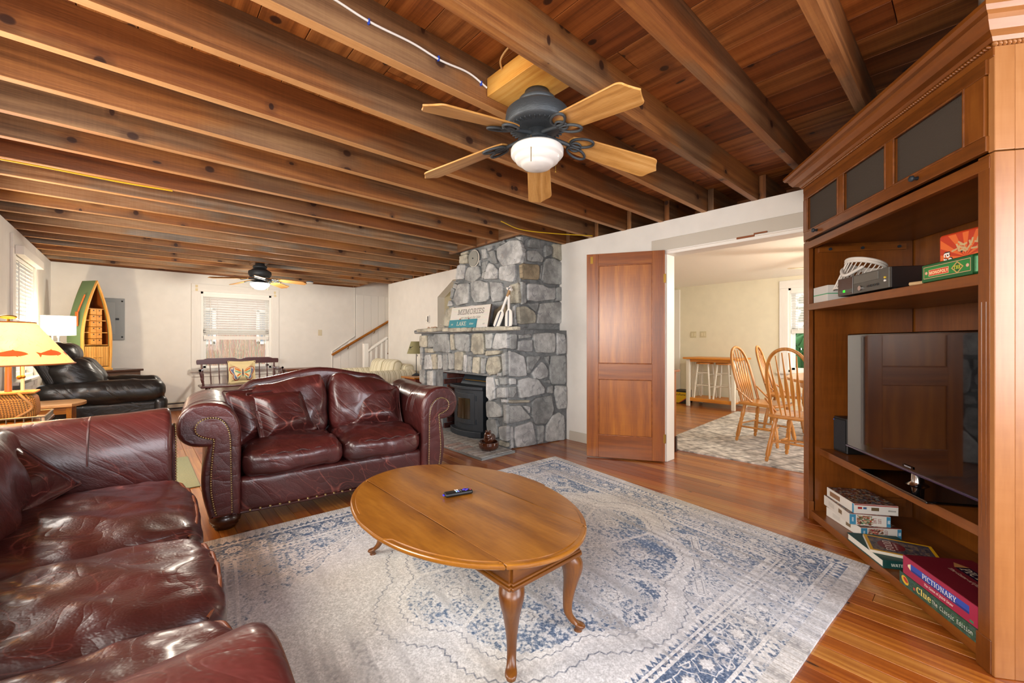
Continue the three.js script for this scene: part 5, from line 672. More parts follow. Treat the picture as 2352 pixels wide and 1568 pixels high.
function leatherSofa(name, label, pos, turn, { half, cushions, depth = 0.88, hump = 0, backTop = 0.84, pad = 0.012, seed = 1, seams = [-0.3] }) {
  const o = thing(name, label, 'sofa', pos, turn), L = M.leather;
  for (const s of [-1, 1]) {
    const g = new THREE.ExtrudeGeometry(scrollArm(), { depth: depth - 0.06, bevelEnabled: true, bevelThickness: 0.03, bevelSize: 0.022, bevelOffset: -0.022, bevelSegments: 4, curveSegments: 18, steps: 14 }); g.translate(0, 0, -depth + 0.03);
    const p = g.attributes.position; for (let i = 0; i < p.count; i++) { const y = p.getY(i), z = p.getZ(i); const k = sstep(0.45, 0.7, y); p.setY(i, y - 0.02 * k * Math.sin(clamp(-z / depth) * PI) + 0.012 * k * (n3(p.getX(i) * 12, y * 12, z * 9, seed) - 0.5)); p.setX(i, p.getX(i) + 0.006 * (n3(z * 7, y * 9, 3, seed + 2) - 0.5)); }
    g.computeVertexNormals(); if (s < 0) { g.scale(-1, 1, 1); const ix = g.attributes; for (let i = 0; i < p.count; i += 3) for (const a of [ix.position, ix.uv]) for (let c = 0; c < a.itemSize; c++) { const t = a.array[(i + 1) * a.itemSize + c]; a.array[(i + 1) * a.itemSize + c] = a.array[(i + 2) * a.itemSize + c]; a.array[(i + 2) * a.itemSize + c] = t; } g.computeVertexNormals(); }
    const sm = mergeVertices((() => { const q = uvPlanar(g, 1); q.deleteAttribute('normal'); return q; })(), 1e-4); sm.computeVertexNormals();
    const arm = part('arm', sm, L, o, s * half, 0, 0);
    const pg = extr(armPanel(), 0.03, 0.01, 3); if (s < 0) { pg.scale(-1, 1, 1); const a = pg.attributes.position; for (let i = 0; i < a.count; i += 3) for (let c = 0; c < 3; c++) { const t = a.array[(i + 1) * 3 + c]; a.array[(i + 1) * 3 + c] = a.array[(i + 2) * 3 + c]; a.array[(i + 2) * 3 + c] = t; } pg.computeVertexNormals(); }
    part('front_panel', uvPlanar(pg, 1), L, arm, 0, 0, -0.012); const nh = part('nail_trim', nails(armPanel(), 104, 0.0165, s), M.nail, arm); nh.userData.kind = 'stuff';
    const pip = armPanel().getSpacedPoints(70).map((q) => [s * q.x, q.y, 0.006]); part('welt', tube(pip, 0.005, 140, 6, true), L, arm);
    const gl = []; for (let k = 0; k < seams.length; k++) { const z = seams[k]; const c = scrollArm().getSpacedPoints(60).filter((q) => q.y > 0.56).map((q) => [s * (0.15 + (q.x - 0.15) * 0.985), 0.66 + (q.y - 0.66) * 0.985 - 0.02 * sstep(0.45, 0.7, q.y) * Math.sin(clamp(-z / depth) * PI), z]); gl.push(tube(c, 0.0045, 60, 6)); } part('seam', join(gl), L, arm);
  }
  // pleats on the arm fronts
  part('seat_rail', soft(2 * half + 0.02, 0.22, 0.1, { r: 0.03, n: [60, 8, 4], crease: 0.004, freq: 5, seed: seed + 3 }), L, o, 0, 0.205, -0.075);
  part('deck', soft(2 * half, 0.2, depth - 0.1, { r: 0.03, n: [12, 4, 8] }), L, o, 0, 0.215, -depth / 2);
  const ng = []; for (let x = -half + 0.05; x < half - 0.02; x += 0.055) ng.push(new THREE.SphereGeometry(0.009, 8, 5).translate(x, 0.108, -0.027)); part('nail_trim', join(ng), M.nail, o).userData.kind = 'stuff';
  part('front_welt', tube([[-half, 0.103, -0.03], [-half / 2, 0.1, -0.027], [0, 0.103, -0.027], [half / 2, 0.1, -0.027], [half, 0.103, -0.03]], 0.008, 40, 6), L, o);
  cushions.forEach(([a, b], i) => {
    const w = b - a - 0.006; const c = part('seat_cushion', soft(w, 0.165, depth - 0.2, { r: 0.062, n: [44, 12, 44], crown: 0.03, crease: pad, freq: 7, seed: seed + i * 5, shape: (q, X, Y, Z) => { if (Z > 0) q.z += 0.035 * (1 - X * X) * Z * Z; if (Y > 0) { const u = q.x * 0.9 + q.z * 1.1; q.y += 0.011 * Math.sin(u * 26 + 5 * n3(q.x * 4, q.z * 4, i, 5)) * n3(q.x * 5 + 2, q.z * 5, i, 8) * sstep(0.8, 0.2, Math.abs(Z)); q.y -= 0.012 * sstep(0.55, 0.95, Z); } } }), L, o, (a + b) / 2, 0.40, -0.36 + 0.03);
    const e = []; for (let k = 0; k <= 24; k++) { const t = k / 24, X = 2 * t - 1; e.push([X * (w / 2 - 0.012), 0.052 + 0.006 * Math.sin(X * 17 + i * 3) - 0.012 * X * X, (depth - 0.2) / 2 - 0.012 + 0.032 * (1 - X * X) - 0.02 * X ** 8]); } part('cushion_welt', tube(e, 0.0055, 70, 6), seed === 1 ? L : M.piping, c);
  });
  // back: hump-backed frame and loose cushions
  const topAt = (x) => backTop + hump * Math.exp(-((x / (half * 0.55)) ** 2)) - 0.12 * sstep(half * 0.78, half * 1.12, Math.abs(x));
  const bp = [[-half - 0.08, 0.2]]; for (let i = 0; i <= 40; i++) { const x = lerp(-half - 0.08, half + 0.08, i / 40); bp.push([x, topAt(x)]); } bp.push([half + 0.08, 0.2]);
  const bg = extr(poly(bp), 0.17, 0.035, 4); bg.translate(0, 0, -0.17); bg.rotateX(-0.1); part('back_frame', uvPlanar(bg, 1), L, o, 0, 0.0, -depth + 0.22);
  cushions.forEach(([a, b], i) => {
    const w = b - a - 0.008, cx = (a + b) / 2; part('back_cushion', soft(w, 0.42, 0.19, { r: 0.075, n: [40, 30, 10], crownZ: 0.035, crease: pad * 0.9, freq: 6, seed: seed + 40 + i * 3, shape: (q, X, Y, Z) => { if (Y > 0) q.y += Y * Y * (topAt(cx + q.x) - backTop - 0.03 + 0.006 * Math.sin(X * 7)); if (Z > 0) q.z += 0.014 * n3(q.x * 9, q.y * 7, 2, 9) + 0.01 * Math.sin((q.x * sign(cx) + q.y) * 20) * n3(q.x * 4, q.y * 4, 4, 5); q.x *= 1 - 0.05 * sstep(0.3, 1, Math.abs(Y)); } }), L, o, cx, 0.645, -depth + 0.345, -0.2, 0, 0);
  });
  for (const sx of [-1, 1]) for (const z of [-0.125, -depth + 0.1]) part('bun_foot', lathe([[0, 0], [0.055, 0], [0.06, 0.02], [0.072, 0.024], [0.066, 0.032], [0.082, 0.045], [0.086, 0.065], [0.078, 0.085], [0.07, 0.09], [0.074, 0.102], [0, 0.105]], 28), M.foot, o, sx * (half + 0.075), 0, z);
  return o;
}
function sign(x) { return x < 0 ? -1 : 1; }
function throwPillow(label, pos, rot, w = 0.42, h = 0.4, m = M.leather, seed = 1, name = 'throw_pillow') {
  const o = thing(name, label, 'pillow', pos); o.rotation.set(...rot); o.rotation.order = 'YXZ';
  const g = soft(w, h, 0.13, { r: 0.06, n: [30, 28, 8], crease: 0.008, freq: 8, seed, shape: (q, X, Y, Z) => { const e = Math.max(Math.abs(X), Math.abs(Y)), c = Math.abs(X * Y); q.z *= lerp(1.12, 0.16, sstep(0.45, 1, e)); q.x *= 1 + 0.05 * c * c; q.y *= 1 + 0.05 * c * c; q.x *= 1 - 0.06 * (1 - Y * Y) * sstep(0.6, 1, Math.abs(X)); q.y *= 1 - 0.06 * (1 - X * X) * sstep(0.6, 1, Math.abs(Y)); } });
  part('cushion', g, m, o, 0, h / 2, 0); const P = []; for (let i = 0; i < 48; i++) { const t = (i / 48) * 4, k = Math.floor(t), f = t - k, q = [[-1, -1], [1, -1], [1, 1], [-1, 1], [-1, -1]], X = lerp(q[k][0], q[k + 1][0], f), Y = lerp(q[k][1], q[k + 1][1], f), b = 1 - 0.06 * (1 - Math.min(X * X, Y * Y)); P.push([X * w / 2 * 1.03 * (Math.abs(X) > 0.99 ? b : 1), h / 2 + Y * h / 2 * 1.03 * (Math.abs(Y) > 0.99 ? b : 1), 0]); } part('welt', tube(P, 0.005, 120, 6, true), m, o); return o;
}
const LS = { x: 1.061, z: -2.945, t: -6 * PI / 180 };
leatherSofa('leather_loveseat', 'burgundy leather camelback loveseat with nailhead scroll arms', [LS.x, 0, LS.z], LS.t, { half: 0.595, cushions: [[-0.59, 0.012], [0.012, 0.59]], hump: 0.085, backTop: 0.865, seed: 1, seams: [-0.2, -0.225, -0.25, -0.33] });
const onLS = (x, y, z) => [LS.x + x * Math.cos(LS.t) + z * Math.sin(LS.t), y, LS.z - x * Math.sin(LS.t) + z * Math.cos(LS.t)];
throwPillow('burgundy leather pillow tucked into the loveseat corner behind another pillow', onLS(-0.42, 0.47, -0.4), [-0.3, LS.t + 0.5, 0.08], 0.4, 0.38, M.leather, 3);
throwPillow('burgundy leather pillow leaning in front of another on the loveseat', onLS(-0.27, 0.475, -0.33), [-0.42, LS.t + 0.28, 0.1], 0.4, 0.37, M.leather, 5);
throwPillow('burgundy leather pillow with a double seam alone by the loveseat arm nearest the fireplace', onLS(0.36, 0.475, -0.36), [-0.45, LS.t - 0.12, -0.02], 0.4, 0.34, M.leather, 8);
leatherSofa('leather_sofa', 'burgundy leather sofa with three sagging seat cushions beside the window wall', [0.13, 0.012, -1.705], PI / 2, { half: 0.985, cushions: [[-0.985, -0.395], [-0.395, 0.165], [0.165, 0.985]], hump: 0.05, backTop: 0.86, depth: 0.93, pad: 0.011, seed: 7 });
throwPillow('burgundy leather pillow lying against the sofa arm by the lamp table', [-0.3, 0.5, -2.42], [-0.75, 0.9, 0.25], 0.46, 0.42, M.leather, 11);
// ---------- black recliner ----------
{
  const o = thing('recliner', 'black leather recliner with pillow arms beside the window', 'recliner', [0.2, 0, -6.62], PI / 2), L = M.leatherBlack;   // faces +x; local x = -z
  part('base', rbox(0.78, 0.3, 0.8, 0, 0.2, -0.46, 0.05, 4), L, o);
  for (const s of [-1, 1]) { part('arm_side', rbox(0.16, 0.42, 0.86, s * 0.42, 0.3, -0.45, 0.04, 4), L, o); part('arm_pad', soft(0.27, 0.23, 1.0, { r: 0.1, n: [12, 12, 36], crease: 0.014, freq: 6, seed: 3 + s, crown: 0.02 }), L, o, s * 0.42, 0.615, -0.46); part('arm_roll', soft(0.24, 0.24, 0.12, { r: 0.055, n: [12, 12, 8], crease: 0.008, freq: 8, seed: 9 + s }), L, o, s * 0.42, 0.42, -0.005); }
  part('seat', soft(0.6, 0.2, 0.66, { r: 0.08, n: [20, 8, 20], crown: 0.03, crease: 0.012, seed: 4 }), L, o, 0, 0.42, -0.4);
  part('footrest', soft(0.6, 0.26, 0.12, { r: 0.05, n: [20, 10, 8], crease: 0.008, seed: 5 }), L, o, 0, 0.26, -0.03);
  const b = new THREE.Group(); b.name = 'backrest'; b.position.set(0, 0.44, -0.6); b.rotation.x = -0.4; o.add(b);
  part('back_shell', rbox(0.76, 0.7, 0.12, 0, 0.34, -0.1, 0.05, 3), L, b);
  part('back_cushion', soft(0.82, 0.62, 0.34, { r: 0.14, n: [36, 30, 14], crownZ: 0.06, crease: 0.018, freq: 6, seed: 20, shape: (q, X, Y, Z) => { if (Z > 0) q.z -= 0.02 * Math.exp(-(((Math.abs(q.x) - 0.2) / 0.02) ** 2)) + 0.02 * Math.exp(-(((q.y + 0.05) / 0.025) ** 2)); } }), L, b, 0, 0.26, 0.03);
  part('head_pillow', soft(0.78, 0.3, 0.3, { r: 0.13, n: [34, 16, 14], crownZ: 0.03, crease: 0.018, freq: 7, seed: 22, shape: (q, X, Y, Z) => { if (Z > 0) q.z -= 0.018 * Math.exp(-(((Math.abs(q.x) - 0.2) / 0.02) ** 2)); } }), L, b, 0, 0.6, 0.0);
}

// ---------- lamps and side tables on the left ----------
{
  const t = thing('end_table', 'small end table with metal rim under the creel lamp', 'table', [-0.6, 0, -4.03]);
  part('table_top', grain(rbox(0.36, 0.025, 0.36, 0, 0.655, 0, 0.008, 2), 0, 1, 0.5), M.table, t); for (const x of [-1, 1]) for (const z of [-1, 1]) part('leg', grain(rbox(0.04, 0.645, 0.04, x * 0.145, 0.3225, z * 0.145, 0.004), 1, 1, 0.3), M.table, t); part('lower_shelf', rbox(0.31, 0.02, 0.31, 0, 0.2, 0, 0.004), M.table, t);
  const rails = []; for (let i = 0; i < 10; i++) { const a = -0.155 + i * 0.0345; rails.push(cyl(0.003, 0.003, 0.03, a, 0.682, 0.172, 6), cyl(0.003, 0.003, 0.03, 0.172, 0.682, a, 6)); } part('metal_rim', join([...rails, rod([-0.172, 0.697, 0.172], [0.172, 0.697, 0.172], 0.005), rod([0.172, 0.697, 0.172], [0.172, 0.697, -0.172], 0.005), rod([0.172, 0.697, -0.172], [-0.172, 0.697, -0.172], 0.005), rod([-0.172, 0.697, -0.172], [-0.172, 0.697, 0.172], 0.005)]), flat(0x8f8674, 0.4, { metalness: 0.7 }), t);
  const o = thing('creel_table_lamp', 'lit table lamp with fish-print shade on a wicker creel base', 'lamp', [-0.6, 0.668, -4.03]);
  const wick = dataTex(256, 256, (u, v) => { const r = Math.floor(v * 24), k = Math.sin(u * 32 * PI * 2 * 0.5 + (r % 2) * PI), e = Math.abs(((v * 24) % 1) - 0.5) * 2; const b = 0.55 + 0.25 * k - 0.35 * e * e; return [225 * b + 60, 165 * b + 40, 78 * b + 16]; });
  const wickB = dataTex(256, 256, (u, v) => { const r = Math.floor(v * 24), k = Math.sin(u * 32 * PI + (r % 2) * PI), e = Math.abs(((v * 24) % 1) - 0.5) * 2, b = clamp(0.5 + 0.25 * k + 0.3 * (1 - e)) * 255; return [b, b, b]; }, false);
  const wm = mat({ map: wick, bumpMap: wickB, bumpScale: 0.003, roughness: 0.6 });
  const bg = soft(0.24, 0.165, 0.18, { r: 0.035, n: [24, 12, 16], shape: (q, X, Y) => { q.x *= 1 + 0.06 * (1 - Y * Y) - 0.05 * Y; q.z *= 1 + 0.1 * (1 - Y * Y); }, uvs: 5 }); part('creel_basket', bg, wm, o, 0, 0.085, 0);
  part('creel_lid', rbox(0.25, 0.014, 0.19, 0, 0.172, 0, 0.006, 2), mat({ map: wick, roughness: 0.6, color: 0xfff0d0 }), o); part('leather_strap', tube([[0.05, 0.178, 0.09], [0.08, 0.14, 0.11], [0.11, 0.08, 0.1], [0.04, 0.02, 0.11]], 0.008, 24, 6), flat(0xb88a50, 0.6), o);
  part('post', join([cyl(0.014, 0.016, 0.2, 0, 0.27, 0, 12)]), flat(0x8a6238, 0.4), o); part('rod', cyl(0.009, 0.009, 0.19, 0.055, 0.27, -0.03, 10), flat(0xb8ccb8, 0.3), o);
  const shadeTex = canvasTex(2048, 384, (g, w, h) => { const r = rng(31); g.fillStyle = '#e2cf9a'; g.fillRect(0, 0, w, h); for (let i = 0; i < 700; i++) { g.strokeStyle = `rgba(${170 + r() * 50},${130 + r() * 40},${60 + r() * 40},0.35)`; g.lineWidth = 1 + r() * 2; g.beginPath(); const x = r() * w, y = r() * h; g.moveTo(x, y); g.quadraticCurveTo(x + (r() - 0.5) * 40, y + (r() - 0.5) * 40, x + (r() - 0.5) * 60, y + (r() - 0.5) * 60); g.stroke(); } g.fillStyle = '#a8461c'; for (let k = 0; k < 8; k++) { const x = (k + 0.5) * w / 8, y = h * 0.74, s = 1.05; g.beginPath(); g.moveTo(x - 100 * s, y - 16); g.lineTo(x - 72 * s, y - 6); g.quadraticCurveTo(x - 10, y - 30, x + 15, y - 34); g.lineTo(x + 22, y - 40); g.lineTo(x + 34, y - 30); g.quadraticCurveTo(x + 90, y - 22, x + 104, y + 2); g.quadraticCurveTo(x + 60, y + 22, x + 46, y + 18); g.lineTo(x + 44, y + 26); g.lineTo(x + 34, y + 18); g.quadraticCurveTo(x - 40, y + 22, x - 72 * s, y + 10); g.lineTo(x - 88 * s, y + 34); g.lineTo(x - 90 * s, y + 6); g.closePath(); g.fill(); } });
  const shade = part('lamp_shade', new THREE.CylinderGeometry(0.115, 0.29, 0.262, 48, 6, true).rotateY(0.55).translate(0, 0.48, 0), mat({ map: shadeTex, emissiveMap: shadeTex, emissive: 0xffffff, emissiveIntensity: 0.5, roughness: 0.8, transmission: 0.35, thickness: 0, side: THREE.DoubleSide }), o);
  part('shade_trim', join([at(new THREE.TorusGeometry(0.29, 0.005, 6, 48), 0, 0.349, 0, PI / 2, 0, 0), at(new THREE.TorusGeometry(0.115, 0.005, 6, 36), 0, 0.611, 0, PI / 2, 0, 0)]), flat(0xa8602a, 0.6), shade);
  part('bulb', ball(0.032, 0, 0.47, 0, 16, 12), mat({ color: 0xffffff, emissive: 0xffd9a0, emissiveIntensity: 8 }), o); part('socket', cyl(0.016, 0.016, 0.07, 0, 0.4, 0, 12), M.brass, o);
  part('harp', tube([[0, 0.4, 0], [0.05, 0.46, 0], [0.045, 0.57, 0], [0, 0.615, 0], [-0.045, 0.57, 0], [-0.05, 0.46, 0], [0, 0.4, 0]], 0.0025, 40, 6), M.brass, o);
  part('fish_finial', join([cyl(0.006, 0.009, 0.02, 0, 0.625, 0, 10), at(soft(0.075, 0.026, 0.02, { r: 0.009, n: [12, 6, 6], shape: (q, X) => { q.y *= 1 - 0.6 * Math.abs(X) ** 2; } }).toNonIndexed(), 0.0, 0.645, 0), at(new THREE.ConeGeometry(0.014, 0.03, 4), -0.04, 0.645, 0, 0, 0, -PI / 2)]), M.brass, o);
  part('pull_chain', join([rod([0.06, 0.44, 0.07], [0.06, 0.28, 0.07], 0.0025, 0.0025, 6), ball(0.013, 0.055, 0.27, 0.07), ball(0.011, 0.07, 0.272, 0.07)]), M.brass, o);
  const l = new THREE.PointLight(0xffb65c, LAMPS.creel); l.position.set(0, 0.47, 0); l.shadow.radius = 1.6; o.add(l);
  // second end table by the recliner
  const e = thing('end_table', 'light wood end table with curved front next to the recliner', 'table', [-0.62, 0, -5.66]); const s = new THREE.Shape(); s.moveTo(-0.26, -0.22); s.lineTo(0.18, -0.22); s.quadraticCurveTo(0.34, 0, 0.18, 0.22); s.lineTo(-0.26, 0.22); part('table_top', grain(extr(s, 0.03, 0.006).rotateX(-PI / 2).translate(0, 0.57, 0), 0, 1, 0.5), wood(T.maple, 0.35), e); for (const x of [-0.22, 0.16]) for (const z of [-0.18, 0.18]) part('leg', rbox(0.035, 0.57, 0.035, x, 0.285, z, 0.004), M.table, e); part('apron', rbox(0.38, 0.06, 0.36, -0.03, 0.535, 0, 0.004), M.table, e);
  // floor lamp
  const f = thing('floor_lamp', 'lit white drum-shade floor lamp in the corner by the boat shelf', 'lamp', [-0.72, 0, -7.52]); part('base', lathe([[0, 0], [0.13, 0], [0.13, 0.012], [0.02, 0.022], [0, 0.022]], 32), M.chrome, f); part('pole', cyl(0.011, 0.011, 1.2, 0, 0.61, 0, 12), M.chrome, f);
  const sh = mat({ color: 0xf6f2ea, roughness: 0.8, transmission: 0.4, thickness: 0, emissive: 0xfff4e4, emissiveIntensity: 0.75, side: THREE.DoubleSide }); part('lamp_shade', new THREE.CylinderGeometry(0.15, 0.15, 0.235, 48, 1, true).translate(0, 1.355, 0), sh, f); part('shade_rim', join([at(new THREE.TorusGeometry(0.15, 0.004, 6, 48), 0, 1.4725, 0, PI / 2, 0, 0), at(new THREE.TorusGeometry(0.15, 0.004, 6, 48), 0, 1.2375, 0, PI / 2, 0, 0)]), M.white, f);
  part('bulb', ball(0.03, 0, 1.34, 0, 16, 12), mat({ color: 0xffffff, emissive: 0xfff0d8, emissiveIntensity: 10 }), f); part('socket', cyl(0.016, 0.016, 0.08, 0, 1.25, 0), M.chrome, f); part('switch_pull', join([rod([-0.05, 1.24, 0.03], [-0.05, 1.16, 0.03], 0.006, 0.006, 8)]), M.white, f);
  const fl = new THREE.PointLight(0xffe6c0, LAMPS.floor); fl.position.set(0, 1.34, 0); fl.shadow.radius = 1.5; f.add(fl);
}
fan('dark grey ceiling fan with a lit globe near the end window', [1.37, 2.11, -7.2], [173, 101, 29, -43, -115], { globe: mat({ color: 0xffffff, emissive: 0xfff8ec, emissiveIntensity: 2.2, roughness: 0.3 }), drop: 0.22, light: LAMPS.fan2, droop: 0.1 });
{ const o = thing('fan_mounting_block', 'brown board carrying the lit fan between joists', 'wood block', [1.37, 2.351, -7.235]); part('block', grain(rbox(0.2, 0.04, 0.36, 0, 0, 0, 0.002), 2, 1, 0.3), M.joists[0], o); }
// ---------- boat shelf on a chest ----------
{
  const c = thing('low_chest', 'dark brown wooden chest under the boat shelf', 'chest', [-0.47, 0, -8.38], 0.5); part('top', rbox(0.86, 0.03, 0.46, 0.06, 0.735, 0, 0.006, 2), M.foot, c); part('body', rbox(0.8, 0.62, 0.42, 0.06, 0.41, 0, 0.006), flat(0x4a3226, 0.4), c); for (const x of [-0.31, 0.43]) for (const z of [-0.17, 0.17]) part('leg', rbox(0.05, 0.1, 0.05, x, 0.05, z, 0.004), M.foot, c); for (const x of [-0.13, 0.26]) { const d = part('drawer', rbox(0.36, 0.14, 0.012, x, 0.62, 0.214, 0.004), flat(0x523a2c, 0.4), c); part('knob', ball(0.013, x, 0.62, 0.228), M.brass, d); }
  const o = thing('boat_shelf', 'green boat-shaped shelf with honey wood trim and small drawers', 'shelf', [-0.5, 0.7505, -8.38], 0.62), Hb = 1.27, Wb = 0.18, D = 0.28;
  const half = (y, k = 1) => { const t = clamp(y / Hb); return Wb * k * (t < 0.35 ? 0.93 + 0.07 * Math.sin((t / 0.35) * PI / 2) : Math.max(0, 1 - ((t - 0.35) / 0.65) ** 1.75)) ; };
  const ring = (k, n = 40, top = Hb) => { const a = []; for (let i = 0; i <= n; i++) { const y = (i / n) * top; a.push([half(y * Hb / top, k), y]); } for (let i = n; i >= 0; i--) { const y = (i / n) * top; a.push([-half(y * Hb / top, k), y]); } return a; };
  const hull = poly(ring(1)); const hole = new THREE.Path(); ring(0.86, 40, Hb - 0.09).map(([x, y]) => [x, y + 0.05]).forEach(([x, y], i) => (i ? hole.lineTo(x, y) : hole.moveTo(x, y))); hull.holes.push(hole);
  part('hull', new THREE.ExtrudeGeometry(hull, { depth: D - 0.03, bevelEnabled: false }).translate(0, 0, -D / 2), flat(0x66805a, 0.6), o);
  part('back_board', new THREE.ExtrudeGeometry(poly(ring(0.95)), { depth: 0.012, bevelEnabled: false }).translate(0, 0, -D / 2 - 0.01), wood(T.pine, 0.5, { color: 0xa07850 }), o);
  { const li = poly(ring(0.875, 40, Hb - 0.085).map(([x, y]) => [x, y + 0.045])), hp = new THREE.Path(); ring(0.85, 40, Hb - 0.1).map(([x, y]) => [x, y + 0.055]).forEach(([x, y], i) => (i ? hp.lineTo(x, y) : hp.moveTo(x, y))); li.holes.push(hp); part('lining', new THREE.ExtrudeGeometry(li, { depth: D - 0.04, bevelEnabled: false }).translate(0, 0, -D / 2), wood(T.pine, 0.5, { color: 0x9a6a3c }), o); }
  part('front_trim', grain(extr(hull, 0.035, 0.004, 2).translate(0, 0, D / 2 - 0.03), 1, 1, 0.4), M.pine, o);
  const pm = wood(T.pine, 0.5, { color: 0xf0e0c8 }); const wIn = (y) => half(y, 0.86) * 2 - 0.01;
  for (const y of [0.36, 0.535, 0.705, 0.87]) part('shelf_board', grain(rbox(wIn(y), 0.012, D - 0.06, 0, y, -0.01, 0.002), 0, 1, 0.3), M.pine, o);
  for (let j = 0; j < 6; j++) for (const s of [-1, 1]) { const d = part('small_drawer', grain(rbox(0.066, 0.078, 0.2, s * 0.034, 0.407 + j * 0.0835, 0.02, 0.003), 0, 1, 0.3), pm, o); part('finger_hole', at(cyl(0.008, 0.008, 0.002, 0, 0, 0, 12), s * 0.034, 0.427 + j * 0.0835, 0.121, PI / 2, 0, 0), M.black, d); }
  for (const s of [-1, 1]) { const d = part('cupboard_door', grain(rbox(0.138, 0.28, 0.014, s * 0.071, 0.2, D / 2 - 0.015, 0.002), 1, 1, 0.3), M.pine, o); for (let k = 0; k < 5; k++) part('groove', cube(0.0025, 0.27, 0.002, s * 0.071 - 0.055 + k * 0.0275, 0.2, D / 2 - 0.0075), flat(0x8a5a28, 0.7), d); part('handle', rbox(0.035, 0.01, 0.016, s * 0.03, 0.19, D / 2 - 0.003, 0.004), M.pine, d); }
  part('base_plinth', grain(rbox(0.36, 0.03, D + 0.02, 0, 0.015, 0, 0.004), 0, 1, 0.3), M.pine, o);
  const oar = thing('small_oar', 'small honey wood oar mounted on the side of the boat shelf', 'oar', [-0.5, 0.7505, -8.38], 0.62); part('blade', grain(rbox(0.014, 0.2, 0.05, -0.184, 0.72, 0.05, 0.006, 2), 1, 1, 0.3), wood(T.pine, 0.5, { color: 0xd89858 }), oar); part('shaft', rod([-0.176, 0.8, 0.05], [-0.11, 1.06, 0.08], 0.011, 0.009), wood(T.pine, 0.5, { color: 0xd89858 }), oar);
  const j = thing('glass_jar', 'clear glass jar on the top shelf of the boat', 'jar', [-0.51, 1.627, -8.33]); part('jar', lathe([[0, 0], [0.04, 0], [0.043, 0.02], [0.043, 0.1], [0.03, 0.125], [0.03, 0.14], [0.027, 0.14], [0.027, 0.124], [0.04, 0.1], [0.04, 0.006], [0, 0.006]], 24), M.glass, j); part('lid', lathe([[0, 0.14], [0.034, 0.14], [0.034, 0.155], [0.012, 0.16], [0.014, 0.175], [0, 0.178]], 20), M.glass, j);
}
// wall fittings
{
  const p = thing('electrical_panel', 'grey metal electrical panel on the end wall', 'electrical panel', [-0.32, 1.51, ZF + 0.001]); part('cover', rbox(0.34, 0.65, 0.03, 0, 0, 0.015, 0.004), flat(0x8f9290, 0.4), p); part('door', rbox(0.16, 0.5, 0.01, -0.02, 0.01, 0.034, 0.003), flat(0x979a98, 0.4), p); part('latch', rbox(0.04, 0.03, 0.008, 0.085, 0.0, 0.034, 0.002), M.black, p); for (const y of [-0.28, 0.28]) part('screw', ball(0.012, 0.14, y, 0.03), M.black, p);
  const s = thing('light_switch', 'cream light switch plate on the end wall', 'switch', [2.787, 1.34, ZF + 0.001]); part('plate', rbox(0.075, 0.12, 0.006, 0, 0, 0.003, 0.002), flat(0xcfc4a8, 0.5), s); part('toggle', rbox(0.01, 0.024, 0.014, 0, 0, 0.008, 0.003), flat(0xd8d0b8, 0.4), s);
  const h = thing('baseboard_heater', 'cream baseboard heater along the end wall', 'heater', [1.0, 0.0, ZF + 0.0195]); part('cover', rbox(1.5, 0.12, 0.05, 0, 0.09, 0.026, 0.006), flat(0xc8bfae, 0.5), h); part('grille_slot', join([cube(1.46, 0.018, 0.004, 0, 0.125, 0.051), cube(1.46, 0.022, 0.004, 0, 0.045, 0.051)]), M.black, h); part('bracket', join([cube(0.03, 0.035, 0.05, -0.7, 0.0175, 0.025), cube(0.03, 0.035, 0.05, 0.7, 0.0175, 0.025)]), M.black, h);
  const t = thing('thermostat', 'small white thermostat on the wall beside the pass-through', 'thermostat', [XR - 0.001, 1.55, -6.42], -PI / 2); part('case', rbox(0.09, 0.13, 0.028, 0, 0, 0.014, 0.006, 2), M.white, t); part('display', rbox(0.028, 0.1, 0.006, 0.026, 0, 0.028, 0.002), M.black, t); part('dial', at(cyl(0.014, 0.014, 0.008, 0, 0, 0, 16), -0.02, -0.02, 0.03, PI / 2, 0, 0), flat(0xd0ccc0, 0.4), t);
  const d = thing('smoke_detector', 'white smoke detector with blue ring under a joist', 'smoke detector', [2.5, H - 0.0005, -8.686]); part('body', lathe([[0, -0.038], [0.055, -0.036], [0.066, -0.015], [0.066, -0.012], [0, -0.012]], 32), M.white, d); part('mounting_ring', lathe([[0, -0.012], [0.06, -0.012], [0.06, 0], [0, 0]], 32), flat(0x4a90c8, 0.5), d);
}
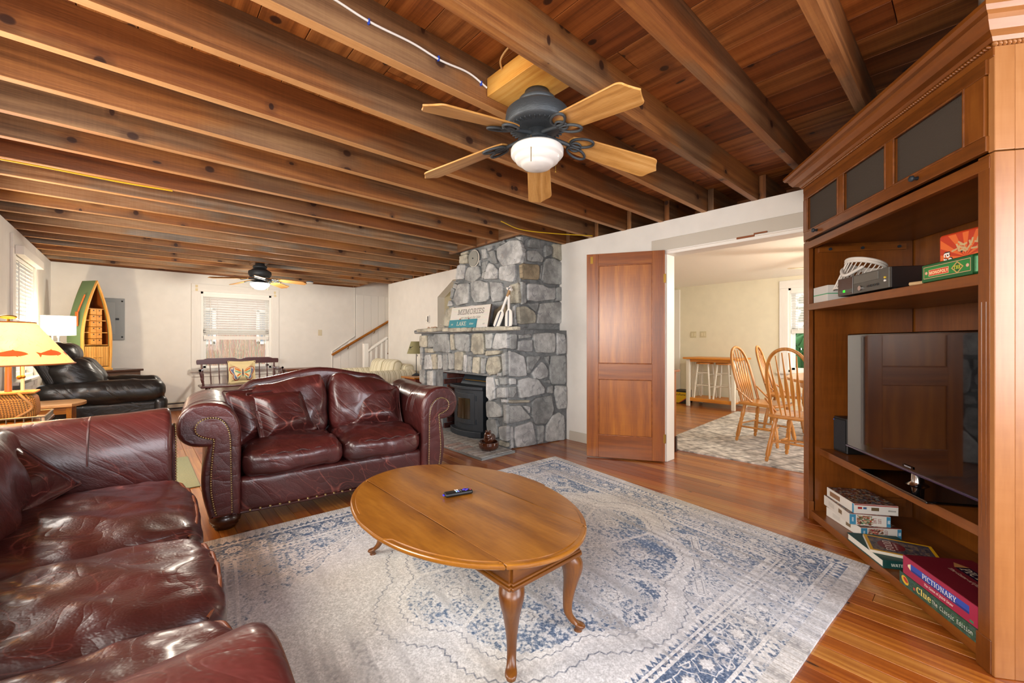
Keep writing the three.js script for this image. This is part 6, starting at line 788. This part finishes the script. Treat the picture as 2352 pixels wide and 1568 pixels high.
// ---------- spindle bench and butterfly pillow ----------
{
  const o = thing('spindle_bench', 'dark maroon spindle-back bench in front of the end window', 'bench', [1.35, 0, -8.62]), m = flat(0x4a2424, 0.32, { clearcoat: 0.5, clearcoatRoughness: 0.2 }), W = 0.56;
  part('seat', rbox(1.2, 0.035, 0.42, 0, 0.42, 0.12, 0.014, 3), m, o);
  const top = new THREE.Shape(); top.moveTo(-0.61, -0.05); top.lineTo(0.61, -0.05); top.quadraticCurveTo(0.625, 0, 0.61, 0.03); top.lineTo(0.52, 0.034); top.quadraticCurveTo(0.47, 0.055, 0.43, 0.055); top.lineTo(0.12, 0.058); top.quadraticCurveTo(0.07, 0.056, 0.05, 0.042); top.quadraticCurveTo(0, 0.02, -0.05, 0.042); top.quadraticCurveTo(-0.07, 0.056, -0.12, 0.058); top.lineTo(-0.43, 0.055); top.quadraticCurveTo(-0.47, 0.055, -0.52, 0.034); top.lineTo(-0.61, 0.03); top.quadraticCurveTo(-0.625, 0, -0.61, -0.05);
  part('top_rail', extr(top, 0.024, 0.005), m, o, 0, 0.82, -0.15);
  const sp = [[0, 0.008], [0.15, 0.009], [0.3, 0.012], [0.5, 0.009], [1, 0.007]]; for (let i = 0; i < 8; i++) { const x = -0.42 + i * 0.12; part('spindle', turned([x, 0.435, -0.07], [x * 1.02, 0.78, -0.138], sp, 10), m, o); }
  const post = [[0, 0.014], [0.15, 0.018], [0.2, 0.012], [0.25, 0.02], [0.5, 0.022], [0.55, 0.012], [0.6, 0.018], [0.8, 0.016], [1, 0.013]]; for (const s of [-1, 1]) { part('back_post', turned([s * 0.53, 0.435, -0.07], [s * 0.545, 0.78, -0.138], post, 12), m, o); part('arm_rest', tube([[s * 0.54, 0.68, -0.12], [s * 0.58, 0.66, 0.0], [s * 0.6, 0.67, 0.15], [s * 0.6, 0.69, 0.25]], 0.02, 24, 8), m, o); part('arm_post', turned([s * 0.55, 0.435, 0.22], [s * 0.595, 0.67, 0.22], post, 12), m, o); for (const z of [0.04, 0.13]) part('spindle', turned([s * 0.54, 0.435, z], [s * 0.59, 0.655, z], sp, 8), m, o); for (const z of [-0.04, 0.28]) part('leg', turned([s * 0.54, 0, z * 1.15], [s * 0.48, 0.41, z], [[0, 0.014], [0.3, 0.02], [0.35, 0.014], [0.6, 0.022], [1, 0.016]], 12), m, o); part('stretcher', rod([s * 0.52, 0.16, -0.04], [s * 0.52, 0.16, 0.31], 0.011), m, o); } part('stretcher', rod([-0.52, 0.2, 0.13], [0.52, 0.2, 0.13], 0.011), m, o);
  const bt = canvasTex(512, 512, (g, w, h) => { g.fillStyle = '#d6c596'; g.fillRect(0, 0, w, h); const wing = (s) => { g.save(); g.translate(w / 2, h * 0.52); g.scale(s, 1); const P = (c, pts) => { g.fillStyle = c; g.beginPath(); pts.forEach(([x, y], i) => (i ? g.lineTo(x, y) : g.moveTo(x, y))); g.closePath(); g.fill(); }; P('#a33a34', [[8, 20], [60, -70], [150, -128], [222, -120], [232, -60], [205, 20], [172, 60], [180, 130], [140, 190], [80, 180], [20, 70]]); P('#e2d7b0', [[12, 12], [64, -62], [150, -112], [208, -108], [216, -60], [190, 14], [160, 60], [166, 124], [132, 172], [84, 164], [20, 60]]); P('#6a78a0', [[150, -100], [200, -96], [206, -58], [180, 10], [150, 60], [156, 120], [128, 158], [100, 150], [140, 60], [160, -20]]); P('#c9702c', [[20, 0], [70, -58], [140, -90], [140, -62], [60, -8]]); P('#7ea68a', [[18, 14], [80, -14], [140, -40], [134, 0], [60, 40]]); P('#c9702c', [[20, 30], [70, 44], [110, 80], [100, 110], [50, 70]]); P('#7ea68a', [[14, 50], [50, 90], [90, 130], [84, 156], [40, 110]]); g.fillStyle = '#efe9d2'; g.beginPath(); g.arc(180, -80, 16, 0, 7); g.fill(); g.fillStyle = '#c8584a'; g.beginPath(); g.arc(180, -80, 6, 0, 7); g.fill(); g.restore(); }; wing(1); wing(-1); g.fillStyle = '#2c3348'; g.beginPath(); g.ellipse(w / 2, h * 0.56, 12, 92, 0, 0, 7); g.fill(); });
  const pi = throwPillow('cream throw pillow with an embroidered butterfly on the spindle bench', [1.37, 0.44, -8.6], [-0.22, 0, 0], 0.4, 0.38, mat({ color: 0xd6c596, roughness: 0.9 }), 13);
  { const c = pi.children[0], g = c.geometry, p = g.attributes.position, uv = g.attributes.uv; for (let i = 0; i < p.count; i++) uv.setXY(i, p.getX(i) / 0.42 + 0.5, p.getY(i) / 0.4 + 0.5); c.material = mat({ map: bt, roughness: 0.9 }); }
  const st = thing('side_table', 'small brown table beside the spindle bench', 'table', [2.37, 0, -8.6]); const bm = flat(0x6a3a24, 0.35); part('table_top', rbox(0.72, 0.025, 0.4, 0, 0.64, 0, 0.008, 2), bm, st); for (const x of [-0.31, 0.31]) for (const z of [-0.16, 0.16]) part('leg', rbox(0.04, 0.63, 0.04, x, 0.315, z, 0.004), bm, st); part('apron', rbox(0.62, 0.07, 0.32, 0, 0.592, 0, 0.003), bm, st);
}
// ---------- striped sofa, end table, bird lamp ----------
{
  const stripes = dataTex(512, 8, (u) => { const t = (u * 4) % 1; const c = [214, 208, 184], a = [118, 106, 56]; let k = 0; if (t > 0.1 && t < 0.16) k = 0.9; if (t > 0.42 && t < 0.45) k = 0.8; if (t > 0.5 && t < 0.53) k = 0.8; if (t > 0.2 && t < 0.23) k = 0.8; return mixc(c, a, k); });
  const m = mat({ map: stripes, roughness: 0.9 }); const uvS = (g, ax) => { const o = strip(g), p = o.attributes.position; for (let i = 0; i < p.count; i++) o.attributes.uv.setXY(i, [p.getX(i), p.getY(i), p.getZ(i)][ax] * 2.6, 0.5); return o; };
  const o = thing('striped_sofa', 'cream and olive striped rolled-arm sofa by the stair', 'sofa', [2.62, 0, -7.06], -PI / 2);   // faces -x; local x = +z
  part('base', uvS(soft(1.1, 0.3, 0.86, { r: 0.03, n: [20, 6, 12] }), 0), m, o, 0, 0.22, -0.47);
  for (const s of [-1, 1]) { part('arm', uvS(soft(0.2, 0.56, 0.94, { r: 0.07, n: [10, 12, 20] }), 2), m, o, s * 0.5, 0.33, -0.46); part('arm_roll', uvS(new THREE.CapsuleGeometry(0.115, 0.8, 8, 20).rotateX(PI / 2), 2), m, o, s * 0.535, 0.565, -0.48); }
  part('back', uvS(soft(1.1, 0.62, 0.22, { r: 0.08, n: [20, 12, 8] }), 0), m, o, 0, 0.46, -0.87);
  for (const s of [-1, 1]) { part('seat_cushion', uvS(soft(0.42, 0.17, 0.62, { r: 0.06, n: [16, 8, 16], crown: 0.02 }), 0), m, o, s * 0.213, 0.44, -0.36); part('back_cushion', uvS(soft(0.46, 0.4, 0.2, { r: 0.09, n: [16, 14, 8], crownZ: 0.04 }), 0), m, o, s * 0.235, 0.65, -0.68, -0.2, 0, 0); }
  for (const x of [-0.48, 0.48]) for (const z of [-0.1, -0.84]) part('leg', cyl(0.025, 0.02, 0.08, x, 0.04, z, 12), M.foot, o);
  const t = thing('end_table', 'reddish brown end table under the bird lamp by the chimney', 'table', [3.42, 0, -6.0]); const bm = flat(0x6a3022, 0.35); part('table_top', rbox(0.5, 0.025, 0.44, 0, 0.588, 0, 0.01, 2), wood(T.door, 0.35), t); part('cabinet', rbox(0.42, 0.46, 0.36, 0, 0.345, 0, 0.01), bm, t); for (const x of [-0.18, 0.18]) for (const z of [-0.15, 0.15]) part('leg', rbox(0.04, 0.115, 0.04, x, 0.0575, z, 0.004), bm, t);
  const l = thing('bird_table_lamp', 'slim dark table lamp with an olive bird-print shade', 'lamp', [3.4, 0.601, -6.13]); part('base', lathe([[0, 0], [0.075, 0], [0.07, 0.012], [0.03, 0.035], [0.008, 0.045], [0, 0.045]], 24), M.iron, l); part('stem', cyl(0.006, 0.006, 0.34, 0, 0.2, 0, 10), M.iron, l);
  const bs = canvasTex(1024, 256, (g, w, h) => { g.fillStyle = '#8a8660'; g.fillRect(0, 0, w, h); for (let k = 0; k < 4; k++) { const x = (k + 0.5) * w / 4, y = h * 0.5; g.fillStyle = '#2c2e24'; g.beginPath(); g.ellipse(x, y, 34, 17, -0.3, 0, 7); g.fill(); g.beginPath(); g.arc(x - 30, y - 8, 13, 0, 7); g.fill(); g.beginPath(); g.moveTo(x + 20, y - 8); g.lineTo(x + 70, y - 34); g.lineTo(x + 60, y - 14); g.fill(); g.fillRect(x - 50, y + 40, 100, 5); g.fillRect(x - 4, y + 14, 4, 28); } });
  part('lamp_shade', new THREE.CylinderGeometry(0.085, 0.15, 0.2, 36, 1, true).rotateY(-0.6).translate(0, 0.46, 0), mat({ map: bs, roughness: 0.85, side: THREE.DoubleSide }), l); part('switch', cyl(0.005, 0.005, 0.03, 0.02, 0.33, 0, 8), M.iron, l);
}
// green mat on the floor between the sofas
single('green_mat', 'pale green woven mat on the floor behind the sofas', 'mat', rbox(0.75, 0.008, 1.15, 0, 0.0045, 0, 0.003), mat({ color: 0x8c9070, roughness: 0.95, bumpMap: grainBump, bumpScale: 0.002 }), [0.0, 0, -4.72]);
// ---------- dining room ----------
{
  const rugT = dataTex(512, 512, (u, v) => { const a = fbm(u, v, 40, 40, 3, 3), d1 = Math.abs(((u * 9 + v * 5 + 0.2 * fbm(u, v, 8, 8, 2, 5)) % 1) - 0.5), d2 = Math.abs(((u * 5 - v * 9 + 40 + 0.2 * fbm(u, v, 8, 8, 2, 7)) % 1) - 0.5), k = 188 + (a - 0.5) * 120 - 26 * (d1 < 0.07 ? 1 : 0) - 26 * (d2 < 0.07 ? 1 : 0); return [k, k * 0.97, k * 0.93]; });
  const g = new THREE.BoxGeometry(3.1, 0.012, 3.0, 1, 1, 1); const p = g.attributes.position; for (let i = 0; i < p.count; i++) g.attributes.uv.setXY(i, p.getX(i) * 0.55, p.getZ(i) * 0.55);
  single('dining_rug', 'grey woven rug under the dining table', 'rug', g, mat({ map: rugT, roughness: 0.95, bumpMap: grainBump, bumpScale: 0.003 }), [5.92, 0.0065, -1.02], 0.07);
  // chairs
  const ch = thing('dining_chair', 'honey oak bow-back chair turned away at the near corner of the dining table', 'chair', [4.62, 0.017, -1.06], 0, 'oak dining chairs'), m = M.oakChair; // faces +z
  const seat = splined([[-0.2, -0.2], [-0.22, 0], [-0.23, 0.16], [-0.12, 0.22], [0.12, 0.22], [0.23, 0.16], [0.22, 0], [0.2, -0.2], [0, -0.22]], 60); part('seat', grain(extr(seat, 0.035, 0.012, 3).rotateX(PI / 2).translate(0, 0.455, 0), 2, 1, 0.4), m, ch);
  const legP = [[0, 0.012], [0.06, 0.018], [0.1, 0.013], [0.14, 0.021], [0.4, 0.022], [0.55, 0.017], [0.58, 0.022], [0.62, 0.016], [0.68, 0.021], [0.78, 0.022], [0.84, 0.014], [0.88, 0.02], [1, 0.018]];
  for (const [x, z] of [[-1, -1], [1, -1], [-1, 1], [1, 1]]) part('leg', grain(turned([x * 0.21, 0, z * 0.22], [x * 0.15, 0.435, z * 0.15], legP, 12), 1, 1, 0.2), m, ch);
  for (const s of [-1, 1]) part('stretcher', rod([s * 0.187, 0.17, -0.19], [s * 0.187, 0.17, 0.19], 0.01, 0.01, 8), m, ch); part('stretcher', tube([[-0.187, 0.17, 0.02], [-0.1, 0.17, 0.09], [0, 0.17, 0.11], [0.1, 0.17, 0.09], [0.187, 0.17, 0.02]], 0.011, 24, 8), m, ch); part('stretcher', rod([-0.19, 0.2, -0.19], [0.19, 0.2, -0.19], 0.01, 0.01, 8), m, ch);
  const bow = []; for (let i = 0; i <= 28; i++) { const a = PI * (i / 28), x = -0.21 * Math.cos(a) * (1 + 0.06 * Math.sin(a)), h = Math.sin(a) ** 0.62; bow.push([x * (0.86 + 0.2 * Math.sin(a)), 0.455 + 0.62 * h, -0.17 - 0.17 * h]); } part('back_bow', grain(tube(bow, 0.0155, 60, 8), 1, 1, 0.2), m, ch);
  for (let i = 0; i < 6; i++) { const x = -0.125 + i * 0.05, hh = 0.455 + 0.62 * Math.sqrt(Math.max(0, 1 - (x / 0.235) ** 2)) ** 1.0 - 0.01; const a = [x * 0.75, 0.45, -0.18], b = [x * 1.15, hh, -0.18 - 0.165 * (hh - 0.455) / 0.62], N = 12, s = new THREE.Shape(); const L = Math.hypot(b[0] - a[0], b[1] - a[1]); const wv = (t) => 0.005 + 0.012 * Math.exp(-(((t - 0.42) / 0.22) ** 2)); for (let k = 0; k <= N; k++) s.lineTo(-wv(k / N), (k / N) * L); for (let k = N; k >= 0; k--) s.lineTo(wv(k / N), (k / N) * L); const gg = extr(s, 0.01, 0.002, 1).translate(0, 0, -0.005); gg.rotateX(-Math.atan2(0.165, 0.62)); gg.rotateZ(-Math.atan2(b[0] - a[0], L)); part('slat', grain(gg.translate(...a), 1, 1, 0.2), m, ch); }
  for (const s of [-1, 1]) part('back_brace', rod([s * 0.2, 0.46, -0.05], [s * 0.225, 0.6, -0.21], 0.011, 0.009, 8), m, ch);
  copyOf(ch, [5.33, 0.017, -1.6], -0.15, 'honey oak bow-back chair at the side of the dining table nearest the bar table');
  copyOf(ch, [6.35, 0.017, -1.66], 0.1, 'honey oak bow-back chair beyond the others along the dining table');
  copyOf(ch, [7.15, 0.017, -1.25], -PI / 2, 'honey oak bow-back chair at the far end of the dining table');
  ch.rotation.y = PI / 2 - 0.12; ch.position.set(4.66, 0.017, -1.1);
  const t = thing('dining_table', 'oval oak pedestal dining table', 'table', [5.95, 0.013, -0.95]); t.userData.label = 'oval honey oak pedestal dining table among the bow-back chairs'; const el = new THREE.Shape(); el.absellipse(0, 0, 1.0, 0.55, 0, 2 * PI); part('table_top', grain(extr(el, 0.032, 0.01, 3, { curveSegments: 48 }).rotateX(-PI / 2).translate(0, 0.72, 0), 0, 1, 0.4), m, t); const el2 = new THREE.Shape(); el2.absellipse(0, 0, 0.85, 0.42, 0, 2 * PI); part('apron', grain(extr(el2, 0.08, 0.004, 1, { curveSegments: 40 }).rotateX(-PI / 2).translate(0, 0.64, 0), 0, 1, 0.4), m, t);
  part('pedestal', grain(lathe([[0, 0.1], [0.11, 0.1], [0.12, 0.16], [0.08, 0.24], [0.13, 0.36], [0.14, 0.44], [0.08, 0.56], [0.16, 0.64], [0, 0.64]], 28), 1, 1, 0.4), m, t); for (let k = 0; k < 4; k++) { const a = PI / 4 + k * PI / 2; part('foot', grain(at(soft(0.42, 0.09, 0.07, { r: 0.03, n: [16, 6, 6], shape: (q, X) => { q.y -= 0.035 * (X + 1) * 0.5; } }).toNonIndexed(), 0.28, 0.085, 0, 0, 0, 0).rotateY(a), 0, 1, 0.3), m, t); }
  // bar table with two stools
  const b = thing('bar_table', 'white bar table with wood top and shelf against the dining wall', 'table', [7.68, 0, -3.09]), wm = flat(0xdcd6c6, 0.5), nat = wood(T.pine, 0.4, { color: 0xffe4b8 }); part('table_top', grain(rbox(0.66, 0.03, 0.92, 0, 0.86, 0, 0.006), 2, 1, 0.4), nat, b); part('apron', grain(rbox(0.5, 0.05, 0.72, 0, 0.82, 0, 0.003), 2, 1, 0.4), nat, b); for (const x of [-1, 1]) for (const z of [-1, 1]) part('leg', rbox(0.055, 0.845, 0.055, x * 0.265, 0.4225, z * 0.385, 0.004), wm, b); part('shelf', grain(rbox(0.52, 0.06, 0.76, 0, 0.12, 0, 0.004), 2, 1, 0.4), nat, b); for (const z of [-0.385, 0.385]) for (let k = 0; k < 6; k++) part('side_slat', rbox(0.022, 0.7, 0.014, -0.18 + k * 0.072, 0.47, z, 0.002), wm, b);
  const st = thing('bar_stool', 'white bar stool with round wood seat under the bar table, nearest the firelog box', 'stool', [7.62, 0.1505, -3.262], 0, 'stools under the bar table'); part('seat', grain(cyl(0.145, 0.145, 0.028, 0, 0.62, 0, 32), 0, 1, 0.4), nat, st); for (const x of [-1, 1]) for (const z of [-1, 1]) part('leg', rod([x * 0.14, 0, z * 0.14], [x * 0.09, 0.606, z * 0.09], 0.018, 0.018, 8), wm, st); for (const [y, r] of [[0.2, 0.124], [0.42, 0.106]]) { for (const s of [-1, 1]) { part('rung', rod([-r, y, s * r], [r, y, s * r], 0.01, 0.01, 8), wm, st); part('rung', rod([s * r, y + 0.03, -r], [s * r, y + 0.03, r], 0.01, 0.01, 8), wm, st); } }
  copyOf(st, [7.62, 0.1505, -2.922], 0.0, 'white bar stool with round wood seat under the bar table, nearest the dining chairs');
  const fb = thing('firelog_box', 'yellow and black firelog carton on the floor beside the bar table', 'box', [7.72, 0, -3.72], 0.05); part('carton', rbox(0.3, 0.24, 0.24, 0, 0.12, 0, 0.004), flat(0x22201c, 0.6), fb); const fp = printed((g, w, h) => { g.fillStyle = '#e0b818'; g.fillRect(0, 0, w, h); g.fillStyle = '#1e1c18'; g.font = 'bold 96px sans-serif'; g.fillText('duraflame', 20, 120, w - 40); g.fillStyle = '#1e1c18'; g.beginPath(); g.moveTo(w, h); g.lineTo(w, h * 0.6); g.lineTo(w * 0.5, h); g.fill(); g.fillStyle = '#b83c24'; g.beginPath(); g.moveTo(w * 0.5, h); g.lineTo(w, h * 0.6); g.lineTo(w, h * 0.5); g.lineTo(w * 0.42, h); g.fill(); }, 512, 384); part('front_print', new THREE.PlaneGeometry(0.24, 0.2).rotateY(-PI / 2).translate(-0.1506, 0.11, 0), fp, fb); part('flap', rbox(0.02, 0.004, 0.2, -0.14, 0.245, 0, 0.001), flat(0x4a3c28, 0.8), fb);
  [[-3.69, 'cream double outlet plate toward the door casing on the dining wall'], [-3.5, 'cream double outlet plate above the end of the bar table on the dining wall']].forEach(([z, l]) => { const s = thing('switch_plate', l, 'switch', [DX - 0.001, 1.295, z], -PI / 2); part('plate', rbox(0.115, 0.12, 0.006, 0, 0, 0.003, 0.002), flat(0xc9bf9c, 0.5), s); for (const x of [-0.024, 0.024]) part('rocker', rbox(0.03, 0.065, 0.006, x, 0, 0.007, 0.002), flat(0xd6cdae, 0.5), s); });
  const wc = thing('wood_sideboard', 'brown wooden sideboard just inside the dining room doorway', 'sideboard', [4.12, 0, -2.35]); part('body', grain(rbox(0.26, 0.84, 0.46, 0, 0.42, 0, 0.004), 1, 1, 0.5), M.door, wc); part('top', grain(rbox(0.31, 0.022, 0.5, 0.01, 0.851, 0.005, 0.004), 2, 1, 0.5), M.door, wc); part('side_foot', rbox(0.03, 0.16, 0.02, 0.115, 0.08, 0.232, 0.003), M.foot, wc);
  fan('white ceiling fan in the dining room', [6.1, 2.02, -0.95], [20, 92, 164, 236, 308], { globe: mat({ color: 0xffffff, emissive: 0xfff0d0, emissiveIntensity: 1.5 }), m: M.white, blade: flat(0xe8dcc0, 0.5), drop: 0.22, light: LAMPS.dining });
}
scene.traverse((o) => { if (o.isLight && o.shadow) { o.castShadow = true; } });
renderer.render(scene, camera);
